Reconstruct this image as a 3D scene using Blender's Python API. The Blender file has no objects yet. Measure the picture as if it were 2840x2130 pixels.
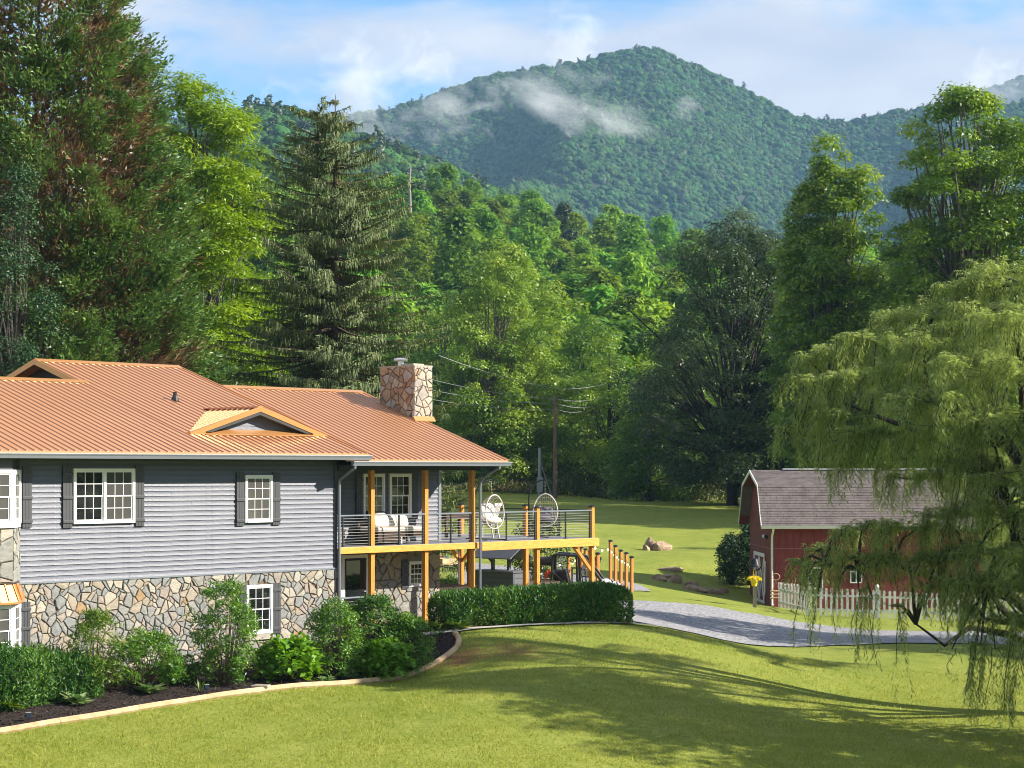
import bpy, math, random
import numpy as np
from mathutils import Vector, Matrix

R = random.Random(7)
NR = np.random.RandomState(11)
SC = bpy.context.scene
COL = SC.collection
rad = math.radians

# ------------------------------------------------------------------ camera, world, sun, exposure
FPX, CX, HY, CZ = 5522.2, 1420.0, 1305.0, 4.42      # focal length in photo pixels, image centre, horizon row, eye height
cam_d = bpy.data.cameras.new('camera')
cam = bpy.data.objects.new('camera', cam_d)
COL.objects.link(cam)
cam.location = (0, 0, CZ)
cam.rotation_euler = (rad(90), 0, 0)
cam_d.sensor_width = 36.0
cam_d.lens = 36.0 * FPX / 2840.0
cam_d.shift_y = (HY - 1065.0) / 2840.0
cam_d.clip_start = 1.0
cam_d.clip_end = 12000.0
SC.camera = cam

SUN_EL, SUN_AZ = 31.0, -5.0                         # azimuth counted from +X towards +Y
sv = Vector((math.cos(rad(SUN_EL)) * math.cos(rad(SUN_AZ)), math.cos(rad(SUN_EL)) * math.sin(rad(SUN_AZ)), math.sin(rad(SUN_EL))))
sun_d = bpy.data.lights.new('sun', 'SUN')
sun_d.energy = 5.0
sun_d.angle = rad(0.5)
sun_d.color = (1.0, 0.93, 0.80)
sun = bpy.data.objects.new('sun', sun_d)
COL.objects.link(sun)
sun.rotation_euler = sv.to_track_quat('Z', 'Y').to_euler()

W = bpy.data.worlds.new('World')
SC.world = W
W.use_nodes = True
wn, wl = W.node_tree.nodes, W.node_tree.links
wn.clear()
w_out = wn.new('ShaderNodeOutputWorld')
sky = wn.new('ShaderNodeTexSky')
sky.sky_type = 'NISHITA'
sky.sun_disc = False
sky.sun_elevation = rad(SUN_EL)
sky.sun_rotation = rad(90 - SUN_AZ)
sky.air_density = 1.0
sky.dust_density = 0.3
sky.ozone_density = 3.0
bg_sky = wn.new('ShaderNodeBackground')
bg_sky.inputs['Strength'].default_value = 0.088
hue = wn.new('ShaderNodeHueSaturation')
hue.inputs['Saturation'].default_value = 1.2
wl.new(sky.outputs[0], hue.inputs['Color'])
wl.new(hue.outputs[0], bg_sky.inputs['Color'])
bg_cl = wn.new('ShaderNodeBackground')
bg_cl.inputs['Strength'].default_value = 0.37
tc = wn.new('ShaderNodeTexCoord')
mp = wn.new('ShaderNodeMapping')
mp.inputs['Scale'].default_value = (4.2, 4.2, 11.0)
mp.inputs['Location'].default_value = (3.2, 0.4, 2.1)
wl.new(tc.outputs['Generated'], mp.inputs['Vector'])
n1 = wn.new('ShaderNodeTexNoise')
n1.inputs['Scale'].default_value = 1.0
n1.inputs['Detail'].default_value = 8.0
n1.inputs['Roughness'].default_value = 0.52
n1.inputs['Distortion'].default_value = 0.25
wl.new(mp.outputs[0], n1.inputs['Vector'])
rp = wn.new('ShaderNodeValToRGB')
rp.color_ramp.interpolation = 'EASE'
rp.color_ramp.elements[0].position = 0.40
rp.color_ramp.elements[1].position = 0.54
wl.new(n1.outputs['Fac'], rp.inputs['Fac'])
mp2 = wn.new('ShaderNodeMapping')
mp2.inputs['Scale'].default_value = (9.0, 9.0, 24.0)
mp2.inputs['Location'].default_value = (1.0, 5.0, 0.3)
wl.new(tc.outputs['Generated'], mp2.inputs['Vector'])
n2 = wn.new('ShaderNodeTexNoise')
n2.inputs['Scale'].default_value = 1.0
n2.inputs['Detail'].default_value = 6.0
wl.new(mp2.outputs[0], n2.inputs['Vector'])
rc = wn.new('ShaderNodeValToRGB')
rc.color_ramp.elements[0].position = 0.3
rc.color_ramp.elements[0].color = (0.66, 0.71, 0.86, 1)
rc.color_ramp.elements[1].position = 0.7
rc.color_ramp.elements[1].color = (1.0, 1.0, 1.04, 1)
wl.new(n2.outputs['Fac'], rc.inputs['Fac'])
wl.new(rc.outputs[0], bg_cl.inputs['Color'])
mxw = wn.new('ShaderNodeMixShader')
wl.new(rp.outputs[0], mxw.inputs[0])
wl.new(bg_sky.outputs[0], mxw.inputs[1])
wl.new(bg_cl.outputs[0], mxw.inputs[2])
wl.new(mxw.outputs[0], w_out.inputs['Surface'])

SC.view_settings.view_transform = 'Standard'
SC.view_settings.look = 'None'
SC.view_settings.exposure = 1.22
SC.view_settings.gamma = 1.0
SC.view_settings.use_curve_mapping = False
SC.render.engine = 'CYCLES'
SC.cycles.use_denoising = True
SC.cycles.filter_width = 1.0
SC.cycles.use_adaptive_sampling = False
SC.cycles.max_bounces = 6
SC.cycles.diffuse_bounces = 3
SC.cycles.glossy_bounces = 2
SC.cycles.transmission_bounces = 3
SC.cycles.volume_bounces = 1
SC.cycles.transparent_max_bounces = 8
SC.cycles.caustics_reflective = False
SC.cycles.caustics_refractive = False
SC.render.use_persistent_data = False

# ------------------------------------------------------------------ materials
def rgb(c):
    return (c[0], c[1], c[2], 1.0)

MATS = {}
def M(name, col, rough=0.6, metal=0.0, var=0.12, scale=6.0, bump=0.0, bscale=30.0, col2=None, spec=0.5, stretch=None, sheen=None):
    m = bpy.data.materials.new(name)
    m.use_nodes = True
    n, l = m.node_tree.nodes, m.node_tree.links
    b = n['Principled BSDF']
    b.inputs['Roughness'].default_value = rough
    b.inputs['Metallic'].default_value = metal
    b.inputs['Specular IOR Level'].default_value = spec
    t = n.new('ShaderNodeTexCoord')
    mpp = n.new('ShaderNodeMapping')
    if stretch:
        mpp.inputs['Scale'].default_value = stretch
    l.new(t.outputs['Object'], mpp.inputs['Vector'])
    nz = n.new('ShaderNodeTexNoise')
    nz.inputs['Scale'].default_value = scale
    nz.inputs['Detail'].default_value = 5.0
    nz.inputs['Roughness'].default_value = 0.6
    l.new(mpp.outputs[0], nz.inputs['Vector'])
    mr = n.new('ShaderNodeMapRange')
    mr.inputs['From Min'].default_value = 0.3
    mr.inputs['From Max'].default_value = 0.7
    l.new(nz.outputs['Fac'], mr.inputs['Value'])
    mx = n.new('ShaderNodeMix')
    mx.data_type = 'RGBA'
    a = [c * (1 - var) for c in col]
    c2 = col2 if col2 else [min(1, c * (1 + var)) for c in col]
    mx.inputs[6].default_value = rgb(a)
    mx.inputs[7].default_value = rgb(c2)
    l.new(mr.outputs[0], mx.inputs[0])
    l.new(mx.outputs[2], b.inputs['Base Color'])
    if bump > 0:
        nb = n.new('ShaderNodeTexNoise')
        nb.inputs['Scale'].default_value = bscale
        nb.inputs['Detail'].default_value = 4.0
        l.new(mpp.outputs[0], nb.inputs['Vector'])
        bp = n.new('ShaderNodeBump')
        bp.inputs['Strength'].default_value = bump
        bp.inputs['Distance'].default_value = 0.02
        l.new(nb.outputs['Fac'], bp.inputs['Height'])
        l.new(bp.outputs[0], b.inputs['Normal'])
    MATS[name] = m
    return m

def leafmat(name, c0, c1, c2, trans=0.35, rough=0.45, spec=0.4, objvar=0.0):
    """leaf colour from the per-leaf attribute 'tint'; thin leaves let some light through"""
    m = bpy.data.materials.new(name)
    m.use_nodes = True
    n, l = m.node_tree.nodes, m.node_tree.links
    b = n['Principled BSDF']
    out = n['Material Output']
    at = n.new('ShaderNodeAttribute')
    at.attribute_name = 'tint'
    cr = n.new('ShaderNodeValToRGB')
    e = cr.color_ramp.elements
    e[0].position, e[0].color = 0.0, rgb(c0)
    e[1].position, e[1].color = 1.0, rgb(c2)
    x = e.new(0.5)
    x.color = rgb(c1)
    l.new(at.outputs['Fac'], cr.inputs['Fac'])
    src = cr.outputs[0]
    if objvar:
        oi = n.new('ShaderNodeObjectInfo')
        hs = n.new('ShaderNodeHueSaturation')
        for k, (lo, hi), sock in ((0, (0.5 - 0.018 * objvar, 0.5 + 0.030 * objvar), 'Hue'), (1, (1 - 0.35 * objvar, 1 + 0.4 * objvar), 'Value')):
            mr = n.new('ShaderNodeMapRange')
            mr.inputs['To Min'].default_value = lo
            mr.inputs['To Max'].default_value = hi
            if k == 0:
                l.new(oi.outputs['Random'], mr.inputs['Value'])
            else:
                mu = n.new('ShaderNodeMath')
                mu.operation = 'MULTIPLY'
                mu.inputs[1].default_value = 7.31
                fr = n.new('ShaderNodeMath')
                fr.operation = 'FRACT'
                l.new(oi.outputs['Random'], mu.inputs[0])
                l.new(mu.outputs[0], fr.inputs[0])
                l.new(fr.outputs[0], mr.inputs['Value'])
            l.new(mr.outputs[0], hs.inputs[sock])
        l.new(src, hs.inputs['Color'])
        src = hs.outputs[0]
    l.new(src, b.inputs['Base Color'])
    b.inputs['Roughness'].default_value = rough
    b.inputs['Specular IOR Level'].default_value = spec
    tr = n.new('ShaderNodeBsdfTranslucent')
    hs2 = n.new('ShaderNodeHueSaturation')
    hs2.inputs['Hue'].default_value = 0.485
    hs2.inputs['Saturation'].default_value = 1.1
    hs2.inputs['Value'].default_value = 1.5
    l.new(src, hs2.inputs['Color'])
    l.new(hs2.outputs[0], tr.inputs['Color'])
    mx = n.new('ShaderNodeMixShader')
    mx.inputs[0].default_value = trans
    l.new(b.outputs[0], mx.inputs[1])
    l.new(tr.outputs[0], mx.inputs[2])
    l.new(mx.outputs[0], out.inputs['Surface'])
    MATS[name] = m
    return m

# ------------------------------------------------------------------ mesh building helpers
class MB:
    """collects simple shapes; build() links them as one mesh object"""
    def __init__(self):
        self.v, self.f = [], []
    def add(self, vs, fs):
        o = len(self.v)
        self.v += [tuple(p) for p in vs]
        self.f += [tuple(i + o for i in f) for f in fs]
        return self
    def box(self, x0, y0, z0, x1, y1, z1):
        vs = [(x0, y0, z0), (x1, y0, z0), (x1, y1, z0), (x0, y1, z0), (x0, y0, z1), (x1, y0, z1), (x1, y1, z1), (x0, y1, z1)]
        return self.add(vs, [(0, 3, 2, 1), (4, 5, 6, 7), (0, 1, 5, 4), (1, 2, 6, 5), (2, 3, 7, 6), (3, 0, 4, 7)])
    def beam(self, p, q, w, h, up=(0, 0, 1)):
        """a bar of section w x h between two points"""
        p, q = Vector(p), Vector(q)
        d = (q - p).normalized()
        upv = Vector(up)
        if abs(d.dot(upv)) > 0.98:
            upv = Vector((0, 1, 0))
        s = d.cross(upv).normalized() * (w / 2)
        t = s.cross(d).normalized() * (h / 2)
        vs = [p - s - t, p + s - t, p + s + t, p - s + t, q - s - t, q + s - t, q + s + t, q - s + t]
        return self.add(vs, [(0, 1, 2, 3), (7, 6, 5, 4), (0, 4, 5, 1), (1, 5, 6, 2), (2, 6, 7, 3), (3, 7, 4, 0)])
    def tube(self, pts, r, n=6, caps=True):
        pts = [Vector(p) for p in pts]
        rs = r if isinstance(r, (list, tuple)) else [r] * len(pts)
        vs, fs = [], []
        pn = None
        for i, p in enumerate(pts):
            d = (pts[min(i + 1, len(pts) - 1)] - pts[max(i - 1, 0)]).normalized()
            if pn is None:
                pn = d.orthogonal().normalized()
            pn = (pn - d * pn.dot(d))
            pn = pn.normalized() if pn.length > 1e-6 else d.orthogonal().normalized()
            b = d.cross(pn)
            for k in range(n):
                a = 2 * math.pi * k / n
                vs.append(p + (pn * math.cos(a) + b * math.sin(a)) * rs[i])
        for i in range(len(pts) - 1):
            for k in range(n):
                k2 = (k + 1) % n
                fs.append((i * n + k, i * n + k2, (i + 1) * n + k2, (i + 1) * n + k))
        if caps:
            fs.append(tuple(range(n - 1, -1, -1)))
            fs.append(tuple(range((len(pts) - 1) * n, len(pts) * n)))
        return self.add(vs, fs)
    def lathe(self, prof, c=(0, 0, 0), n=12):
        vs, fs = [], []
        for (r, z) in prof:
            for k in range(n):
                a = 2 * math.pi * k / n
                vs.append((c[0] + r * math.cos(a), c[1] + r * math.sin(a), c[2] + z))
        for i in range(len(prof) - 1):
            for k in range(n):
                k2 = (k + 1) % n
                fs.append((i * n + k, i * n + k2, (i + 1) * n + k2, (i + 1) * n + k))
        fs.append(tuple(range(n - 1, -1, -1)))
        fs.append(tuple(range((len(prof) - 1) * n, len(prof) * n)))
        return self.add(vs, fs)
    def prism(self, poly, d):
        """poly: 3-D points of a planar outline, pushed along the vector d"""
        d = Vector(d)
        n = len(poly)
        vs = [Vector(p) for p in poly] + [Vector(p) + d for p in poly]
        fs = [tuple(range(n)), tuple(range(2 * n - 1, n - 1, -1))]
        fs += [(i, i + n, (i + 1) % n + n, (i + 1) % n) for i in range(n)]
        return self.add(vs, fs)
    def build(self, name, mat, parent=None, smooth=False, bevel=0.0):
        me = bpy.data.meshes.new(name)
        me.from_pydata(self.v, [], self.f)
        me.validate()
        import bmesh
        bm = bmesh.new()
        bm.from_mesh(me)
        bmesh.ops.recalc_face_normals(bm, faces=bm.faces)
        bm.to_mesh(me)
        bm.free()
        if smooth:
            me.polygons.foreach_set('use_smooth', [True] * len(me.polygons))
        o = bpy.data.objects.new(name, me)
        me.materials.append(mat)
        COL.objects.link(o)
        if parent:
            o.parent = parent
        if bevel > 0:
            md = o.modifiers.new('bevel', 'BEVEL')
            md.width = bevel
            md.segments = 2
            md.limit_method = 'ANGLE'
        return o

def tag(o, label=None, cat=None, group=None, kind=None):
    for k, v in (('label', label), ('category', cat), ('group', group), ('kind', kind)):
        if v:
            o[k] = v
    return o

def thing(name, label, cat, loc=(0, 0, 0), rz=0.0, group=None):
    o = bpy.data.objects.new(name, None)
    o.empty_display_size = 0.2
    COL.objects.link(o)
    o.location = loc
    o.rotation_euler = (0, 0, rz)
    return tag(o, label, cat, group)

def share(src, parent, loc=(0, 0, 0), rot=(0, 0, 0), scale=(1, 1, 1)):
    c = src.copy()
    c.parent = parent
    c.location = loc
    c.rotation_euler = rot
    c.scale = scale
    COL.objects.link(c)
    return c

def copy_tree(o, parent=None):
    c = o.copy()
    COL.objects.link(c)
    c.parent = parent
    for ch in list(o.children):
        copy_tree(ch, c)
    return c

def nmesh(name, V, F4, mat, parent=None, tint=None, smooth=False):
    """fast quad mesh from numpy arrays"""
    me = bpy.data.meshes.new(name)
    nv, nf = len(V), len(F4)
    k = F4.shape[1]
    me.vertices.add(nv)
    me.vertices.foreach_set('co', np.ascontiguousarray(V, dtype=np.float32).ravel())
    me.loops.add(nf * k)
    me.loops.foreach_set('vertex_index', np.ascontiguousarray(F4, dtype=np.int32).ravel())
    me.polygons.add(nf)
    me.polygons.foreach_set('loop_start', np.arange(0, nf * k, k, dtype=np.int32))
    if smooth:
        me.polygons.foreach_set('use_smooth', np.ones(nf, dtype=bool))
    me.update(calc_edges=True)
    if tint is not None:
        a = me.attributes.new('tint', 'FLOAT', 'FACE')
        a.data.foreach_set('value', np.ascontiguousarray(tint, dtype=np.float32))
    o = bpy.data.objects.new(name, me)
    me.materials.append(mat)
    COL.objects.link(o)
    if parent:
        o.parent = parent
    return o

def unit(a):
    return a / np.maximum(np.linalg.norm(a, axis=1, keepdims=True), 1e-9)

def leaves(name, P, D, N, L, Wd, mat, parent, tint, fold=0.15, tri=True):
    """every leaf a small rhombus: base P, direction D, face normal N, length L, width Wd"""
    D = unit(D)
    S = unit(np.cross(D, N))
    N2 = np.cross(S, D)
    L = np.asarray(L).reshape(-1, 1) * np.ones((len(P), 1))
    Wd = np.asarray(Wd).reshape(-1, 1) * np.ones((len(P), 1))
    mid = P + D * L * 0.45
    if tri:                                          # fine leaves: one pointed triangle each
        V = np.stack([P - S * Wd * .42, P + S * Wd * .42 + N2 * Wd * fold, P + D * L * .95], axis=1).reshape(-1, 3)
        return nmesh(name, V, np.arange(len(V)).reshape(-1, 3), mat, parent, tint)
    V = np.stack([P, mid + S * Wd / 2 + N2 * Wd * fold, P + D * L, mid - S * Wd / 2 + N2 * Wd * fold], axis=1).reshape(-1, 3)
    F4 = np.arange(len(V)).reshape(-1, 4)
    return nmesh(name, V, F4, mat, parent, tint)

def rdirs(n, rs=NR):
    v = rs.normal(size=(n, 3))
    return unit(v)
# ------------------------------------------------------------------ the ground (thin-plate surface through measured heights)
TH = rad(46.8314)                                    # the house front runs away to the right at this angle
HU = Vector((math.cos(TH), math.sin(TH)))
HV = Vector((-math.sin(TH), math.cos(TH)))
HO = Vector((-4.864, 55.04))                         # right corner of the sided front wall
def hw(s, t):
    p = HO + HU * s + HV * t
    return p.x, p.y
def at(px, py, Y):
    """point at depth Y seen at photo pixel px, py"""
    return Vector(((px - CX) / FPX * Y, Y, CZ + (HY - py) / FPX * Y))
CP = []
for s, t, z in ((-14, 0, -.8), (-10, 0, -.72), (-5, 0, -.58), (-1.5, 0, -.42), (1, -.5, -.12), (3.5, -.2, -.03), (5.5, -.2, -.03), (5.5, 2, -.04), (8, 0, -.06), (11, 0, -.1), (11, 6, -.2), (15, 7, -.22),
                (-13.2, -4, -1.22), (-8.4, -4, -1.0), (-5.35, -4, -.9), (-1.3, -3.7, -1.0), (-.1, -3.6, -.95), (.9, -3.6, -.52), (1.9, -3.4, .0), (4.5, -3.2, -.03), (8.3, -4.2, -.05), (8.0, -2.5, -.03), (4.5, -1.5, -.03),
                (-14, 10, -.2), (-10, 18, .3), (0, 18, .2)):
    x, y = hw(s, t)
    CP.append((x, y, z))
for px, py, Y in ((0, 2130, 40), (700, 2130, 40.5), (1420, 2130, 41), (2100, 2130, 42.5), (2840, 2130, 44), (1420, 1900, 48.5), (1750, 1900, 50), (2100, 1800, 62), (2500, 1795, 62), (1900, 1705, 70), (1795, 1668, 73),
                  (2100, 1700, 76), (2300, 1757, 72), (2650, 1768, 69), (2450, 1719, 77), (2100, 1680, 85), (2060, 1652, 91), (2600, 1680, 86), (2400, 1950, 53), (1700, 1620, 84), (1850, 1622, 86), (1820, 1525, 103), (1980, 1400, 140),
                  (1700, 1385, 152), (1500, 1372, 152), (1240, 1420, 125), (1240, 1560, 90), (1260, 1632, 78), (2000, 1560, 95), (1300, 1352, 170)):
    p = at(px, py, Y)
    CP.append(tuple(p))
CP += [(-150, 175, 6), (-60, 172, 5), (150, 175, 1.5), (60, 172, 2), (-40, 120, 3), (-28, 85, 1.2), (70, 110, -.2), (42, 60, -2.2), (0, 18, -3.2), (26, 18, -3.4), (-26, 18, -2.6), (70, 25, -3.4), (-70, 40, -1.5), (-80, 90, 2), (120, 60, -2.5)]
CP = np.array(CP)
def _tps_k(d2):
    return np.where(d2 > 1e-9, 0.5 * d2 * np.log(np.maximum(d2, 1e-9)), 0.0)
_sc = 50.0
_A = CP[:, :2] / _sc
_K = _tps_k(((_A[:, None] - _A[None]) ** 2).sum(-1)) + np.eye(len(_A)) * 0.0015
_P = np.c_[np.ones(len(_A)), _A]
_S = np.linalg.solve(np.block([[_K, _P], [_P.T, np.zeros((3, 3))]]), np.r_[CP[:, 2], 0, 0, 0])
def tps(X, Y):
    q = np.stack([np.ravel(X), np.ravel(Y)], 1) / _sc
    k = _tps_k(((q[:, None] - _A[None]) ** 2).sum(-1))
    return (k @ _S[:-3] + _S[-3] + q @ _S[-2:]).reshape(np.shape(X))
gx = np.unique(np.r_[np.linspace(-900, -90, 14), np.arange(-90, -25, 3.0), np.arange(-25, 32, 0.5), np.arange(32, 100, 3.0), np.linspace(100, 900, 14)])
gy = np.unique(np.r_[np.linspace(-300, 15, 8), np.arange(15, 110, 0.5), np.arange(110, 182, 3.0)])
GXm, GYm = np.meshgrid(gx, gy)
GZ = tps(np.clip(GXm, -150, 150), np.clip(GYm, 10, 182))
GZ += 0.05 * np.sin(GXm * 0.9 + GYm * 0.35) * np.sin(GYm * 0.7 - GXm * 0.2) * np.clip((GYm - 62) / 40, 0, 1) + 0.012 * np.sin(GXm * 2.1) * np.sin(GYm * 1.7)
def gz(x, y):
    """height of the ground mesh"""
    i = int(np.clip(np.searchsorted(gx, x) - 1, 0, len(gx) - 2))
    j = int(np.clip(np.searchsorted(gy, y) - 1, 0, len(gy) - 2))
    a = min(max((x - gx[i]) / (gx[i + 1] - gx[i]), 0), 1)
    b = min(max((y - gy[j]) / (gy[j + 1] - gy[j]), 0), 1)
    return float((GZ[j, i] * (1 - a) + GZ[j, i + 1] * a) * (1 - b) + (GZ[j + 1, i] * (1 - a) + GZ[j + 1, i + 1] * a) * b)
def gza(X, Y):
    i = np.clip(np.searchsorted(gx, X) - 1, 0, len(gx) - 2)
    j = np.clip(np.searchsorted(gy, Y) - 1, 0, len(gy) - 2)
    a = np.clip((X - gx[i]) / (gx[i + 1] - gx[i]), 0, 1)
    b = np.clip((Y - gy[j]) / (gy[j + 1] - gy[j]), 0, 1)
    return (GZ[j, i] * (1 - a) + GZ[j, i + 1] * a) * (1 - b) + (GZ[j + 1, i] * (1 - a) + GZ[j + 1, i + 1] * a) * b

def grass_material():
    m = bpy.data.materials.new('lawn')
    m.use_nodes = True
    n, l = m.node_tree.nodes, m.node_tree.links
    b = n['Principled BSDF']
    b.inputs['Roughness'].default_value = 0.8
    b.inputs['Specular IOR Level'].default_value = 0.15
    t = n.new('ShaderNodeTexCoord')
    def noise(sc, det=4, ro=0.6):
        k = n.new('ShaderNodeTexNoise')
        k.inputs['Scale'].default_value = sc
        k.inputs['Detail'].default_value = det
        k.inputs['Roughness'].default_value = ro
        l.new(t.outputs['Object'], k.inputs['Vector'])
        return k
    def ramp(src, p0, c0, p1, c1):
        r = n.new('ShaderNodeValToRGB')
        e = r.color_ramp.elements
        e[0].position, e[0].color = p0, rgb(c0)
        e[1].position, e[1].color = p1, rgb(c1)
        l.new(src, r.inputs['Fac'])
        return r
    def mix(f, a, c, mode='MIX'):
        k = n.new('ShaderNodeMix')
        k.data_type = 'RGBA'
        k.blend_type = mode
        if isinstance(f, float):
            k.inputs[0].default_value = f
        else:
            l.new(f, k.inputs[0])
        l.new(a, k.inputs[6])
        l.new(c, k.inputs[7])
        return k.outputs[2]
    big = ramp(noise(0.22, 5).outputs['Fac'], 0.32, (0.180, 0.228, 0.024), 0.68, (0.310, 0.325, 0.060))
    mid = ramp(noise(1.6, 6, 0.7).outputs['Fac'], 0.3, (0.130, 0.200, 0.018), 0.72, (0.355, 0.360, 0.082))
    c = mix(0.5, big.outputs[0], mid.outputs[0])
    fine = ramp(noise(14, 3, 0.75).outputs['Fac'], 0.28, (0.50, 0.58, 0.45), 0.72, (1.35, 1.28, 1.4))
    c = mix(0.8, c, fine.outputs[0], 'MULTIPLY')
    dirt = ramp(noise(0.55, 7, 0.65).outputs['Fac'], 0.70, (0, 0, 0), 0.80, (0.5, 0.5, 0.5))
    dc = n.new('ShaderNodeRGB')
    dc.outputs[0].default_value = (0.24, 0.17, 0.08, 1)
    c = mix(dirt.outputs[0], c, dc.outputs[0])
    # worn red-clay patches beside the timber edging
    for (px, py, rx, ry, k) in DIRT:
        vm = n.new('ShaderNodeVectorMath')
        vm.operation = 'SUBTRACT'
        l.new(t.outputs['Object'], vm.inputs[0])
        vm.inputs[1].default_value = (px, py, 0)
        vs = n.new('ShaderNodeVectorMath')
        vs.operation = 'MULTIPLY'
        vs.inputs[1].default_value = (1 / rx, 1 / ry, 0)
        l.new(vm.outputs[0], vs.inputs[0])
        ln = n.new('ShaderNodeVectorMath')
        ln.operation = 'LENGTH'
        l.new(vs.outputs[0], ln.inputs[0])
        nn = noise(2.6, 6, 0.7)
        ad = n.new('ShaderNodeMath')
        ad.operation = 'MULTIPLY_ADD'
        ad.inputs[1].default_value = 2.2
        l.new(nn.outputs['Fac'], ad.inputs[0])
        l.new(ln.outputs['Value'], ad.inputs[2])
        rr = ramp(ad.outputs[0], 0.0, (k, k, k), 1.0, (0, 0, 0))
        mrr = n.new('ShaderNodeMapRange')
        mrr.inputs['From Min'].default_value = 1.2
        mrr.inputs['From Max'].default_value = 2.1
        l.new(ad.outputs[0], mrr.inputs['Value'])
        l.new(mrr.outputs[0], rr.inputs['Fac'])
        dd = n.new('ShaderNodeRGB')
        dd.outputs[0].default_value = (0.26, 0.13, 0.065, 1)
        c = mix(rr.outputs[0], c, dd.outputs[0])
    l.new(c, b.inputs['Base Color'])
    bp = n.new('ShaderNodeBump')
    bp.inputs['Strength'].default_value = 0.9
    bp.inputs['Distance'].default_value = 0.06
    l.new(noise(11, 5, 0.8).outputs['Fac'], bp.inputs['Height'])
    l.new(bp.outputs[0], b.inputs['Normal'])
    return m
_d1, _d2, _d3 = hw(.6, -4.1), hw(1.9, -5.0), hw(1.0, -3.9)
DIRT = [(_d1[0], _d1[1], 1.1, .6, .9), (_d2[0], _d2[1], 1.0, 1.0, .75), (_d3[0], _d3[1], .8, .8, .8)]
M_lawn = grass_material()
ni, nj = len(gx), len(gy)
_idx = np.arange(ni * nj).reshape(nj, ni)
_F = np.stack([_idx[:-1, :-1], _idx[:-1, 1:], _idx[1:, 1:], _idx[1:, :-1]], -1).reshape(-1, 4)
lawn = nmesh('lawn', np.stack([GXm, GYm, GZ], -1).reshape(-1, 3), _F, M_lawn, smooth=True)
tag(lawn, kind='structure')

def drape(name, A, B, mat, dz=0.02, nx=8, kind='structure', crown=0.0, uneven=0.0):
    """a sheet between two polylines A and B laid on the ground"""
    A, B = [np.array(q, float) for q in (A, B)]
    def resample(q, n):
        d = np.r_[0, np.cumsum(np.linalg.norm(np.diff(q, axis=0), axis=1))]
        u = np.linspace(0, d[-1], n)
        return np.stack([np.interp(u, d, q[:, 0]), np.interp(u, d, q[:, 1])], 1)
    ln = max(np.linalg.norm(np.diff(A, axis=0), axis=1).sum(), np.linalg.norm(np.diff(B, axis=0), axis=1).sum())
    n = max(8, int(ln / 0.3))
    A, B = resample(A, n), resample(B, n)
    if uneven:
        A = A + NR.normal(size=A.shape) * uneven
        B = B + NR.normal(size=B.shape) * uneven
    w = np.linspace(0, 1, nx + 1)
    P = A[:, None] * (1 - w)[None, :, None] + B[:, None] * w[None, :, None]
    z = gza(P[..., 0], P[..., 1]) + dz + crown * np.sin(w * math.pi)[None]
    V = np.concatenate([P, z[..., None]], -1).reshape(-1, 3)
    ix = np.arange(n * (nx + 1)).reshape(n, nx + 1)
    F4 = np.stack([ix[:-1, :-1], ix[:-1, 1:], ix[1:, 1:], ix[1:, :-1]], -1).reshape(-1, 4)
    # make normals face up
    a, b, c = V[F4[0, 0]], V[F4[0, 1]], V[F4[0, 2]]
    if np.cross(b - a, c - a)[2] < 0:
        F4 = F4[:, ::-1]
    return tag(nmesh(name, V, F4, mat, smooth=True), kind=kind)

def gpx(px, py, Y):
    p = at(px, py, Y)
    return (p.x, p.y)
# gravel drive, from behind the house past the hedge to the right
M_gravel = M('gravel', (0.13, 0.13, 0.145), 0.95, var=0.5, scale=9, bump=1.0, bscale=16, col2=(0.40, 0.39, 0.41))
far_e = [(0.3, 68.0), gpx(1640, 1668, 71.5), gpx(1700, 1666, 72.5), gpx(1795, 1665, 73.2), gpx(1860, 1668, 74.5), gpx(1960, 1677, 75.6), gpx(2100, 1704, 75), gpx(2250, 1742, 74), gpx(2450, 1758, 73), gpx(2700, 1765, 72.5), (45, 73)]
near_e = [(0.3, 63.5), (2.4, 63.0), (3.5, 61.6), (3.75, 60.2), (4.1, 59.6), gpx(1830, 1742, 60.2), gpx(1950, 1762, 61.5), gpx(2080, 1784, 62), gpx(2300, 1788, 63), gpx(2500, 1786, 64), gpx(2700, 1782, 65), (45, 64)]
drape('gravel_drive', far_e, near_e, M_gravel, dz=0.035, nx=14, uneven=0.05)
drape('gravel_path', [(-2.0, 90.5), gpx(1560, 1606, 87.5), gpx(1700, 1611, 86), gpx(1760, 1616, 85), gpx(1802, 1629, 83)], [(-2.5, 80), gpx(1560, 1640, 79), gpx(1700, 1631, 81), gpx(1760, 1633, 81.3), gpx(1804, 1634, 82)], M_gravel, dz=0.03, nx=6, uneven=0.05)

# mulch bed in front of the house, edged with half-round timbers
EDGE = [(-16, -4.1), (-13.2, -4.0), (-10.6, -4.02), (-8.4, -3.98), (-6.6, -4.0), (-5.35, -3.98), (-3.4, -4.03), (-1.5, -3.98), (-.55, -3.78), (.15, -3.72), (.8, -3.62), (1.25, -3.5), (1.7, -3.1), (2.05, -2.6)]
def rs_poly(P, n):
    P = np.array(P, float)
    d = np.r_[0, np.cumsum(np.linalg.norm(np.diff(P, axis=0), axis=1))]
    u = np.linspace(0, d[-1], n)
    return np.stack([np.interp(u, d, P[:, 0]), np.interp(u, d, P[:, 1])], 1)
M_mulch = M('mulch', (0.018, 0.013, 0.012), 0.95, var=0.4, scale=30, bump=1.0, bscale=38, col2=(0.055, 0.04, 0.034), spec=0.2)
e_w = [hw(s, t) for s, t in EDGE] + [hw(2.3, -2.2)]
w_w = [hw(s, t) for s, t in ((-16, -.02), (-8, -.02), (-.3, -.02), (.4, -.35), (3.2, -.75), (3.4, -1.0), (3.4, -1.6), (2.3, -2.15))]
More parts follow.
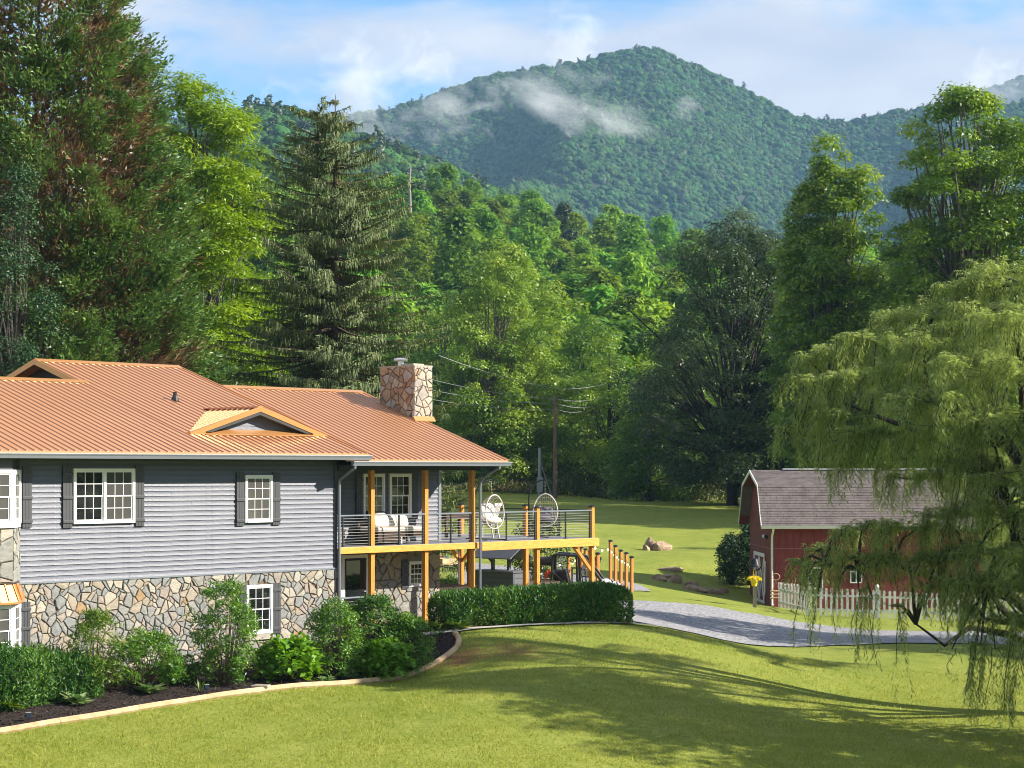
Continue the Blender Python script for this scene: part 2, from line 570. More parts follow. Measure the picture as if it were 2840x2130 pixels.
drape('mulch_bed', w_w, e_w, M_mulch, dz=0.04, nx=16)
# concrete strip path along the hedge
M_conc = M('concrete', (0.42, 0.40, 0.36), 0.9, var=0.2, scale=5, bump=0.4, bscale=30)
c_a = [hw(s, t) for s, t in ((1.7, -1.5), (2.6, -2.1), (4.6, -2.62), (6.4, -3.1), (8.4, -3.85), (9.2, -4.1))]
c_b = [hw(s, t) for s, t in ((1.6, -1.85), (2.4, -2.45), (4.5, -2.95), (6.3, -3.42), (8.3, -4.15), (9.1, -4.45))]
drape('path', c_a, c_b, M_conc, dz=0.05, nx=3)
M_bark = M('bark_mulch', (0.16, 0.085, 0.06), 0.95, var=0.5, scale=24, bump=1.0, bscale=30, col2=(0.32, 0.18, 0.13))
drape('hedge_bed', [hw(s, t) for s, t in ((3.0, -.4), (5, -.6), (7, -1.2), (8.8, -2.4))], [hw(s, t) for s, t in ((2.5, -1.9), (4.6, -2.6), (6.4, -3.08), (8.5, -3.85))], M_bark, dz=0.025, nx=8)
# boarded patio under the deck
M_patio = M('patio_boards', (0.36, 0.24, 0.13), 0.8, var=0.25, scale=3, stretch=(1, 8, 1))
pat = MB()
for k in range(36):
    pat.add([Vector((*hw(.3 + k * .29, .05), -.03)), Vector((*hw(.58 + k * .29, .05), -.03)), Vector((*hw(.58 + k * .29, 7), -.03)), Vector((*hw(.3 + k * .29, 7), -.03)),
             Vector((*hw(.3 + k * .29, .05), .02)), Vector((*hw(.58 + k * .29, .05), .02)), Vector((*hw(.58 + k * .29, 7), .02)), Vector((*hw(.3 + k * .29, 7), .02))],
            [(0, 3, 2, 1), (4, 5, 6, 7), (0, 1, 5, 4), (1, 2, 6, 5), (2, 3, 7, 6), (3, 0, 4, 7)])
tag(pat.build('patio', M_patio), kind='structure')
# ------------------------------------------------------------------ the house (its own axes: x along the front, y into the house, z up)
M_side = M('siding', (0.096, 0.104, 0.142), 0.45, var=0.10, scale=3.0, bump=0.25, bscale=9, stretch=(1.5, 8, 14), spec=0.5)
M_back = M('wall_backing', (0.10, 0.105, 0.125), 0.7)
M_shut = M('shutter_paint', (0.050, 0.052, 0.060), 0.5, var=0.1)
M_white = M('white_vinyl', (0.80, 0.80, 0.80), 0.35, var=0.02)
M_glass = M('window_glass', (0.012, 0.014, 0.015), 0.04, var=0.5, scale=1.5, spec=0.8)
M_blind = M('window_glass_blind', (0.075, 0.072, 0.070), 0.08, var=0.1, scale=1.5, spec=0.8)
M_roof = M('copper_roof', (0.54, 0.262, 0.130), 0.36, metal=0.25, var=0.05, scale=0.7, spec=0.6)
M_trim = M('copper_trim', (0.58, 0.28, 0.10), 0.28, metal=0.4, var=0.04, scale=2)
M_gutter = M('gutter_metal', (0.22, 0.24, 0.28), 0.32, metal=0.2, var=0.05)
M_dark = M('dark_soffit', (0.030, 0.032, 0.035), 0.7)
M_mortar = M('mortar', (0.125, 0.092, 0.066), 0.95, var=0.3, scale=10, bump=0.5, bscale=60)
M_cedar = M('cedar', (0.54, 0.215, 0.026), 0.5, var=0.18, scale=4, stretch=(6, 6, 1), col2=(0.64, 0.29, 0.045))
M_cedarh = M('cedar_beam', (0.66, 0.28, 0.035), 0.5, var=0.14, scale=4, stretch=(1, 6, 6), col2=(0.80, 0.40, 0.075))
M_black = M('black_metal', (0.020, 0.021, 0.024), 0.4, var=0.1)
M_steel = M('steel_cable', (0.62, 0.60, 0.60), 0.3, metal=0.7, var=0.05)
M_deck = M('deck_boards', (0.20, 0.20, 0.225), 0.55, var=0.12, scale=5, stretch=(1, 6, 1))
STONES = [M('stone_grey', (0.245, 0.24, 0.222), 0.9, var=0.25, scale=6, bump=0.6, bscale=22, stretch=(1, 1, 2.2)),
          M('stone_tan', (0.31, 0.265, 0.205), 0.9, var=0.22, scale=6, bump=0.6, bscale=22, stretch=(1.2, 1, 2)),
          M('stone_pale', (0.38, 0.345, 0.285), 0.9, var=0.2, scale=6, bump=0.6, bscale=22, stretch=(1, 1, 2.4)),
          M('stone_blue', (0.22, 0.225, 0.22), 0.9, var=0.25, scale=6, bump=0.6, bscale=22, stretch=(2, 1, 1.2)),
          M('stone_rose', (0.29, 0.245, 0.21), 0.9, var=0.25, scale=6, bump=0.6, bscale=22, stretch=(1, 1, 2)),
          M('stone_ochre', (0.32, 0.215, 0.115), 0.9, var=0.25, scale=6, bump=0.6, bscale=22)]
SW = [0.36, 0.26, 0.14, 0.14, 0.08, 0.02]

house = thing('house', 'grey sided house with orange copper metal roof, white windows and fieldstone base', 'house', (HO.x, HO.y, 0), TH)

def window_rects():
    return [(-8.62, 3.11, -6.79, 4.47), (-3.25, 3.04, -2.31, 4.30)]

# --- backing bodies
b = MB()
b.box(-22, 0.02, 1.70, 0.0, 11.0, 4.86)
house_wall = b.build('siding_wall', M_back, house)
b = MB()
b.box(-22, 0.03, -2.2, -0.02, 11.0, 1.70)
stone_wall = b.build('stone_wall', M_mortar, house)
b = MB()
b.box(0.0, 1.52, 2.2, 5.56, 10.4, 4.72)
porch_wall = b.build('porch_wall', M_back, house)
b = MB()
b.box(0.0, 1.53, -0.4, 5.54, 10.4, 2.2)
cellar_wall = b.build('cellar_wall', M_mortar, house)

# --- lap siding, one board per course
def board_mesh(s0, s1, h):
    prof = [(-0.003, 0.0), (-0.024, 0.0), (-0.020, h * .10), (-0.0105, h * .38), (-0.006, h * .62), (-0.003, h * 1.02)]
    mb = MB()
    n = len(prof)
    vs = [(s0, y, z) for y, z in prof] + [(s1, y, z) for y, z in prof]
    fs = [(i, i + n, i + 1 + n, i + 1) for i in range(n - 1)] + [tuple(range(n)), tuple(range(2 * n - 1, n - 1, -1))]
    return mb.add(vs, fs)
def courses(parent, s0, s1, z0, z1, t, h=0.127):
    z = z0
    k = 0
    while z < z1 - 0.01:
        hh = min(h, z1 - z)
        # staggered butt joints, as long panels lap over each other
        cuts = [s0] + [c for c in ([s0 + 3.2 + 1.3 * (k * 7 % 5) / 2] if s1 - s0 > 7 else [])] + [s1]
        for a, c in zip(cuts[:-1], cuts[1:]):
            o = board_mesh(a, c - (0.004 if c < s1 else 0), hh).build('siding_board', M_side, parent)
            o.location = (0, t - R.uniform(0, .002), z)
            o.rotation_euler = (0, R.uniform(-.0004, .0004), 0)
        z += h
        k += 1
courses(house_wall, -10.12, -0.07, 1.74, 4.78, 0.02)
courses(porch_wall, 0.0, 5.48, 2.34, 4.62, 1.52)
b = MB()
b.box(-0.08, -0.03, 1.72, 0.012, 0.06, 4.80)
b.build('corner_trim', M_shut, house)
b = MB()
b.box(5.46, 1.485, 2.30, 5.575, 1.60, 4.66)
b.build('corner_trim', M_gutter, house)
b = MB()
b.box(-14, -0.035, 1.695, -0.0, 0.019, 1.738)
b.build('water_table', M_gutter, house)

# --- fieldstone: irregular cells from a power diagram, each stone a piece of its own
def clip(poly, px, py, nx_, ny_):
    out = []
    for i in range(len(poly)):
        a, c = poly[i], poly[(i + 1) % len(poly)]
        da = (a[0] - px) * nx_ + (a[1] - py) * ny_
        dc = (c[0] - px) * nx_ + (c[1] - py) * ny_
        if da <= 0:
            out.append(a)
        if da * dc < 0:
            k = da / (da - dc)
            out.append((a[0] + (c[0] - a[0]) * k, a[1] + (c[1] - a[1]) * k))
    return out
def inset(poly, d):
    q = poly
    n = len(poly)
    A = sum(poly[i][0] * poly[(i + 1) % n][1] - poly[(i + 1) % n][0] * poly[i][1] for i in range(n))
    sg = 1 if A > 0 else -1
    for i in range(n):
        a, c = poly[i], poly[(i + 1) % n]
        ex, ey = c[0] - a[0], c[1] - a[1]
        L = math.hypot(ex, ey)
        if L < 1e-6:
            continue
        nx_, ny_ = ey / L * sg, -ex / L * sg
        q = clip(q, a[0] - nx_ * d, a[1] - ny_ * d, nx_, ny_)
        if len(q) < 3:
            return []
    return q
def stone_cells(x0, z0, x1, z1, n, rs, holes=(), aspect=1.0):
    pts = []
    area = (x1 - x0) * (z1 - z0)
    base = math.sqrt(area / n)
    tries = 0
    while len(pts) < n and tries < n * 60:
        tries += 1
        x, z = rs.uniform(x0, x1), rs.uniform(z0, z1)
        r = base * rs.choice([0.40, 0.52, 0.62, 0.75, 0.95])
        if any((x - p[0]) ** 2 + ((z - p[1]) * aspect) ** 2 < (0.8 * (r + p[2])) ** 2 * .62 for p in pts):
            continue
        pts.append((x, z, r))
    P = np.array(pts)
    cells = []
    for i, (x, z, r) in enumerate(pts):
        d = np.hypot(P[:, 0] - x, P[:, 1] - z)
        poly = [(x0, z0), (x1, z0), (x1, z1), (x0, z1)]
        for j in np.argsort(d)[1:26]:
            qx, qz, qr = pts[j]
            L = d[j]
            k = 0.5 + (r * r - qr * qr) / (2 * L * L) * 1.0
            poly = clip(poly, x + (qx - x) * k, z + (qz - z) * k, (qx - x) / L, (qz - z) / L)
            if len(poly) < 3:
                break
        if len(poly) < 3:
            continue
        cx_, cz_ = sum(p[0] for p in poly) / len(poly), sum(p[1] for p in poly) / len(poly)
        if any(h[0] < cx_ < h[2] and h[1] < cz_ < h[3] for h in holes):
            continue
        cells.append(poly)
    # bend the joints so that stones come out long, leaning and uneven
    def warp(p):
        x, z = p
        fx = min(1.0, (x - x0) / .15, (x1 - x) / .15)
        fz = min(1.0, (z - z0) / .12, (z1 - z) / .12)
        return (x + fx * (.050 * math.sin(z * 9.1 + x * 2.3) + .030 * math.sin(z * 17 - x * 5)), z + fz * (.050 * math.sin(x * 8.3 - z * 1.7 + 1) + .028 * math.sin(x * 19 + z * 6)))
    return [[warp(p) for p in c] for c in cells]
def stone_mesh(poly, gap, proud, rs, axis='y', t=0.0, sgn=-1):
    p0 = inset(poly, gap)
    if len(p0) < 3:
        return None
    # knock the corners about so that no stone is a clean polygon
    q = []
    for i in range(len(p0)):
        a, c = p0[i], p0[(i + 1) % len(p0)]
        q.append(a)
        L = math.hypot(c[0] - a[0], c[1] - a[1])
        if L > 0.13:
            k = rs.uniform(.35, .65)
            e = rs.uniform(-.012, .002)
            nx_, ny_ = (c[1] - a[1]) / L, -(c[0] - a[0]) / L
            q.append((a[0] + (c[0] - a[0]) * k + nx_ * e, a[1] + (c[1] - a[1]) * k + ny_ * e))
    cx_, cz_ = sum(p[0] for p in q) / len(q), sum(p[1] for p in q) / len(q)
    top = [(cx_ + (p[0] - cx_) * .90 + rs.uniform(-.004, .004), cz_ + (p[1] - cz_) * .90 + rs.uniform(-.004, .004)) for p in q]
    tx, tz = rs.uniform(-.05, .05), rs.uniform(-.05, .05)
    n = len(q)
    def put(p, d):
        return (p[0], t + sgn * d, p[1]) if axis == 'y' else (t + sgn * d, p[0], p[1])
    vs = [put(p, -0.01) for p in q] + [put(p, proud * .62) for p in q] + [put(p, proud + (p[0] - cx_) * tx + (p[1] - cz_) * tz) for p in top]
    vs.append(put((cx_ + rs.uniform(-.02, .02), cz_ + rs.uniform(-.02, .02)), proud + rs.uniform(0.0, .012)))
    fs = []
    for r in range(2):
        fs += [(r * n + i, r * n + (i + 1) % n, (r + 1) * n + (i + 1) % n, (r + 1) * n + i) for i in range(n)]
    fs += [(2 * n + i, 2 * n + (i + 1) % n, 3 * n) for i in range(n)]
    return vs, fs
def lay_stones(parent, cells, keep, axis, t, sgn, rs, gap=0.0085, proud=(0.03, 0.055), mats=None):
    """the first `keep` cells (largest in view first) become objects, the rest one joined part"""
    rest, rest_m, ms = MB(), [], (mats or STONES)
    for i, poly in enumerate(cells):
        r = stone_mesh(poly, gap, rs.uniform(*proud), rs, axis, t, sgn)
        if not r:
            continue
        m = rs.choices(mats or STONES, SW)[0]
        if i < keep:
            MB().add(*r).build('stone', m, parent)
        else:
            rest.add(*r)
            rest_m += [ms.index(m)] * len(r[1])
    if rest.v:
        o = tag(rest.build('stone', ms[0], parent), kind='stuff')
        for q in ms[1:]:
            o.data.materials.append(q)
        if len(o.data.polygons) == len(rest_m):
            o.data.polygons.foreach_set('material_index', rest_m)
rs = random.Random(5)
holes = [(-3.25, .02, -2.28, 1.45), (-12, -.2, -10.1, 1.9)]
cells = stone_cells(-10.15, -1.15, 0.0, 1.70, 820, rs, holes, aspect=1.0)
def seen_area(p):
    A = abs(sum(p[i][0] * p[(i + 1) % len(p)][1] - p[(i + 1) % len(p)][0] * p[i][1] for i in range(len(p)))) / 2
    cz_ = sum(q[1] for q in p) / len(p)
    return A * (1.0 if cz_ > 0.0 else 0.3)
cells.sort(key=seen_area, reverse=True)
lay_stones(stone_wall, cells, 290, 'y', 0.03, -1, rs)
holes = [(1.45, -.3, 2.58, 1.98), (4.12, .9, 4.86, 1.72)]
cells = stone_cells(0.0, -0.35, 5.54, 2.15, 150, rs, holes, aspect=0.95)
cells.sort(key=seen_area, reverse=True)
lay_stones(cellar_wall, cells, 130, 'y', 1.53, -1, rs)

# --- windows: white casing, two sashes, bars, and panes one by one
def window(s0, z0, s1, z1, t, units=1, cas=0.065, parent=house, glass=None, panes=(3, 2), name='window', shade=M_white, apply=None):
    """double-hung window(s) in the plane y=t facing -y"""
    w = MB()
    d0, d1 = t - 0.055, t + 0.02
    w.box(s0, d0, z0, s0 + cas, d1, z1)
    w.box(s1 - cas, d0, z0, s1, d1, z1)
    w.box(s0 + cas, d0, z1 - cas, s1 - cas, d1, z1)
    w.box(s0 + cas, d0 - .015, z0, s1 - cas, d1, z0 + cas * .9)
    us = (s1 - s0 - cas * (units + 1)) / units
    for k in range(1, units):
        x = s0 + cas + k * us + (k - 1) * cas
        w.box(x, d0 - .004, z0 + cas * .9, x + cas, d1, z1 - cas)
    wo = w.build(name, shade, parent)
    if apply:
        wo.location, wo.rotation_euler = apply
    for k in range(units):
        a = s0 + cas + k * (us + cas)
        c = a + us
        zb, zt = z0 + cas * .9, z1 - cas
        zm = (zb + zt) / 2
        for (lo, hi, yy, st) in ((zm - .012, zt, t - 0.036, 0.030), (zb, zm + .018, t - 0.020, 0.042)):
            sm = MB()
            sm.box(a, yy, lo, a + st, yy + .03, hi)
            sm.box(c - st, yy, lo, c, yy + .03, hi)
            sm.box(a + st, yy, hi - st, c - st, yy + .03, hi)
            sm.box(a + st, yy, lo, c - st, yy + .03, lo + st)
            pw, ph = (c - a - 2 * st) / panes[0], (hi - lo - 2 * st) / panes[1]
            for i in range(1, panes[0]):
                x = a + st + i * pw
                sm.box(x - .008, yy + .004, lo + st, x + .008, yy + .02, hi - st)
            for j in range(1, panes[1]):
                z = lo + st + j * ph
                sm.box(a + st, yy + .005, z - .008, c - st, yy + .019, z + .008)
            sm.build('sash', shade, wo)
            g = glass[k] if isinstance(glass, (list, tuple)) else (glass or M_glass)
            for i in range(panes[0]):
                for j in range(panes[1]):
                    x, z = a + st + i * pw, lo + st + j * ph
                    MB().box(x + .006, yy + .012, z + .006, x + pw - .006, yy + .017, z + ph - .006).build('pane', g, wo)
    lk = MB()
    return wo
def shutter(s0, z0, s1, z1, t, nb=3, parent=house):
    m = MB()
    w_ = (s1 - s0) / nb
    for i in range(nb):
        m.box(s0 + i * w_ + .004, t - 0.035, z0, s0 + (i + 1) * w_ - .004, t, z1)
    m.box(s0 + .004, t - .022, z0 + .02, s1 - .004, t - .002, z1 - .02)
    o = m.build('shutter', M_shut, parent)
    h = z1 - z0
    for f in (0.10, 0.485, 0.86):
        zc = z0 + h * f
        MB().box(s0 - .006, t - 0.06, zc - .038, s1 + .006, t - .0345, zc + .038).build('batten', M_shut, o, bevel=.004)
    return o
T0 = -0.004
window(-8.62, 3.11, -6.79, 4.47, T0, 2, glass=[M_glass, M_blind])
shutter(-8.92, 3.02, -8.65, 4.55, T0)
shutter(-6.765, 3.02, -6.50, 4.55, T0)
window(-3.245, 3.04, -2.31, 4.30, T0, 1, glass=M_blind)
shutter(-3.53, 2.96, -3.265, 4.37, T0)
shutter(-2.295, 2.96, -2.03, 4.37, T0)
window(-3.21, 0.08, -2.31, 1.38, -0.01, 1, glass=M_glass)
shutter(-3.49, 0.05, -3.23, 1.40, -0.02)
shutter(-2.295, 0.05, -2.03, 1.40, -0.02)
for (s0, z0, s1) in ((-3.25, -.03, -2.28),):
    MB().box(s0, -0.07, z0 - .05, s1, 0.03, z0 + .10).build('sill', STONES[2], house)
shutter(-10.06, 3.05, -9.80, 4.52, T0)
shutter(-10.11, 0.02, -9.85, 1.27, -0.02)
# porch
window(2.36, 3.04, 3.21, 4.33, 1.495, 1)
window(3.41, 3.04, 4.29, 4.33, 1.495, 1)
shutter(2.09, 2.98, 2.34, 4.33, 1.495)
shutter(4.31, 2.98, 4.57, 4.33, 1.495)
window(4.19, 0.97, 4.81, 1.72, 1.49, 1)
MB().box(4.12, 1.45, 0.84, 4.88, 1.52, 0.965).build('sill', STONES[3], house)
MB().box(4.12, 1.455, 1.725, 4.88, 1.52, 1.87).build('lintel', STONES[3], house)
shutter(3.90, 0.90, 4.17, 1.79, 1.485)
# glazed door under the deck
d = MB()
d.box(1.48, 1.43, -.03, 1.61, 1.53, 1.99); d.box(2.46, 1.43, -.03, 2.56, 1.53, 1.99); d.box(1.61, 1.43, 1.89, 2.46, 1.53, 1.99)
door = d.build('door', M_white, house)
MB().box(1.61, 1.455, .0, 2.46, 1.5, 1.89).box(1.63, 1.44, .02, 2.44, 1.455, .16).build('leaf', M_dark, door)
MB().box(1.69, 1.445, .2, 2.37, 1.453, 1.82).build('pane', M_glass, door)
MB().tube([(2.41, 1.45, .92), (2.41, 1.40, .92), (2.33, 1.40, .92)], .012).build('handle', M_steel, door)

# --- two-storey bay at the left end: stone apron above, copper skirt roof, window below
def bay(z0, z1, top_trim, glassmat):
    pr = 0.52
    c0 = (-10.13, 0.0)
    c1 = (-10.13 - pr, -pr)
    L = math.hypot(c1[0] - c0[0], c1[1] - c0[1])
    ang = math.atan2(c0[1] - c1[1], c0[0] - c1[0])
    wo = window(0, z0, L, z1, 0.0, 1, cas=.085, glass=glassmat, panes=(2, 2), apply=((c1[0], c1[1], 0), (0, 0, ang)))
    window(-1.9, z0, 0, z1, 0.0, 2, cas=.085, glass=glassmat, panes=(3, 2), apply=((c1[0], c1[1], 0), (0, 0, 0)))
    MB().prism([(c0[0] + .05, 0, z0 - .09), (c1[0] + .03, -pr - .06, z0 - .09), (c1[0] - 2.2, -pr - .06, z0 - .09), (c1[0] - 2.2, 0, z0 - .09)], (0, 0, .088)).build('sill', M_white, house)
    if top_trim:
        MB().prism([(c0[0], 0.01, z1 + .002), (c1[0], -pr, z1 + .002), (c1[0] - 2.2, -pr, z1 + .002), (c1[0] - 2.2, 0.01, z1 + .002)], (0, 0, 4.79 - z1)).build('frieze', M_shut, house)
bay(3.16, 4.44, True, M_blind)
bay(0.02, 1.28, False, M_blind)
pr = .5
apron = MB().prism([(-10.13, 0.012, 1.76), (-10.13 - pr, -pr, 1.76), (-12.8, -pr, 1.76), (-12.8, 0.012, 1.76)], (0, 0, 1.30)).build('bay_apron', M_mortar, house)
rs2 = random.Random(9)
ang = math.atan2(pr, pr)
Lb = pr * math.sqrt(2)
for (L_, cl, org, an) in ((Lb, stone_cells(0, 1.77, Lb, 3.06, 14, rs2), (-10.13 - pr, -pr), ang), (1.2, stone_cells(0, 1.77, 1.2, 3.06, 20, rs2), (-10.13 - pr - 1.2, -pr), 0.0)):
    for p in cl:
        r = stone_mesh(p, .010, rs2.uniform(.02, .04), rs2, 'y', 0.0, -1)
        if r:
            o = MB().add(*r).build('stone', rs2.choices(STONES, SW)[0], apron)
            o.location = (org[0], org[1], 0)
            o.rotation_euler = (0, 0, an)
# copper skirt over the lower bay
sk = MB()
A = [(-9.98, 0.0, 1.33), (-10.10 - pr, -pr - .22, 1.33), (-12.8, -pr - .22, 1.33)]
B = [(-10.13, 0.0, 1.73), (-10.13 - pr, -pr - .005, 1.73), (-12.8, -pr - .005, 1.73)]
vs = A + B + [(p[0], p[1], p[2] - .05) for p in A] + [(p[0], p[1], p[2] - .05) for p in B]
sk.add(vs, [(0, 1, 4, 3), (1, 2, 5, 4), (6, 9, 10, 7), (7, 10, 11, 8), (0, 6, 7, 1), (1, 7, 8, 2), (3, 4, 10, 9), (4, 5, 11, 10), (0, 3, 9, 6), (2, 8, 11, 5)])
skirt = sk.build('bay_roof', M_trim, house)
for k in range(3):
    f = k / 2.0
    p = Vector(A[0]).lerp(Vector(A[1]), f)
    q = Vector(B[0]).lerp(Vector(B[1]), f)
    MB().beam(p + Vector((0, 0, .012)), q + Vector((0, 0, .012)), .028, .035).build('rib', M_trim, skirt)
for k in range(5):
    x = -10.13 - pr - .22 - k * .24
    MB().beam((x, A[1][1], 1.342), (x, B[1][1], 1.742), .028, .035).build('rib', M_trim, skirt)

# --- roofs
EAVE = -0.75
def zm(t):
    return 4.88 + .32 * (t - EAVE)
def zp(t):
    return 4.72 + .345 * (t - EAVE)
def slab(pts, th=.05):
    """a sloping sheet with thickness"""
    return [tuple(p) for p in pts], th
def roof_part(name, quads, mat=M_roof, th=.05, parent=house):
    m = MB()
    for q in quads:
        m.prism([Vector(p) for p in q], (0, 0, -th))
    return m.build(name, mat, parent)
S_R, S_G, S_L = 0.46, -4.61, -16.0
T_H, T_L = 7.70, 5.60
main_roof = roof_part('roof', [
    [(S_G, EAVE, zm(EAVE)), (S_R, EAVE, zm(EAVE)), (S_R, T_H, zm(T_H)), (S_G, T_H, zm(T_H))],
    [(S_L, EAVE, zm(EAVE)), (S_G - .002, EAVE, zm(EAVE)), (S_G - .002, T_L, zm(T_L)), (S_L, T_L, zm(T_L))],
    [(S_G, T_H + .002, zm(T_H)), (S_R, T_H + .002, zm(T_H)), (S_R, 15.5, zm(T_H) - .32 * 7.8), (S_G, 15.5, zm(T_H) - .32 * 7.8)],
    [(S_L, T_L + .002, zm(T_L)), (S_G - .002, T_L + .002, zm(T_L)), (S_G - .002, 11.9, zm(T_L) - .32 * 6.3), (S_L, 11.9, zm(T_L) - .32 * 6.3)]])
porch_roof = roof_part('roof', [
    [(-.30, EAVE, zp(EAVE)), (6.11, EAVE, zp(EAVE)), (6.11, 5.66, zp(5.66)), (.38, 5.66, zp(5.66)), (.38, 3.0, zp(3.0)), (-.30, 3.0, zp(3.0))],
    [(.38, 5.662, zp(5.66)), (6.11, 5.662, zp(5.66)), (6.11, 11.2, zp(5.66) - .345 * 6), (.38, 11.2, zp(5.66) - .345 * 6)]])
def rib_mesh(L, slope):
    w_, h_ = .020, .026
    m = MB()
    n = Vector((0, -slope, 1)).normalized() * h_
    p, q = Vector((0, 0, 0)), Vector((0, L, L * slope))
    vs = [p + Vector((-w_ * 1.5, 0, 0)), p + Vector((-w_ * .6, 0, 0)) + n, p + Vector((w_ * .6, 0, 0)) + n, p + Vector((w_ * 1.5, 0, 0))]
    vs += [v + (q - p) for v in vs]
    m.add(vs, [(0, 4, 5, 1), (1, 5, 6, 2), (2, 6, 7, 3), (0, 1, 2, 3), (7, 6, 5, 4)])
    return m
def ribs(parent, s0, s1, t0, t1, zf, slope, pitch=0.229):
    first = None
    s = s0
    while s < s1:
        if first is None:
            first = rib_mesh(t1 - t0, slope).build('rib', M_roof, parent)
            o = first
        else:
            o = first.copy()
            COL.objects.link(o)
        o.location = (s, t0, zf(t0) + .001)
        s += pitch
ribs(main_roof, S_L + .1, S_G, EAVE, T_L, zm, .32)
ribs(main_roof, S_G + .1, S_R + .02, EAVE, T_H, zm, .32)
ribs(porch_roof, S_R + .1, 6.12, EAVE, 5.66, zp, .345)
# ridge caps and rake trim
def cap(s0, s1, t, z, w=.17, dr=.055):
    m = MB()
    pr_ = [(t - w, z - dr + .03), (t, z + .045), (t + w, z - dr + .03), (t + w, z - dr + .012), (t, z + .022), (t - w, z - dr + .012)]
    m.prism([(s0, y, zz) for y, zz in pr_], (s1 - s0, 0, 0))
    return m.build('ridge_cap', M_trim, house)
cap(S_G - .02, S_R + .02, T_H, zm(T_H))
cap(S_L, S_G + .25, T_L, zm(T_L))
cap(S_R + .05, 6.13, 5.66, zp(5.66))
def rake(s, t0, z0, t1, z1, th=.13, w=.04, mat=M_trim):
    m = MB()
    m.prism([(s, t0, z0 + .03), (s, t1, z1 + .03), (s, t1, z1 - th), (s, t0, z0 - th)], (w, 0, 0))
    return m.build('rake_trim', mat, house)
rake(S_R, EAVE, zm(EAVE), T_H, zm(T_H), th=.06)
rake(S_G - .045, T_L, zm(T_L), T_H, zm(T_H))
rake(S_G - .045, T_H + .002, zm(T_H), 12.5, zm(T_H) - .32 * 4.8)
rake(6.112, EAVE, zp(EAVE), 5.66, zp(5.66), th=.1)
# recessed gable above the lower ridge; overhang shade put into its dark colour
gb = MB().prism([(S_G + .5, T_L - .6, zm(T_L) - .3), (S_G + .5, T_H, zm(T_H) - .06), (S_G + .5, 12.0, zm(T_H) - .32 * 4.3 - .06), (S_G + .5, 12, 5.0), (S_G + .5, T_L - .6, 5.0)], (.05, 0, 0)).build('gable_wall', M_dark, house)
# end gable walls under the roof
MB().prism([(-0.10, -.0, 4.80), (-0.10, T_H, zm(T_H) - .08), (-0.10, 15.2, 4.95), (-0.10, 11, 4.80)], (.09, 0, 0)).build('gable_wall', M_side, house)
MB().prism([(5.46, 1.5, 4.66), (5.46, 1.5, zp(1.5) - .07), (5.46, 5.66, zp(5.66) - .07), (5.46, 10.4, zp(5.66) - .345 * 4.74 - .07), (5.46, 10.4, 4.66)], (.09, 0, 0)).build('gable_wall', M_side, house)
# soffits and fascias
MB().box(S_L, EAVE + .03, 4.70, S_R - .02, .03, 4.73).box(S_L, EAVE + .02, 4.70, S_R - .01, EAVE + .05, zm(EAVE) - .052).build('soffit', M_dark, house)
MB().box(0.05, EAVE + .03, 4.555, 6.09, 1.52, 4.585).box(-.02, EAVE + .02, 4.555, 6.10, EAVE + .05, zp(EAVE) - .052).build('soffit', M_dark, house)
MB().box(.06, -.06, 4.43, 5.66, .10, 4.553).build('porch_beam', M_dark, house)
# gutters: a K-shaped trough with a bright rolled lip
def gutter(s0, s1, t, z):
    pr_ = [(t, z), (t - .125, z), (t - .125, z - .025), (t - .105, z - .055), (t - .085, z - .12), (t, z - .12)]
    m = MB().prism([(s0, y, zz) for y, zz in pr_], (s1 - s0, 0, 0))
    o = m.build('gutter', M_gutter, house)
    MB().box(s0 - .003, t - .135, z - .012, s1 + .003, t - .002, z + .008).build('gutter_lip', MATS['gutter_lip'], o)
    return o
M('gutter_lip', (0.42, 0.43, 0.46), 0.3, metal=0.2)
gutter(S_L, S_R + .12, EAVE + .018, zm(EAVE) - .05)
gutter(-.10, 6.20, EAVE + .018, zp(EAVE) - .05)
MB().tube([(-.02, EAVE - .05, 4.57), (-.02, EAVE - .05, 4.50), (.0, -.5, 4.36), (.03, -.12, 4.16), (.03, -.10, 4.0), (.03, -.10, -.25)], .042, 8).build('downspout', M_gutter, house)
MB().tube([(5.72, EAVE - .05, 4.57), (5.72, EAVE - .05, 4.50), (5.68, -.42, 4.33), (5.60, -.16, 4.12), (5.60, -.12, 3.95), (5.60, -.12, 0.05)], .040, 8).build('downspout', M_gutter, house)
MB().tube([(-6.0, 5.6, 6.9), (-6.0, 5.6, 6.95)], .03).build('lightning_point', M_black, house)

# --- roof dormer with a sided gable
DS0, DS1, DSC, DT, DZ = -4.44, 0.34, -2.05, 0.80, 6.12
DZE = 5.40
DTB = (DZ - 4.88) / .32 + EAVE
dl = [[(DS0, DT, DZE), (DSC, DT, DZ), (DSC, DTB, DZ), (DS0, (DZE - 4.88) / .32 + EAVE, DZE)], [(DSC + .002, DT, DZ), (DS1, DT, DZE), (DS1, (DZE - 4.88) / .32 + EAVE, DZE), (DSC + .002, DTB, DZ)]]
dorm = roof_part('dormer', dl, th=.07)
sl = (DZ - DZE) / (DSC - DS0)
def drib(x):
    z = DZE + sl * (x - DS0) if x < DSC else DZE + sl * (DS1 - x)
    return z
for k in range(1, 9):
    t = DT + .04 + k * .235
    # ribs run up the dormer slopes, from the valley or eave to the dormer ridge
    zb = 4.88 + .32 * (t - EAVE)
    if zb > DZ - .05:
        continue
    zb = max(zb, DZE)
    x0 = DS0 + (zb - DZE) / sl
    MB().beam((x0, t, zb + .012), (DSC - .05, t, DZ - .004), .028, .032).build('rib', M_roof, dorm)
    x1 = DS1 - (zb - DZE) / sl
    MB().beam((DSC + .05, t, DZ - .004), (x1, t, zb + .012), .028, .032).build('rib', M_roof, dorm)
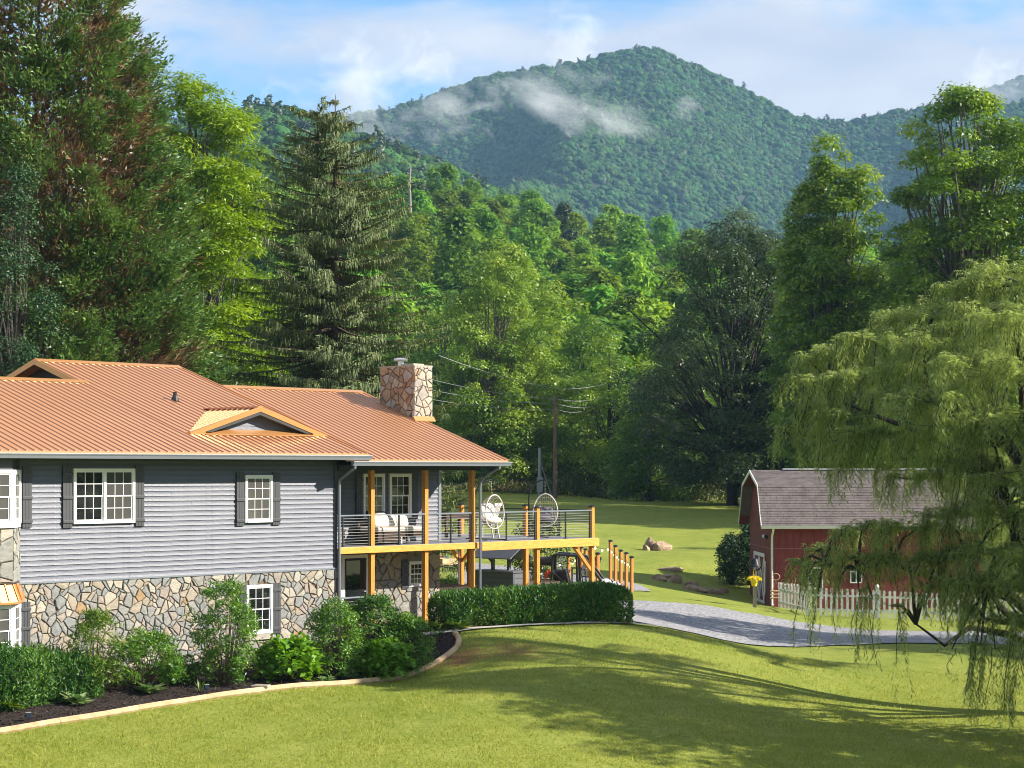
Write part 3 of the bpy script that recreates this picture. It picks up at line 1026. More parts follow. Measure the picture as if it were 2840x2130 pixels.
MB().beam((DSC, DT - .03, DZ + .03), (DSC, DTB + .05, DZ + .03), .16, .03).build('ridge_cap', M_roof, dorm)
dt2 = MB()
dt2.prism([(DS0 - .05, DT - .035, DZE - .0), (DSC, DT - .035, DZ + .045), (DSC, DT - .035, DZ - .10), (DS0 + .42, DT - .035, DZE + .02)], (0, .03, 0))
dt2.prism([(DS1 + .05, DT - .035, DZE - .0), (DSC, DT - .035, DZ + .045), (DSC, DT - .035, DZ - .10), (DS1 - .42, DT - .035, DZE + .02)], (0, .03, 0))
dt2.box(DS0 + .02, DT - .036, DZE - .06, DS0 + .52, DT + .2, DZE + .03)
dt2.box(DS1 - .52, DT - .036, DZE - .06, DS1 - .02, DT + .2, DZE + .03)
dt2.build('rake_trim', MATS['copper_trim'], dorm)
dd = MB()
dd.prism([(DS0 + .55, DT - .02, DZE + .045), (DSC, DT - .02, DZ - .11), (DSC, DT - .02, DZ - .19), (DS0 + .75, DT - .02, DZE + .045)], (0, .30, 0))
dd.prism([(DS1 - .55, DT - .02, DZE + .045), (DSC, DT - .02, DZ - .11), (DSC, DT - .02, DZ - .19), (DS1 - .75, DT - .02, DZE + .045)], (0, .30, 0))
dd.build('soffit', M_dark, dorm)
for k in range(6):
    z = DZE - .02 + k * .127
    zz = z + .127
    half = (DZ - .12 - z) / sl
    half2 = max((DZ - .12 - zz) / sl, .02)
    if half < .1:
        break
    m = MB()
    y = DT + .28
    m.add([(DSC - half, y - .022, z), (DSC + half, y - .022, z), (DSC + half2, y - .003, zz), (DSC - half2, y - .003, zz), (DSC - half, y, z), (DSC + half, y, z), (DSC + half2, y, zz), (DSC - half2, y, zz)],
          [(0, 1, 2, 3), (0, 4, 5, 1), (4, 7, 6, 5), (0, 3, 7, 4), (1, 5, 6, 2), (3, 2, 6, 7)])
    m.build('siding_board', M_side, dorm)
fl = MB()
fl.prism([(DS0 + .5, DT - .06, zm(DT - .06) + .016), (DS1 - .5, DT - .06, zm(DT - .06) + .016), (DS1 - .5, DT + .28, zm(DT + .28) + .05), (DS0 + .5, DT + .28, zm(DT + .28) + .05)], (0, 0, .02))
fl.build('flashing', M_trim, dorm)
# vent pipe through the roof
vp = MB()
vx, vy = -2.55, 3.9
vp.tube([(vx, vy, zm(vy) - .05), (vx, vy, zm(vy) + .26)], .055, 10)
vp.lathe([(.11, -.02), (.10, .05), (.06, .12)], (vx, vy, zm(vy) + .03), 10)
vp.build('vent_pipe', M_black, house)

# --- stone chimney with steel cap
cx0, cx1, cy0, cy1, cz1 = 5.80, 6.52, 2.88, 4.42, 7.66
chim = MB().box(cx0, cy0, -.2, cx1, cy1, cz1 - .04).build('chimney', M_mortar, house)
rs3 = random.Random(21)
CH = [M('chimney_brown', (0.28, 0.19, 0.125), .9, var=.3, scale=6, bump=.6, bscale=22), M('chimney_tan', (0.34, 0.25, 0.17), .9, var=.25, scale=6, bump=.6, bscale=22), M('chimney_pale', (0.40, 0.35, 0.28), .9, var=.2, scale=6, bump=.6, bscale=22), M('chimney_grey', (0.34, 0.31, 0.28), .9, var=.25, scale=6, bump=.6, bscale=22)]
SW_KEEP = SW
SW = [.36, .32, .14, .18]
lay_stones(chim, stone_cells(cy0 - .03, 5.9, cy1, cz1, 62, rs3, aspect=.95), 62, 'x', cx0, -1, rs3, gap=.010, proud=(.025, .045), mats=CH)  # left face mostly brown and tan, its shade put into the stone colours
lay_stones(chim, stone_cells(cx0 - .03, 5.4, cx1 + .03, cz1, 46, rs3), 46, 'y', cy0, -1, rs3, gap=.010, proud=(.025, .045), mats=[CH[2], CH[3], CH[2], CH[1]])  # front face gets the paler stones, sunlight put into their colour
SW = SW_KEEP
MB().box(cx0 - .03, cy0 - .03, cz1 - .038, cx1 + .03, cy1 + .03, cz1 + .01).box(cx0 + .15, cy0 + .2, cz1 + .012, cx1 - .12, cy0 + .75, cz1 + .07).build('crown', STONES[2], chim)
MB().lathe([(.10, 0), (.10, .16)], ((cx0 + cx1) / 2, cy0 + 1.0, cz1 + .01), 12).build('flue', M_steel, chim)
MB().lathe([(.27, .17), (.29, .20), (.28, .23), (.03, .27)], ((cx0 + cx1) / 2, cy0 + 1.0, cz1 + .01), 4).build('flue_cap', MATS['gutter_lip'], chim)
MB().beam((cx0 - .05, cy0 - .1, zp(cy0 - .1) + .03), (cx0 - .05, cy1 + .1, zp(cy1 + .1) + .03), .14, .03).build('flashing', M_roof, house)
MB().prism([(cx0 - .1, cy0 - .14, zp(cy0 - .14) + .012), (cx1 + .06, cy0 - .14, zp(cy0 - .14) + .012), (cx1 + .06, cy0 - .045, zp(cy0) + .10), (cx0 - .1, cy0 - .045, zp(cy0) + .10)], (0, 0, .02)).build('flashing', M_trim, house)

# ------------------------------------------------------------------ the deck
deck = thing('deck', 'raised porch deck on orange cedar posts with black cable railing', 'deck', (HO.x, HO.y, 0), TH)
DX1, DY1 = 11.08, 6.2
fm = MB()
for k in range(45):
    y0 = .02 + k * .142
    if y0 > DY1:
        break
    fm.box(.05 if y0 < 1.35 else 5.62, y0, 2.255, DX1, y0 + .136, 2.295)
tag(fm.build('deck_board', M_deck, deck), kind='stuff')
MB().box(.06, .06, 2.10, DX1 - .05, .11, 2.25).box(5.62, DY1 - .1, 2.08, DX1 - .05, DY1 - .05, 2.25).box(DX1 - .09, .12, 2.08, DX1 - .03, DY1, 2.25).build('joist', M_cedarh, deck)
for k in range(14):
    x = .5 + k * .78
    MB().box(x, .115, 2.12, x + .05, 1.48 if x < 5.6 else DY1 - .11, 2.25).build('joist', M_cedarh, deck)
MB().box(.10, -.03, 2.105, 5.70, .05, 2.285).build('beam', M_cedarh, deck, bevel=.006)
MB().box(5.78, -.035, 2.035, DX1 + .04, .05, 2.285).build('beam', M_cedarh, deck, bevel=.006)
MB().box(DX1 - .02, .055, 2.04, DX1 + .04, DY1, 2.285).build('beam', M_cedarh, deck)
PW = .07
def post(s, t, z0, z1, capped=False):
    o = MB().box(s - PW, t - PW, z0, s + PW, t + PW, z1).build('post', M_cedar, deck, bevel=.006)
    if capped:
        MB().box(s - .085, t - .085, z1, s + .085, t + .085, z1 + .035).lathe([(.10, .036), (.085, .06), (.03, .085)], (s, t, z1), 4).build('post_cap', M_black, o)
    return o
for s in (1.44, 3.56, 5.50):
    post(s, .125, -.05, 4.432)
for s in (8.36, 10.93):
    post(s, .125, -.15, 3.26, True)
for t in (3.0, 5.95):
    post(DX1 - .12, t, -.25, 3.26, True)
post(8.36, 3.0, -.15, 2.08)
MB().box(3.45, .02, -.06, 3.67, .235, .18).build('post_base', M_cedar, deck, bevel=.01)
# knee braces
MB().beam((10.1, .125, 2.03), (10.86, .125, 1.28), .10, .10).build('brace', M_cedar, deck)
MB().beam((DX1 - .12, 5.2, 2.03), (DX1 - .12, 5.88, 1.4), .10, .10).build('brace', M_cedar, deck)
MB().beam((DX1 - .85, 5.95, 2.03), (DX1 - .19, 5.95, 1.4), .10, .10).build('brace', M_cedar, deck)
# railing: flat top rail, black intermediate posts, ten cables
RT = 3.165
for s in (.32, 1.30, 2.48, 3.42, 4.57, 5.40, 6.95, 8.22, 9.64, 10.80):
    o = MB().box(s - .019, .065, 2.297, s + .019, .105, RT - .02).build('rail_post', M_black, deck)
    MB().box(s - .06, .035, 2.2955, s + .06, .135, 2.306).build('base_plate', M_black, o)
for t in (1.52, 4.34):
    MB().box(DX1 - .14, t - .019, 2.297, DX1 - .10, t + .019, RT - .02).build('rail_post', M_black, deck)
for a, c in ((.05, 1.37), (1.51, 3.49), (3.63, 5.43), (5.57, 8.29), (8.43, 10.86)):
    MB().box(a, .055, RT - .02, c, .115, RT + .018).build('handrail', M_gutter, deck)
for a, c in ((.20, 2.92), (3.08, 5.87), (6.03, 6.2)):
    MB().box(DX1 - .15, a, RT - .02, DX1 - .09, c, RT + .018).build('handrail', M_black, deck)
for k in range(10):
    z = 2.375 + k * .078
    MB().tube([(.05, .085, z), (1.37, .085, z), (5.43, .085, z)], .0065, 4).build('cable', M_steel, deck)
    MB().tube([(5.57, .085, z), (10.86, .085, z)], .0065, 4).build('cable', M_steel, deck)
    MB().tube([(DX1 - .12, .19, z), (DX1 - .12, DY1, z)], .0055, 4).build('cable', M_steel, deck)
MB().tube([(DX1 - .3, 5.9, .2), (DX1 - .3, 5.9, 2.0)], .022, 8).build('conduit', M_gutter, deck)

# lower railing at the edge of the patio
low = thing('cable_railing', 'low cable railing on black posts under the deck behind the hedge', 'railing', (HO.x, HO.y, 0), TH)
for s in (.35, 1.30, 4.57, 5.40, 6.95, 8.22, 9.64, 10.80):
    MB().box(s - .022, .0, -.05, s + .022, .045, .86).build('rail_post', M_black, low)
for a, c in ((.05, 1.36), (3.64, 5.42), (5.66, 8.28), (8.44, 10.85)):
    MB().box(a, -.005, .86, c, .055, .90).build('handrail', M_gutter, low)
    for k in range(8):
        MB().tube([(a, .022, .12 + k * .092), (c, .022, .12 + k * .092)], .0065, 4).build('cable', M_steel, low)
# ------------------------------------------------------------------ furniture on the deck
M_wick = M('brown_wicker', (0.050, 0.026, 0.018), 0.7, var=0.3, scale=30)
M_cream = M('cream_fabric', (0.66, 0.60, 0.54), 0.9, var=0.06, scale=8, bump=.3, bscale=60)
M_greyf = M('grey_fabric', (0.11, 0.10, 0.115), 0.9, var=0.1)
M_rope = M('pale_wicker', (0.62, 0.56, 0.52), 0.6, var=0.08)
M_pale = M('pale_painted_wood', (0.50, 0.47, 0.45), 0.6, var=0.1)
DZF = 2.295
def dk(s, t, z=DZF):
    x, y = hw(s, t)
    return (x, y, z)
def cushion(name, label, cat, size, loc, rz, mat, group=None, tilt=0.0):
    sx, sy, sz = size
    mb = MB()
    n = 10
    vs, fs = [], []
    for i in range(n + 1):
        ph = -math.pi / 2 + math.pi * i / n
        for k in range(16):
            a = 2 * math.pi * k / 16
            ca, sa = math.cos(a), math.sin(a)
            e = lambda c, p: math.copysign(abs(c) ** p, c)
            r = math.cos(ph) ** .45 if math.cos(ph) > 0 else 0
            vs.append((sx / 2 * r * e(ca, .42), sy / 2 * r * e(sa, .42), sz / 2 * e(math.sin(ph), .8) * (1 - .35 * (ca * sa * 2) ** 2)))
    for i in range(n):
        for k in range(16):
            fs.append((i * 16 + k, i * 16 + (k + 1) % 16, (i + 1) * 16 + (k + 1) % 16, (i + 1) * 16 + k))
    mb.add(vs, fs)
    o = mb.build(name, mat, smooth=True)
    o.location = loc
    o.rotation_euler = (tilt, 0, rz)
    return tag(o, label, cat, group)

x, y, _ = dk(2.95, .82)
sofa = thing('daybed', 'brown wicker daybed with pale mattress against the porch wall', 'daybed', (x, y, DZF), TH)
MB().box(-.95, -.38, .08, -.05, .45, .36).box(-.95, .45, .08, .95, .60, .62).build('base', M_wick, sofa)
MB().box(-.05, -.36, .22, .95, .45, .36).build('base', M_wick, sofa)
for sx_ in (-.02, .88):
    MB().box(sx_, -.34, 0, sx_ + .06, -.28, .22).build('leg', M_pale, sofa)
    MB().box(sx_, .34, 0, sx_ + .06, .40, .22).build('leg', M_black, sofa)
MB().box(-.93, -.36, .365, .93, .44, .50).build('mattress', M_cream, sofa, bevel=.04)
for k, (s, t, lab, m, sz) in enumerate(((2.56, .97, 'large square cream pillow at the left end of the daybed', M_cream, .56), (3.04, 1.01, 'cream pillow leaning in the middle of the daybed', M_cream, .44), (3.38, .95, 'cream pillow slumped at the right of the daybed', M_cream, .44), (2.75, 1.17, 'dark grey pillow standing behind the cream ones on the daybed', M_greyf, .58))):
    px_, py_, _ = dk(s, t)
    cushion('pillow', lab, 'pillow', (sz * 1.05, sz * .82, .2), (px_, py_, DZF + .50 + sz * .36), TH + R.uniform(-.1, .1), m, 'pillows on the porch daybed', tilt=rad(66 if k < 3 else 80))
# side cabinet left of the posts
x, y, _ = dk(.75, 1.15)
cab = thing('side_table', 'low dark wicker side table at the left end of the porch', 'table', (x, y, DZF), TH)
MB().box(-.45, -.25, .40, .45, .25, .46).build('top', M_wick, cab)
for a, c in ((-.42, -.22), (.36, -.22), (-.42, .16), (.36, .16)):
    MB().box(a, c, 0, a + .06, c + .06, .40).build('leg', M_wick, cab)

# slatted dining chairs round a dark table
x, y, _ = dk(8.1, 3.5)
tb = thing('dining_table', 'dark brown slatted dining table on the deck behind the house corner', 'table', (x, y, DZF), TH)
for k in range(6):
    MB().box(-.75, -.45 + k * .152, .70, .75, -.45 + k * .152 + .14, .735).build('slat', M_wick, tb)
for a in (-.68, .60):
    for c in (-.38, .30):
        MB().box(a, c, 0, a + .08, c + .08, .70).build('leg', M_wick, tb)
MB().box(-.70, -.40, .60, .70, .40, .697).build('apron', M_wick, tb)
def slat_chair(label, loc, rz, mat, group, scale=1.0):
    c = thing('slatted_chair', label, 'chair', loc, rz, group)
    c.scale = (scale,) * 3
    for k in range(5):
        MB().beam((-.20 + k * .1, .24, .43), (-.21 + k * .105, .42, 1.06), .075, .018, up=(0, 1, 0)).build('back_slat', mat, c)
    for k in range(4):
        MB().box(-.25, -.24 + k * .125, .42, .25, -.24 + k * .125 + .11, .44).build('seat_slat', mat, c)
    MB().beam((-.27, .42, 1.06), (.27, .42, 1.06), .03, .09).build('top_rail', mat, c)
    for sx_ in (-.25, .21):
        MB().beam((sx_ + .02, -.22, 0), (sx_ + .02, -.22, .63), .04, .04).build('leg', mat, c)
        MB().beam((sx_ + .02, .36, 0), (sx_ + .02, .24, .63), .04, .04).build('leg', mat, c)
        MB().box(sx_ - .03, -.27, .63, sx_ + .07, .28, .655).build('armrest', mat, c)
    return c
slat_chair('pale slatted chair behind the dark table, its back just above the rail', dk(7.9, 4.5), TH, M_pale, 'slatted chairs at the deck table')
slat_chair('pale slatted chair at the near right end of the dark table, side on', dk(8.35, 2.3), TH + rad(200), M_pale, 'slatted chairs at the deck table')
slat_chair('pale slatted chair half hidden behind the siding at the left of the dark table', dk(6.75, 3.6), TH + rad(80), M_pale, 'slatted chairs at the deck table')

def egg_chair(label, loc, rz):
    e = thing('egg_chair', label, 'hanging chair', loc, rz, 'egg chairs hanging on the deck')
    a, h, zc, bul = .385, .52, .86, .50
    ring = [(a * math.cos(2 * math.pi * k / 28) * (1 - .10 * math.sin(2 * math.pi * k / 28)), -.10, zc + h * math.sin(2 * math.pi * k / 28)) for k in range(29)]
    MB().tube(ring, .021, 6, caps=False).build('rim', M_rope, e)
    bk = MB()
    def surf(u, v):                       # u across -1..1, v height -1..1
        q = max(0.0, 1 - u * u - v * v)
        return (a * u * (1 - .10 * v), -.10 + bul * math.sqrt(q), zc + h * v)
    for i in range(-5, 6):
        u = i / 6.0
        vm = math.sqrt(1 - u * u)
        bk.tube([surf(u, vm * math.cos(math.pi * k / 12)) for k in range(13)], .0085, 4)
    for j in (-.78, -.58, -.36, -.12, .22, .5, .76):
        um = math.sqrt(1 - j * j)
        bk.tube([surf(um * math.cos(math.pi * k / 12), j) for k in range(13)], .008, 4)
    bk.build('basket', M_rope, e)
    st = MB()
    px_, py_ = -.50, .28
    st.tube([(px_, py_, .05), (px_, py_, .7), (px_, py_, 1.25), (px_ + .05, py_ - .04, 1.5), (px_ + .18, py_ - .10, 1.71), (px_ + .36, py_ - .17, 1.81), (px_ + .53, py_ - .22, 1.84)], .026, 8)
    st.build('stand', M_black, e)
    for dx, dy in ((-.28, -.55), (.85, .15), (.35, -.75), (-.15, .55)):
        MB().beam((px_ * .6, py_ * .6, .045), (px_ * .6 + dx, py_ * .6 + dy, .02), .05, .035).build('foot', M_black, e)
    ch = MB()
    for k in range(9):
        z = 1.80 - k * .048
        ch.beam((.0, .05 - k * .004, z), (.0, .05 - k * .004, z - .044), .016 if k % 2 else .008, .008 if k % 2 else .016)
    ch.build('hanging_chain', M_steel, e)
    return e
e1 = dk(7.35, 1.05)
e2 = dk(10.2, 1.45)
egg_chair('white egg chair nearest the house with white cushions, behind the tall post', e1, rad(42))
egg_chair('white egg chair at the right end of the deck with dark cushion', e2, rad(4))
c1_, s1_ = math.cos(rad(42)), math.sin(rad(42))
for nm, lab, m, e, r, dx, dy, dz, sz, tl in (('seat_cushion', 'white cushion in the bottom of the egg chair nearest the house', M_cream, e1, 42, 0, .10, .62, (.62, .55, .22), 10), ('seat_cushion', 'white cushion against the back of the egg chair nearest the house', M_cream, e1, 42, .0, .24, .88, (.56, .5, .18), 72),
                                         ('seat_cushion', 'dark grey cushion in the egg chair at the right end of the deck', M_greyf, e2, 4, 0, .10, .60, (.62, .55, .24), 12), ('seat_cushion', 'dark grey pillow leaning back in the right egg chair', M_greyf, e2, 4, .03, .22, .80, (.5, .34, .16), 68)):
    ca, sa = math.cos(rad(r)), math.sin(rad(r))
    cushion(nm, lab, 'cushion', sz, (e[0] + dx * ca - dy * sa, e[1] + dx * sa + dy * ca, e[2] + dz), rad(r), m, 'cushions in the egg chairs', tilt=rad(tl))

# ------------------------------------------------------------------ under and behind the deck
M_planter = M('planter_grey_shaded', (0.060, 0.065, 0.078), 0.55, var=0.1)  # darker copy for the planter's shaded left face, the shade put into the colour
M_planter2 = M('planter_grey_lit', (0.10, 0.105, 0.118), 0.6, var=0.1)  # same grey lightened for the sunlit front, the light put into the colour
x, y = hw(14.55, 7.5)
gzp = gz(x, y)
wel = thing('well_planter', 'dark grey boarded planter with a little roof on two posts, like a wishing well', 'planter', (x, y, gzp), TH)
zt = .88 - gzp
MB().box(-.40, -.95, 0, .40, .95, zt - .06).build('body', M_planter, wel)
for k in range(5):
    z0 = .06 + k * (zt - .12) / 5
    z1 = z0 + (zt - .12) / 5 - .012
    MB().box(-.425, -.85, z0, -.403, .85, z1).build('slat', M_planter, wel)
    MB().box(-.36, -.975, z0, .36, -.953, z1).build('slat', M_planter2, wel)
for a in (-.445, .355):
    for c in (-.985, .865):
        MB().box(a, c, 0, a + .09, c + .12, zt - .05).build('corner_post', M_planter, wel)
MB().box(-.48, -1.02, zt - .048, .48, 1.02, zt).build('rim', M_planter2, wel)
for c in (-.42, .36):
    MB().box(-.05, c, zt + .001, .05, c + .10, zt + .55).build('roof_post', M_planter2, wel)
    MB().beam((0, c + .05, zt + .24), (0, c + (.35 if c > 0 else -.25), zt + .50), .07, .07).build('brace', M_planter2, wel)
MB().prism([(-.62, -1.0, zt + .46), (0, -1.0, zt + .86), (.62, -1.0, zt + .46), (.62, -1.0, zt + .42), (0, -1, zt + .82), (-.62, -1.0, zt + .42)], (0, 2.0, 0)).build('roof', M_planter2, wel)

x, y = hw(7.1, 3.2)
tub = thing('hot_tub', 'brown slatted tub with pale grey cover beneath the deck', 'tub', (x, y, .022), TH)
MB().box(-.8, -.8, 0, .8, .8, .66).build('body', M_wick, tub)
for k in range(12):
    MB().box(-.79 + k * .133, -.825, .02, -.79 + k * .133 + .12, -.802, .64).build('slat', M_wick, tub)
    MB().box(-.825, -.79 + k * .133, .02, -.802, -.79 + k * .133 + .12, .64).build('slat', M_wick, tub)
MB().box(-.86, -.86, .665, .86, .86, .80).build('cover', M_pale, tub, bevel=.03)
# raised timber beds in the grass
M_timber = M('landscape_timber', (0.47, 0.32, 0.17), 0.8, var=0.25, scale=4, bump=.4, bscale=30, col2=(0.60, 0.44, 0.26))
def raised_bed(label, px, py, Y, w_, d_, h_, rz):
    p = at(px, py, Y)
    z = gz(p.x, p.y)
    o = thing('raised_bed', label, 'garden bed', (p.x, p.y, z), rz, 'timber beds in the grass')
    for k in range(2):
        zz = -.05 + k * h_ / 2
        for yy in (-d_ / 2, d_ / 2 - .12):
            MB().box(-w_ / 2, yy, zz, w_ / 2, yy + .12, zz + h_ / 2 - .008).build('timber', M_timber, o)
        for xx in (-w_ / 2, w_ / 2 - .12):
            MB().box(xx, -d_ / 2 + .121, zz, xx + .12, d_ / 2 - .121, zz + h_ / 2 - .008).build('timber', M_timber, o)
    MB().box(-w_ / 2 + .1, -d_ / 2 + .1, 0, w_ / 2 - .1, d_ / 2 - .1, h_ * .7).build('soil', M_mulch, o)
    return o
raised_bed('small raised timber box seen past the house corner with toys on it', 1232, 1572, 88, 1.0, .8, .42, TH)
raised_bed('raised timber box just left of the dark planter', 1340, 1628, 76, .95, .7, .42, TH + .1)
raised_bed('long low timber bed behind the patio railing', 1265, 1634, 77.5, 2.6, 1.2, .26, -.55)
raised_bed('long low timber bed running to the planter behind the posts', 1385, 1652, 71.5, 2.0, 1.1, .3, -.45)
p = at(1232, 1553, 88)
tag(MB().box(-.22, -.1, 0, .0, .1, .07).build('toy', M('toy_pink', (.75, .15, .30), .5)), 'pink toy lying on the timber box', 'toy').location = (p.x, p.y, gz(p.x, p.y) + .40)
tag(MB().box(.02, -.1, 0, .2, .1, .06).build('toy', M('toy_blue', (.12, .30, .80), .5)), 'blue toy lying on the timber box', 'toy').location = (p.x, p.y, gz(p.x, p.y) + .40)

# ------------------------------------------------------------------ side-by-side utility vehicle parked behind the hedge
M_uwhite = M('white_plastic', (0.74, 0.74, 0.75), 0.3, var=0.03)
M_rub = M('rubber', (0.018, 0.018, 0.018), 0.85, var=0.2)
M_uplas = M('black_plastic', (0.020, 0.018, 0.020), 0.5, var=0.2)
M_red = M('red_plastic', (0.55, 0.09, 0.03), 0.5)
p = at(1600, 1660, 66.5)
ug = gz(p.x, p.y)
utv = thing('utility_vehicle', 'white off-road utility vehicle with black roll cage parked behind the hedge', 'utility vehicle', (p.x, p.y, ug), rad(-6))
u = MB()
u.prism([(-1.5, -.68, .62), (-1.5, -.68, .98), (-.52, -.68, .98), (-.52, -.68, .62)], (0, .05, 0)).build('bed_side', M_uwhite, utv)
MB().prism([(-1.5, .63, .62), (-1.5, .63, .98), (-.52, .63, .98), (-.52, .63, .62)], (0, .05, 0)).build('bed_side', M_uwhite, utv)
MB().box(-1.5, -.629, .60, -.55, .629, .68).box(-.56, -.629, .68, -.52, .629, .98).box(-1.5, -.629, .68, -1.46, .629, .98).build('cargo_bed', M_uplas, utv)
MB().box(-1.5, -.69, .985, -.52, -.62, 1.02).box(-1.5, .62, .985, -.52, .69, 1.02).build('bed_rail', M_timber, utv)
MB().box(-1.3, -.52, .30, 1.25, .52, .58).build('chassis', M_uplas, utv)
hood = MB()
hood.prism([(.78, -.62, .55), (.78, -.62, 1.02), (.95, -.62, 1.04), (1.40, -.62, .90), (1.55, -.62, .72), (1.55, -.62, .52)], (0, 1.24, 0))
hood.build('hood', M_uwhite, utv, bevel=.03)
MB().prism([(-.5, -.66, .50), (-.5, -.66, .95), (-.1, -.66, .90), (.45, -.66, .88), (.76, -.66, .98), (.76, -.66, .50)], (0, .04, 0)).build('door', M_uplas, utv)
MB().prism([(-.5, .62, .50), (-.5, .62, .95), (-.1, .62, .90), (.45, .62, .88), (.76, .62, .98), (.76, .62, .50)], (0, .04, 0)).build('door', M_uplas, utv)
MB().prism([(.42, -.665, .80), (.55, -.665, .98), (.76, -.665, 1.0), (.76, -.665, .72)], (0, .003, 0)).build('decal', M_uwhite, utv)
cg = MB()
for sy in (-.60, .60):
    cg.tube([(.86, sy, 1.02), (.30, sy * .92, 1.78), (.18, sy * .92, 1.84), (-.62, sy * .92, 1.90), (-.76, sy * .92, 1.86), (-.80, sy, 1.0)], .045, 8)
    cg.tube([(.02, sy * .92, 1.84), (.06, sy, .95)], .038, 8)
    cg.tube([(-.80, sy, 1.35), (-.45, sy * .94, 1.02)], .035, 8)
for xx, zz in ((.20, 1.83), (-.72, 1.88), (-.2, 1.86)):
    cg.tube([(xx, -.55, zz), (xx, .55, zz)], .042, 8)
cg.tube([(-.80, -.6, 1.3), (-.80, .6, 1.3)], .035, 8)
cg.build('roll_cage', M_black, utv)
MB().tube([(-1.25, -.2, 1.66), (-.80, -.2, 1.66)], .15, 10).tube([(-1.27, -.2, 1.66), (-1.24, -.2, 1.66)], .11, 10).build('roof_bag', M_uplas, utv)
for sy in (-.33, .33):
    st_ = MB().box(-.45, sy - .24, .62, .05, sy + .24, .80).build('seat', M_uplas, utv, bevel=.04)
    MB().beam((-.42, sy, .80), (-.55, sy, 1.35), .46, .12, up=(0, 1, 0)).build('backrest', M_uplas, st_, bevel=.04)
MB().lathe([(.17, -.02), (.19, 0), (.17, .02)], (0, 0, 0), 16).build('steering_wheel', M_black, utv).location = (.33, .33, 1.12)
MB().tube([(-1.0, -.45, 1.10), (-.95, -.44, 1.32), (-.88, -.42, 1.36), (-.82, -.42, 1.24)], .07, 8).build('chainsaw_mount', M_red, utv)
MB().box(.80, -.55, 1.03, .83, .55, 1.06).box(.76, -.60, 1.06, .80, -.55, 1.2).build('dash', M_uplas, utv)
wm = None
for xx, sy in ((-1.0, -.62), (-1.0, .62), (1.05, -.62), (1.05, .62)):
    w = MB()
    w.lathe([(.12, -.12), (.27, -.12), (.31, -.08), (.32, 0), (.31, .08), (.27, .12), (.12, .12)], n=18)
    o = w.build('wheel', M_rub, utv)
    o.location = (xx, sy, .32)
    o.rotation_euler = (rad(90), 0, 0)
    MB().lathe([(.155, -.13), (.155, .13)], n=12).build('rim', M_steel, o)
for sy in (-.60, .60):
    MB().prism([(.70, sy - .08, .62), (.78, sy - .08, .80), (1.30, sy - .08, .80), (1.45, sy - .08, .62), (1.40, sy - .08, .62), (1.27, sy - .08, .74), (.82, sy - .08, .74), (.75, sy - .08, .62)], (0, .16, 0)).build('fender', M_uplas, utv)
    MB().box(1.545, sy * .75 - .1, .70, 1.565, sy * .75 + .1, .80).build('headlight', M_glass, utv)
cu = bpy.data.curves.new('lettering', 'FONT')
cu.body = 'RANGER'
cu.size = .17
cu.shear = .3
cu.extrude = .002
cu.space_character = 1.35
to = bpy.data.objects.new('lettering_tmp', cu)
COL.objects.link(to)
bpy.context.view_layer.update()
me = bpy.data.meshes.new_from_object(to)
bpy.data.objects.remove(to)
lt = bpy.data.objects.new('lettering', me)
me.materials.clear()
me.materials.append(M_uplas)
COL.objects.link(lt)
lt.parent = utv
lt.location = (-1.45, -.684, .80)
lt.rotation_euler = (rad(90), 0, 0)

# ------------------------------------------------------------------ fire-pit corner: cedar posts with caps, string lights, dark chairs
M_bulb = bpy.data.materials.new('lit_bulb')
M_bulb.use_nodes = True
_b = M_bulb.node_tree.nodes['Principled BSDF']
_b.inputs['Base Color'].default_value = (.9, .8, .6, 1)
_b.inputs['Emission Color'].default_value = (1, .80, .50, 1)
_b.inputs['Emission Strength'].default_value = 1.6
M_postw = M('stained_post', (0.50, 0.19, 0.030), 0.6, var=0.2, scale=4, stretch=(6, 6, 1))
def light_post(label, px, Y, ytop, w_=.055):
    p = at(px, ytop, Y)
    g = gz(p.x, p.y)
    o = thing('light_post', label, 'post', (p.x, p.y, g), R.uniform(.5, .8), 'cedar posts carrying the string lights')
    h = p.z - g
    MB().box(-w_, -w_, -.1, w_, w_, h - .07).build('shaft', M_postw, o)
    MB().lathe([(w_ * 1.1, h - .069), (w_ * 1.9, h - .05), (w_ * 1.9, h - .02), (w_ * .9, h + .02)], n=8).build('solar_cap', M_black, o)
    MB().lathe([(w_ * 1.2, h - .085), (w_ * 1.2, h - .070)], n=8).build('collar', M_steel, o)
    return Vector((p.x, p.y, p.z - .30))
rowf = [light_post('first and tallest-looking of the five cedar posts right of the deck', 1693, 85.5, 1498), light_post('second of the five cedar posts right of the deck', 1707, 84.3, 1512), light_post('middle one of the five cedar posts right of the deck', 1722, 83.2, 1525), light_post('fourth of the five cedar posts right of the deck', 1737, 82.2, 1532), light_post('last and lowest of the five cedar posts right of the deck', 1752, 81, 1543)]
rowb = [light_post('cedar light post behind the vehicle, left of the knee brace', 1603, 90.5, 1512, .05), light_post('second cedar light post seen behind the knee brace', 1613, 89.3, 1517, .05), light_post('third cedar light post seen behind the knee brace', 1624, 88.1, 1522, .05), light_post('cedar light post close to the corner deck post', 1636, 87, 1527, .05)]
pA = light_post('cedar light post standing in front of the dark chairs', 1577, 76, 1534, .06)
pB = light_post('cedar light post half hidden behind the corner deck post', 1658, 77, 1533, .06)
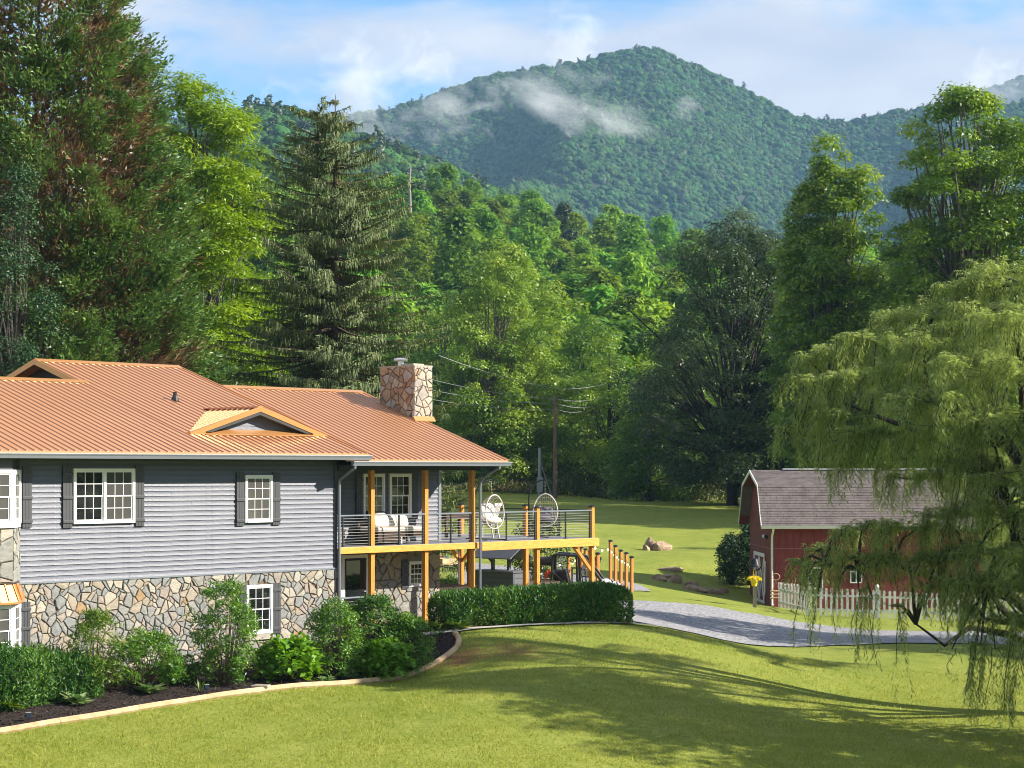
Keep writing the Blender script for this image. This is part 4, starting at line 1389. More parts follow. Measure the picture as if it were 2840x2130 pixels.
def string(label, a, c, n, sag):
    o = thing('string_lights', label, 'string lights', tuple((a + c) / 2), 0, 'strings of bulbs between the cedar posts')
    m = (a + c) / 2
    pts = [a.lerp(c, k / 12) - Vector((0, 0, sag * 4 * (k / 12) * (1 - k / 12))) - m for k in range(13)]
    MB().tube(pts, .008, 4).build('cable', M_black, o)
    first = None
    for k in range(n):
        f = (k + .5) / n
        q = a.lerp(c, f) - Vector((0, 0, sag * 4 * f * (1 - f))) - m
        if first is None:
            first = MB().lathe([(.012, -.01), (.035, -.06), (.038, -.09), (.015, -.12)], n=8).build('bulb', M_bulb, o)
            sk_ = MB().lathe([(.016, -.012), (.016, .02)], n=6).build('socket', M_black, first)
            b_ = first
        else:
            b_ = share(first, o)
            share(sk_, b_)
        b_.location = q
deckcorner = Vector((*hw(11.1, .3), 2.1))
string('string of bulbs from the deck corner to the first of the five posts', deckcorner, rowf[0], 3, .12)
for k, nm in enumerate(('first and second', 'second and middle', 'middle and fourth', 'fourth and last')):
    string('short string of bulbs between the ' + nm + ' of the five posts', rowf[k], rowf[k + 1], 2, .12)
for k, nm in enumerate(('left', 'middle', 'right')):
    string('short string of bulbs at the ' + nm + ' of the posts behind the knee brace', rowb[k], rowb[k + 1], 2, .12)
string('long thin string of bulbs from the post before the chairs to the far row', pA, rowb[0], 4, .2)
string('long thin string of bulbs sagging leftwards from the post before the chairs', pA, Vector((pA.x - 2.6, pA.y + 3, pA.z - .1)), 4, .25)
M_adir = M('charcoal_plastic', (0.055, 0.060, 0.068), 0.5, var=0.1)
for px, py, Y, rz, lab in ((1562, 1600, 80, 25, 'charcoal slatted chair facing away, seen through the roll cage'), (1598, 1592, 82, 250, 'charcoal slatted chair side on behind the roll cage'), (1630, 1598, 81, 300, 'charcoal slatted chair close to the corner deck post'), (1490, 1612, 80, 60, 'charcoal slatted chair beside the shrub left of the roll cage')):
    p = at(px, py, Y)
    slat_chair(lab, (p.x, p.y, gz(p.x, p.y)), rad(rz), M_adir, 'charcoal chairs round the fire pit', 1.12)
p = at(1530, 1625, 80)
ring = thing('fire_pit', 'low ring of pale stones between the charcoal chairs', 'fire pit', (p.x, p.y, gz(p.x, p.y)), 0)
blk = None
for k in range(14):
    a = 2 * math.pi * k / 14
    o = MB().box(-.13, -.08, -.03, .13, .08, .26).build('stone', STONES[2], ring) if blk is None else share(blk, ring)
    blk = blk or o
    o.location = (.62 * math.cos(a), .62 * math.sin(a), 0)
    o.rotation_euler = (0, 0, a + math.pi / 2)

# ------------------------------------------------------------------ rocks
M_rock = M('sandstone', (0.26, 0.165, 0.10), 0.95, var=0.3, scale=3, bump=.8, bscale=9, col2=(0.42, 0.31, 0.21))
def rock(label, px, py, Y, sx_, sy_, sz_, rz=0, seed=0, group='rocks lying in the meadow'):
    import bmesh
    rr = random.Random(seed)
    bm = bmesh.new()
    bmesh.ops.create_icosphere(bm, subdivisions=3, radius=1)
    pl = [Vector((rr.uniform(-1, 1), rr.uniform(-1, 1), rr.uniform(-.3, 1))).normalized() for _ in range(7)]
    dd_ = [rr.uniform(.5, .82) for _ in pl]
    for v in bm.verts:
        for n_, d_ in zip(pl, dd_):
            e = v.co.dot(n_) - d_
            if e > 0:
                v.co -= n_ * e * .94
        v.co += Vector((rr.uniform(-1, 1), rr.uniform(-1, 1), rr.uniform(-1, 1))) * .025
        v.co = Vector((v.co.x * sx_, v.co.y * sy_, v.co.z * sz_))
    me = bpy.data.meshes.new('rock')
    bm.to_mesh(me)
    bm.free()
    me.materials.append(M_rock)
    o = bpy.data.objects.new('rock', me)
    COL.objects.link(o)
    p = at(px, py, Y)
    o.location = (p.x, p.y, gz(p.x, p.y) + sz_ * .28)
    o.rotation_euler = (0, 0, rz)
    return tag(o, label, 'rock', group)
rock('broad pale right-hand rock of the pair out in the meadow', 1835, 1525, 103, .62, .5, .42, .2, 1)
rock('upright left-hand rock of the pair out in the meadow', 1806, 1524, 103.4, .42, .45, .55, .9, 2)
rock('small dark rock at the left foot of the meadow pair', 1790, 1528, 102.6, .25, .3, .3, .3, 12)
rock('long tilted slab of rock lying nearest the drive', 1926, 1622, 87.5, .72, .38, .24, -.5, 3)
rock('blocky rock just behind the left end of the long slab', 1917, 1610, 89, .40, .35, .30, .2, 4)
rock('upright wedge of rock in the middle of the scattered ones', 1872, 1600, 90.5, .36, .3, .38, .5, 5)
rock('low pale rock left of the upright wedge', 1829, 1603, 90, .36, .3, .24, .1, 6)
rock('flat rock just above the low pale one', 1843, 1594, 91.5, .42, .3, .14, .1, 7)
rock('dark flat rock farthest back of the scattered ones', 1860, 1585, 93, .62, .35, .16, .1, 8)
rock('small dark rock right of the long slab', 1953, 1618, 88, .30, .3, .22, .7, 9)
rock('long low rock left of the round bush by the barn', 1977, 1610, 89.5, .52, .35, .28, .1, 10)
rock('flat rock against the foot of the round bush', 1999, 1602, 90.5, .42, .3, .18, .2, 11)

# ------------------------------------------------------------------ barn
M_red_b = M('barn_red', (0.185, 0.024, 0.026), 0.75, var=0.16, scale=2.2, stretch=(5, 5, .8), bump=.3, bscale=12, col2=(0.24, 0.042, 0.042))
M_redweather = M('barn_red_weathered', (0.17, 0.026, 0.022), 0.85, var=0.3, scale=2.5, stretch=(7, 7, .6), bump=.4, bscale=12, col2=(0.24, 0.065, 0.045))
M_shing = M('brown_shingle', (0.150, 0.122, 0.118), 0.95, var=0.25, scale=2.5, bump=.6, bscale=40, col2=(0.205, 0.170, 0.165))
M_wtrim = M('white_paint', (0.74, 0.74, 0.72), 0.55, var=0.06)
bp_ = at(2139, 1682, 85)
BZ = -1.37
barn = thing('barn', 'red gambrel-roofed barn with brown shingles half hidden by the willow', 'barn', (bp_.x, 85, BZ), rad(1.8))
BL, BD = 9.0, 6.0
ZE, ZB, ZR = 3.42, 5.17, 5.80
prof = [(-.36, ZE + .02), (-.06, ZE + .40), (.78, ZB), (3.0, ZR), (5.22, ZB), (6.06, ZE + .40), (6.36, ZE + .02)]
MB().box(0.03, 0.03, -.6, BL - .03, BD - .03, ZE + .5).build('wall_core', M_red_b, barn)
# board cladding
side = MB().box(0.03, 0.012, -.5, BL, 0.03, ZE + .3).build('side_wall', M_red_b, barn)
gab = MB().box(0.012, 0.03, -.5, 0.03, BD - .03, ZE + .4).build('gable_wall', M_redweather, barn)
pk = None
for k in range(30):
    x0 = .075 + k * .298
    for (za, zb) in ((-.25, 2.44), (2.475, ZE + .15)):
        MB().box(x0, -.012, za, min(x0 + .286, BL), .012, zb).build('plank', M_red_b, side)
MB().box(.07, -.022, 2.441, BL, .0, 2.474).build('flashing', M('pink_flash', (.30, .10, .09), .7), side)
for k in range(20):
    y0 = .075 + k * .293
    yc = y0 + .14
    zt_ = np.interp(yc, [q[0] for q in prof], [q[1] for q in prof]) - .22
    MB().box(-.012, y0, -.25, .012, y0 + .282, 2.44).build('plank', M_redweather, gab)
    MB().box(-.012, y0, 2.475, .012, y0 + .282, zt_).build('plank', M_redweather, gab)
MB().box(-.022, .07, 2.441, .0, BD - .06, 2.474).build('flashing', MATS['pink_flash'], gab)
MB().prism([(.02, y_, z_ - .15) for y_, z_ in prof[1:-1]] + [(.02, 6.0, ZE - .1), (.02, 0.0, ZE - .1)], (.03, 0, 0)).build('gable_top', M_redweather, gab)
# roof
OV = .46
rm = MB()
n = len(prof)
for i in range(n - 1):
    (ya, za), (yb, zb) = prof[i], prof[i + 1]
    d_ = Vector((0, yb - ya, zb - za)).normalized()
    nn = Vector((0, -d_.z, d_.y)) * .06
    rm.prism([(-OV, ya, za), (-OV, yb, zb), (-OV, yb - nn.y, zb - nn.z), (-OV, ya - nn.y, za - nn.z)], (BL + 2 * OV, 0, 0))
broof = rm.build('roof', M_shing, barn)
sh = MB()
rr = random.Random(3)
for i in range(3):
    (ya, za), (yb, zb) = prof[i], prof[i + 1]
    L = math.hypot(yb - ya, zb - za)
    dy_, dz_ = (yb - ya) / L, (zb - za) / L
    ny_, nz_ = -dz_, dy_
    rows = max(2, int(round(L / .135)))
    for r in range(rows):
        a, c = r / rows * L, (r + 1) / rows * L + .02
        x = -OV - rr.uniform(0, .28)
        while x < BL + OV:
            x1 = min(x + .28, BL + OV)
            xs = max(x, -OV)
            lo, hi = .016 + rr.uniform(0, .007), .003
            q = [(xs, ya + dy_ * a + ny_ * lo, za + dz_ * a + nz_ * lo), (x1 - .012, ya + dy_ * a + ny_ * lo, za + dz_ * a + nz_ * lo),
                 (x1 - .012, ya + dy_ * c + ny_ * hi, za + dz_ * c + nz_ * hi), (xs, ya + dy_ * c + ny_ * hi, za + dz_ * c + nz_ * hi)]
            q2 = [(p_[0], p_[1] - ny_ * .02, p_[2] - nz_ * .02) for p_ in q]
            sh.add(q + q2, [(0, 1, 2, 3), (0, 4, 5, 1), (1, 5, 6, 2), (3, 7, 4, 0)])
            x += .28
tag(sh.build('shingle', M_shing, broof), kind='stuff')
MB().box(1.0, 2.86, ZR + .03, BL - .4, 3.14, ZR + .085).build('ridge_vent', M_wtrim, barn)
# rake boards on the overhang
for i in range(n - 1):
    (ya, za), (yb, zb) = prof[i], prof[i + 1]
    MB().prism([(-OV - .035, ya, za + .02), (-OV - .035, yb, zb + .02), (-OV - .035, yb, zb - .13), (-OV - .035, ya, za - .13)], (.034, 0, 0)).build('rake_trim', M_wtrim, barn)
    MB().prism([(-OV, ya, za - .085), (-OV, yb, zb - .085), (-OV, yb, zb - .10), (-OV, ya, za - .10)], (OV, 0, 0)).build('soffit', M_redweather, barn)
MB().box(-OV, -.36, ZE - .16, BL + OV, -.02, ZE - .13).build('soffit', M_red_b, barn)
g_ = MB().prism([(-OV - .02, -.37, ZE + .02), (-OV - .02, -.50, ZE + .02), (-OV - .02, -.48, ZE - .06), (-OV - .02, -.46, ZE - .11), (-OV - .02, -.37, ZE - .11)], (BL + 2 * OV, 0, 0)).build('gutter', M_wtrim, barn)
MB().tube([(.02, -.42, ZE - .09), (.02, -.40, ZE - .2), (.02, -.10, ZE - .42), (.02, -.075, ZE - .6), (.02, -.075, .12), (.02, -.2, .03)], .05, 8).build('downspout', M_wtrim, barn)
for c in (-.03,):
    MB().box(-.03, -.03, -.3, .06, .012, ZE - .2).build('corner_trim', M_redweather, barn)
# cross-braced door in the gable wall
bd = MB().box(-.04, 1.6, .02, -.013, 4.4, 2.05).build('door', M_redweather, barn)
for (ya, za, yb, zb, w_) in ((1.5, 2.10, 4.5, 2.10, .16), (1.55, .0, 1.55, 2.02, .12), (4.45, 0, 4.45, 2.02, .12), (3.0, .0, 3.0, 2.0, .16), (1.65, .1, 2.92, 1.95, .10), (2.92, .1, 1.65, 1.95, .10), (3.08, .1, 4.35, 1.95, .10), (4.35, .1, 3.08, 1.95, .10), (1.6, .06, 4.4, .06, .12)):
    MB().beam((-.055, ya, za), (-.055, yb, zb), w_, .03, up=(1, 0, 0)).build('trim', M_wtrim, bd)
# shuttered opening and framed sign on the side wall, floodlight on the gable
wd = MB().box(1.62, -.045, .35, 2.18, -.013, 1.60).build('window', M_glass, barn)
for a in (1.56, 2.16):
    MB().box(a, -.06, .30, a + .06, -.046, 1.66).build('frame', M_wtrim, wd)
MB().box(1.56, -.06, 1.60, 2.22, -.046, 1.66).build('frame', M_wtrim, wd)
fl_ = MB().box(-.06, 1.0, 2.82, -.012, 1.16, 2.96).build('floodlight', M_black, barn)
MB().lathe([(.05, 0), (.085, .13), (.07, .15)], n=10).build('lamp', M_wtrim, fl_).matrix_local = Matrix.Translation((-.10, 1.28, 2.9)) @ Matrix.Rotation(rad(-70), 4, 'X')
MB().lathe([(.05, 0), (.085, .13), (.07, .15)], n=10).build('lamp', M_black, fl_).matrix_local = Matrix.Translation((-.10, .90, 2.9)) @ Matrix.Rotation(rad(70), 4, 'X')
wq = MB().box(3.42, -.03, 1.02, 3.86, -.013, 1.46).build('window', M_glass, barn)
for (x0_, z0_, x1_, z1_) in ((3.38, .98, 3.43, 1.50), (3.85, .98, 3.90, 1.50), (3.43, 1.45, 3.85, 1.50), (3.43, .98, 3.85, 1.03), (3.62, 1.03, 3.66, 1.45)):
    MB().box(x0_, -.05, z0_, x1_, -.0305, z1_).build('frame', M_wtrim, wq)
# hanging wooden ladder-like bird swing beside the downspout
p = at(2151, 1640, 84.7)
hg = thing('wall_hanging', 'rustic wooden twig ornament hanging on the barn beside the downspout', 'ornament', (p.x, p.y, p.z), rad(1.8))
hm = MB()
hm.tube([(.17 * math.cos(a_ * .5236), -.05, .62 + .14 * math.sin(a_ * .5236)) for a_ in range(13)], .016, 5, caps=False)
hm.tube([(0, -.05, .46), (-.16, -.05, .0)], .008, 4).tube([(0, -.05, .46), (.16, -.05, .0)], .008, 4)
hm.build('wreath', M_timber, hg)
for k in range(3):
    MB().tube([(-.24, -.06, .0 - k * .14), (.24, -.06, .02 - k * .14)], .035, 6).build('rung', M_timber, hg)
# garden hose hanging on the gable
p = at(2122, 1620, 86)
hs = MB()
for k in range(5):
    hs.tube([(-.06 - k * .012, .0, .72), (-.07 - k * .012, -.16 - k * .02, .3), (-.07 - k * .012, -.10 - k * .03, -.55 - k * .05), (-.07 - k * .012, .06 + k * .02, -.62 - k * .05), (-.07 - k * .012, .16 + k * .02, .2), (-.06 - k * .012, .02, .72)], .013, 5)
ho = tag(hs.build('garden_hose', M_wtrim), 'pale garden hose looped on the barn gable beside the white door', 'hose')
ho.location = (bp_.x - .05, 86.0, BZ + 1.15)

# bell on a post with a hanging flower basket
p = at(2093, 1688, 79.5)
bg = gz(p.x, p.y)
bell = thing('dinner_bell', 'black cast dinner bell on a grey post by the barn', 'bell', (p.x, p.y, bg), 0)
M_iron = M('cast_iron', (0.025, 0.024, 0.026), 0.45, metal=.4, var=.2)
M_greyw = M('weathered_post', (0.20, 0.18, 0.15), 0.9, var=.3, scale=5, stretch=(5, 5, 1))
MB().box(-.07, -.07, -.1, .07, .07, 1.35).build('post', M_greyw, bell)
MB().lathe([(.24, 1.62), (.235, 1.66), (.19, 1.72), (.16, 1.82), (.13, 1.92), (.06, 1.97), (.02, 1.99)], n=16).build('bell_cup', M_iron, bell)
MB().tube([(.29 * math.cos(rad(a_)), 0, 1.74 + .27 * math.sin(rad(a_))) for a_ in range(-200, 21, 20)], .022, 6).build('yoke', M_iron, bell)
MB().tube([(0, 0, 1.34), (0, 0, 1.48)], .05, 8).tube([(.29 * math.cos(rad(a_)), 0, 1.74 + .27 * math.sin(rad(a_))) for a_ in range(-160, -19, 20)], .03, 6).build('cradle', M_iron, bell)
M_yel = M('yellow_plastic', (0.80, 0.62, 0.02), 0.4, var=.05)
bk_ = thing('flower_basket', 'yellow hanging pot of yellow flowers on the bell post', 'flower pot', (p.x - .04, p.y - .20, bg + .86), 0)
MB().lathe([(.10, 0), (.15, .22), (.165, .24)], n=14).build('pot', M_yel, bk_)
for a_ in (0, 2.1, 4.2):
    MB().tube([(.15 * math.cos(a_), .15 * math.sin(a_), .24), (0, .03, .72)], .006, 4).build('hanger', M_yel, bk_)
MB().tube([(0.0, .19, .70), (0, .03, .72)], .012, 5).build('bracket', M_iron, bk_)

# white picket fence
def pick_mesh(w_, h_):
    m = MB()
    q = [(-w_ / 2, 0), (w_ / 2, 0), (w_ / 2, h_ - .10), (w_ * .62, h_ - .085), (w_ * .40, h_ - .02), (0, h_), (-w_ * .40, h_ - .02), (-w_ * .62, h_ - .085), (-w_ / 2, h_ - .10)]
    m.prism([(a_, -.012, z_) for a_, z_ in q], (0, .024, 0))
    return m
def picket_fence(label, A, B, n, h_, skip=()):
    rz = math.atan2(B[1] - A[1], B[0] - A[0])
    L = math.hypot(B[0] - A[0], B[1] - A[1])
    z0 = min(gz(*A), gz(*B))
    o = thing('picket_fence', label, 'fence', (A[0], A[1], z0), rz, 'white picket fence in front of the barn')
    first = None
    for k in range(n):
        s = (k + .5) / n * L
        zz = gz(A[0] + (B[0] - A[0]) * s / L, A[1] + (B[1] - A[1]) * s / L) - z0 + .04
        if first is None:
            first = pick_mesh(.095, h_).build('picket', M_wtrim, o)
            q = first
        else:
            q = share(first, o)
        q.location = (s, -.03, zz + R.uniform(-.012, .012))
        q.rotation_euler = (0, R.uniform(-.012, .012), 0)
    for zz in (.25, h_ - .28):
        za, zb = gz(*A) - z0, gz(*B) - z0
        MB().beam((0, 0, zz + za), (L, 0, zz + zb), .035, .08).build('rail', M_wtrim, o)
    return o, L, z0
fa, fb, fc = gpx(2160, 1700, 84.4), gpx(2240, 1718, 77.5), (20.5, 77.2)
picket_fence('short side run of white picket fence from the barn corner', fa, fb, 20, 1.05)
fo, L_, z0_ = picket_fence('long front run of white picket fence along the barn', fb, fc, 44, 1.08)
for k, s in enumerate((0.02, 2.7, 5.4, 8.0)):
    q = MB().box(-.06, -.02, -.1, .06, .10, 1.22).lathe([(.085, 1.221), (.085, 1.26), (.02, 1.33)], (0, .04, 0), 4).build('fence_post', M_wtrim, fo)
    q.location = (s, .0, gz(fb[0] + s, 77.4) - z0_)

# ------------------------------------------------------------------ utility poles, wires, far board fence, far house
M_pole = M('old_pole', (0.17, 0.105, 0.07), 0.9, var=.25, scale=3, stretch=(6, 6, .6))
p = at(1540, 1358, 146)
pt = at(1540, 1093, 146)
gp = gz(p.x, p.y)
pole = thing('utility_pole', 'tall brown wooden utility pole before the trees', 'utility pole', (p.x, p.y, gp), 0)
ph_ = pt.z - gp
MB().tube([(0, 0, -.3), (0, 0, ph_)], [.17, .12], 10).build('shaft', M_pole, pole)
MB().tube([(-.12, 0, ph_ - .5), (.18, 0, ph_ - .5)], .04, 6).tube([(-.12, 0, ph_ - .9), (.18, 0, ph_ - .9)], .04, 6).build('insulator', M_black, pole)
p2 = at(1497, 1368, 145)
p2t = at(1497, 1242, 145)
g2 = gz(p2.x, p2.y)
mp_ = thing('metal_pole', 'short grey metal pole beside the brown one', 'utility pole', (p2.x, p2.y, g2), 0)
MB().tube([(0, 0, -.2), (0, 0, p2t.z - g2)], [.15, .12], 8).build('shaft', M('galvanised', (.24, .25, .26), .5, metal=.5), mp_)
MB().box(-.22, -.2, .4, .22, -.05, 1.5).build('meter_box', MATS['galvanised'], mp_)
MB().beam((.1, 0, 2.4), (.9, -.2, 0), .05, .05).build('stay', MATS['galvanised'], mp_)
M_wire = M('wire', (0.24, 0.24, 0.25), .5)
top = Vector((p.x, p.y, gp + ph_))
for k, (lx, ly, lY, rx, ry, rY, dz) in enumerate(((1218, 986, 138, 1705, 1056, 158, -.9 + .9 + .6), (1195, 1052, 137, 1672, 1102, 157, -.15), (1200, 1082, 137, 1668, 1126, 157, -.5), (1200, 1108, 137, 1630, 1136, 155, -.9))):
    m = MB()
    c = top + Vector((.1, 0, dz - .2))
    for q in (at(lx, ly, lY), at(rx, ry, rY)):
        d_ = q - c
        pts = [c + d_ * (f / 14) * 1.0 - Vector((0, 0, .9 * 4 * (f / 14) * (1 - f / 14) * .25)) for f in range(15)]
        m.tube(pts, .022, 4)
    tag(m.build('power_line', M_wire), 'thin overhead wire, %s of the four on the wooden pole' % ('topmost', 'second from top', 'third from top', 'lowest')[k], 'wire', 'overhead wires on the wooden pole')
bf = thing('board_fence', 'black board fence by the road beyond the lawn', 'fence', tuple(at(1160, 1352, 168)), 0)
bf.location.z = gz(bf.location.x, bf.location.y)
for k in range(5):
    MB().box(k * 2.4, -.05, -.3, k * 2.4 + .12, .07, 1.35).build('post', M_black, bf)
for z_ in (.35, .75, 1.15):
    MB().box(0, -.08, z_, 9.7, -.052, z_ + .16).build('board', M_black, bf)
rA = [(-32, 164.6), (-12, 164.3), (-4, 164), (3, 165), (14, 168)]
drape('road', rA, [(a_, b_ + 2.6) for a_, b_ in rA], M_conc, dz=.06, nx=4)

# ------------------------------------------------------------------ timber edging, solar lights and small things in the bed
Wd_edge = rs_poly(EDGE, 400)
cum = 0.0
seg_pts = []
joints = [0, 46, 92, 138, 180, 222, 258, 286, 312, 336, 358, 380, 399]
for a_, c_ in zip(joints[:-1], joints[1:]):
    pts = []
    for i in np.linspace(a_, c_, 6):
        s, t = Wd_edge[int(round(i))]
        x, y = hw(s, t)
        pts.append(Vector((x, y, gz(x, y) + .055)))
    d0 = (pts[1] - pts[0]).normalized() * .008
    pts[0] = pts[0] + d0
    m = MB().tube(pts, .082, 8)
    o = m.build('edging_timber', M_timber, smooth=False)
    seg_pts.append(o)
edge = thing('garden_edging', 'line of pale round timbers edging the black mulch bed', 'edging', (0, 0, 0), 0)
for o in seg_pts:
    o.parent = edge
def bedpt(s, t):
    x, y = hw(s, t)
    return Vector((x, y, gz(x, y) + .03))
def solar(label, s, t):
    p = bedpt(s, t)
    o = thing('solar_light', label, 'garden light', tuple(p), TH - .3, 'solar spotlights in the mulch')
    MB().box(-.055, -.03, .08, .055, .03, .20).build('panel', M('solar_panel%d' % len(MATS), (.012, .022, .05), .2), o, bevel=.006)
    MB().tube([(0, .01, -.05), (0, .01, .12)], .012, 6).build('stake', M_black, o)
    MB().box(-.06, -.033, .202, .06, .05, .212).build('hood', M_steel, o)
solar('solar spotlight in the mulch at the left, below the long hedge', -12.2, -3.55)
solar('solar spotlight in the mulch right of the upright bush', -7.2, -3.45)
p = bedpt(-.45, -3.45)
tag(MB().lathe([(.02, 0), (.06, .03), (.065, .06), (.03, .10)], n=10).build('red_ball', M_red), 'small red object lying in the mulch by the edging corner', 'ball').location = p
o = tag(MB().beam((0, 0, 0), (-.06, 0, .16), .05, .01).build('plant_tag', M_white), 'white plant tag standing in the mulch by the bright green hosta', 'plant tag')
o.location = bedpt(-3.3, -3.5)
st = MB().prism([(-.22, -.12, 0), (.20, -.15, 0), (.26, .08, 0), (-.10, .16, 0)], (0, 0, .07)).build('flat_stone', STONES[1], bevel=.02)
tag(st, 'flat tan stone lying on the timber edging', 'stone').location = bedpt(-5.9, -3.86) + Vector((0, 0, .06))
# mulch chips
n_ch = 9000
cs, ct = NR.uniform(-14, 2.1, n_ch), NR.uniform(-3.9, -.1, n_ch)
ok = ct > np.interp(cs, [e[0] for e in EDGE], [e[1] for e in EDGE]) + .12
cs, ct = cs[ok], ct[ok]
cx_, cy_ = HO.x + HU.x * cs + HV.x * ct, HO.y + HU.y * cs + HV.y * ct
Pc = np.stack([cx_, cy_, gza(cx_, cy_) + .045], 1)
Dc = rdirs(len(Pc))
Dc[:, 2] = np.abs(Dc[:, 2]) * .4
Nc = rdirs(len(Pc)) * .5 + np.array([0, 0, 1])
M_chip = leafmat('mulch_chips', (.016, .011, .010), (.045, .032, .027), (.11, .075, .06), trans=0.0, rough=.9, spec=.2)
tag(leaves('mulch_chips', Pc, Dc, Nc, NR.uniform(.06, .13, len(Pc)), .035, M_chip, None, NR.rand(len(Pc)) ** 2), kind='stuff')
# ------------------------------------------------------------------ vegetation
def pick(px, py, y0=30.0, y1=170.0):
    """where the line of sight through a photo pixel meets the ground"""
    Y = np.arange(y0, y1, .1)
    z = CZ + (HY - py) / FPX * Y
    g = gza((px - CX) / FPX * Y, Y)
    k = np.argmax(z < g)
    return ((px - CX) / FPX * Y[k], Y[k], g[k])
M_bark_g = M('bark_grey', (0.12, 0.10, 0.085), 0.95, var=.35, scale=6, stretch=(3, 3, .6), bump=.6, bscale=12)
M_bark_b = M('bark_brown', (0.085, 0.055, 0.038), 0.95, var=.35, scale=6, stretch=(3, 3, .6), bump=.6, bscale=12)
M_bark_d = M('bark_dark', (0.030, 0.024, 0.020), 0.95, var=.35, scale=6, stretch=(3, 3, .6), bump=.6, bscale=12)
L_tulip = leafmat('leaf_tulip', (.070,.150,.012), (.140,.245,.018), (.280,.370,.040))
L_syc = leafmat('leaf_sycamore', (.080,.165,.020), (.160,.270,.028), (.320,.400,.065))
L_locust = leafmat('leaf_locust', (.090,.175,.006), (.165,.280,.010), (.300,.400,.018), trans=.32)
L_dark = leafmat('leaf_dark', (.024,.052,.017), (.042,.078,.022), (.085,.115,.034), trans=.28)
L_mid = leafmat('leaf_mid', (.055,.130,.020), (.100,.200,.026), (.200,.300,.042))
L_forest = leafmat('leaf_forest', (.075,.160,.020), (.135,.245,.026), (.240,.350,.040), objvar=1.0, rough=.7, spec=.2)
L_pine = leafmat('leaf_pine', (.032,.062,.022), (.055,.085,.030), (.090,.115,.042), trans=.15)
L_willow = leafmat('leaf_willow', (.125,.190,.045), (.225,.300,.082), (.380,.440,.155), trans=.5)
L_spruce = leafmat('needle_spruce', (.060,.092,.026), (.108,.150,.040), (.195,.230,.075), trans=.12, rough=.6)
L_ley = leafmat('spray_cypress', (.042,.105,.024), (.090,.175,.036), (.180,.270,.060), trans=.2)
L_leyb = leafmat('twig_dead', (.110,.062,.030), (.215,.125,.060), (.360,.210,.085), trans=.1)
L_holly = leafmat('leaf_holly', (.024,.068,.024), (.045,.105,.036), (.110,.160,.085), trans=.15, rough=.5, spec=.25)
L_hedge = leafmat('leaf_hedge', (.018,.070,.014), (.050,.140,.018), (.145,.245,.036), trans=.22, rough=.5, spec=.25)
L_bush = leafmat('leaf_bush', (.038,.120,.014), (.088,.205,.020), (.200,.320,.046), trans=.28, rough=.4)
L_bushl = leafmat('leaf_bush_light', (.060, .130, .014), (.110, .195, .020), (.200, .275, .040), trans=.3, rough=.4)
L_hyd = leafmat('leaf_hydrangea', (.085,.215,.014), (.145,.310,.020), (.215,.380,.040), trans=.3, rough=.4)
L_host = leafmat('leaf_hosta', (.090, .200, .050), (.170, .270, .090), (.420, .480, .260), trans=.3)

def clump_leaves(C, rc, per, L, Wd, rs, flat=.75, up=.55, low=-.45, shell=.70):
    """leaf arrays for ball-like clumps of leaves at centres C"""
    n = len(C)
    per = np.full(n, per, int) if np.isscalar(per) else per.astype(int)
    idx = np.repeat(np.arange(n), per)
    m = len(idx)
    d = rdirs(m, rs)
    d[:, 2] = np.where(d[:, 2] < low, -d[:, 2], d[:, 2])
    rr = (shell + (1 - shell) * rs.rand(m)) * (1 + .25 * rs.normal(size=m).clip(-1.5, 1.5))
    P = C[idx] + d * (rc[idx] * rr)[:, None] * np.array([1, 1, flat])
    N = unit(d * .65 + np.array([0, 0, up]) + rdirs(m, rs) * .55)
    D = unit(np.cross(N, rdirs(m, rs)) + d * .3 - np.array([0, 0, .25]))
    s = rs.uniform(.7, 1.3, m)
    tint = np.clip(.5 + .16 * rs.normal(size=n)[idx] + .2 * rs.normal(size=m), 0, 1)
    return P, D, N, L * s, Wd * s, tint, idx

def limb_mesh(trunk, C, rs, r0=.045, low=.35):
    """branches from the trunk polyline to the clump centres"""
    mb = MB()
    T = np.array([p for p, r in trunk])
    for c in C:
        h = c[2]
        zb = T[0, 2] + (h - T[0, 2]) * rs.uniform(low, .82)
        zb = min(max(zb, T[0, 2] + .2 * (T[-1, 2] - T[0, 2])), T[-1, 2])
        b = np.array([np.interp(zb, T[:, 2], T[:, 0]), np.interp(zb, T[:, 2], T[:, 1]), zb])
        d = c - b
        L = np.linalg.norm(d)
        mid1 = b + d * .35 + np.array([0, 0, -.06 * L]) + rs.normal(size=3) * .03 * L
        mid2 = b + d * .7 + rs.normal(size=3) * .03 * L
        r = r0 * (.5 + .16 * L)
        mb.tube([b, mid1, mid2, c], [r, r * .75, r * .5, r * .2], 5, caps=False)
    mb.tube([p for p, r in trunk], [r for p, r in trunk], 9)
    return mb

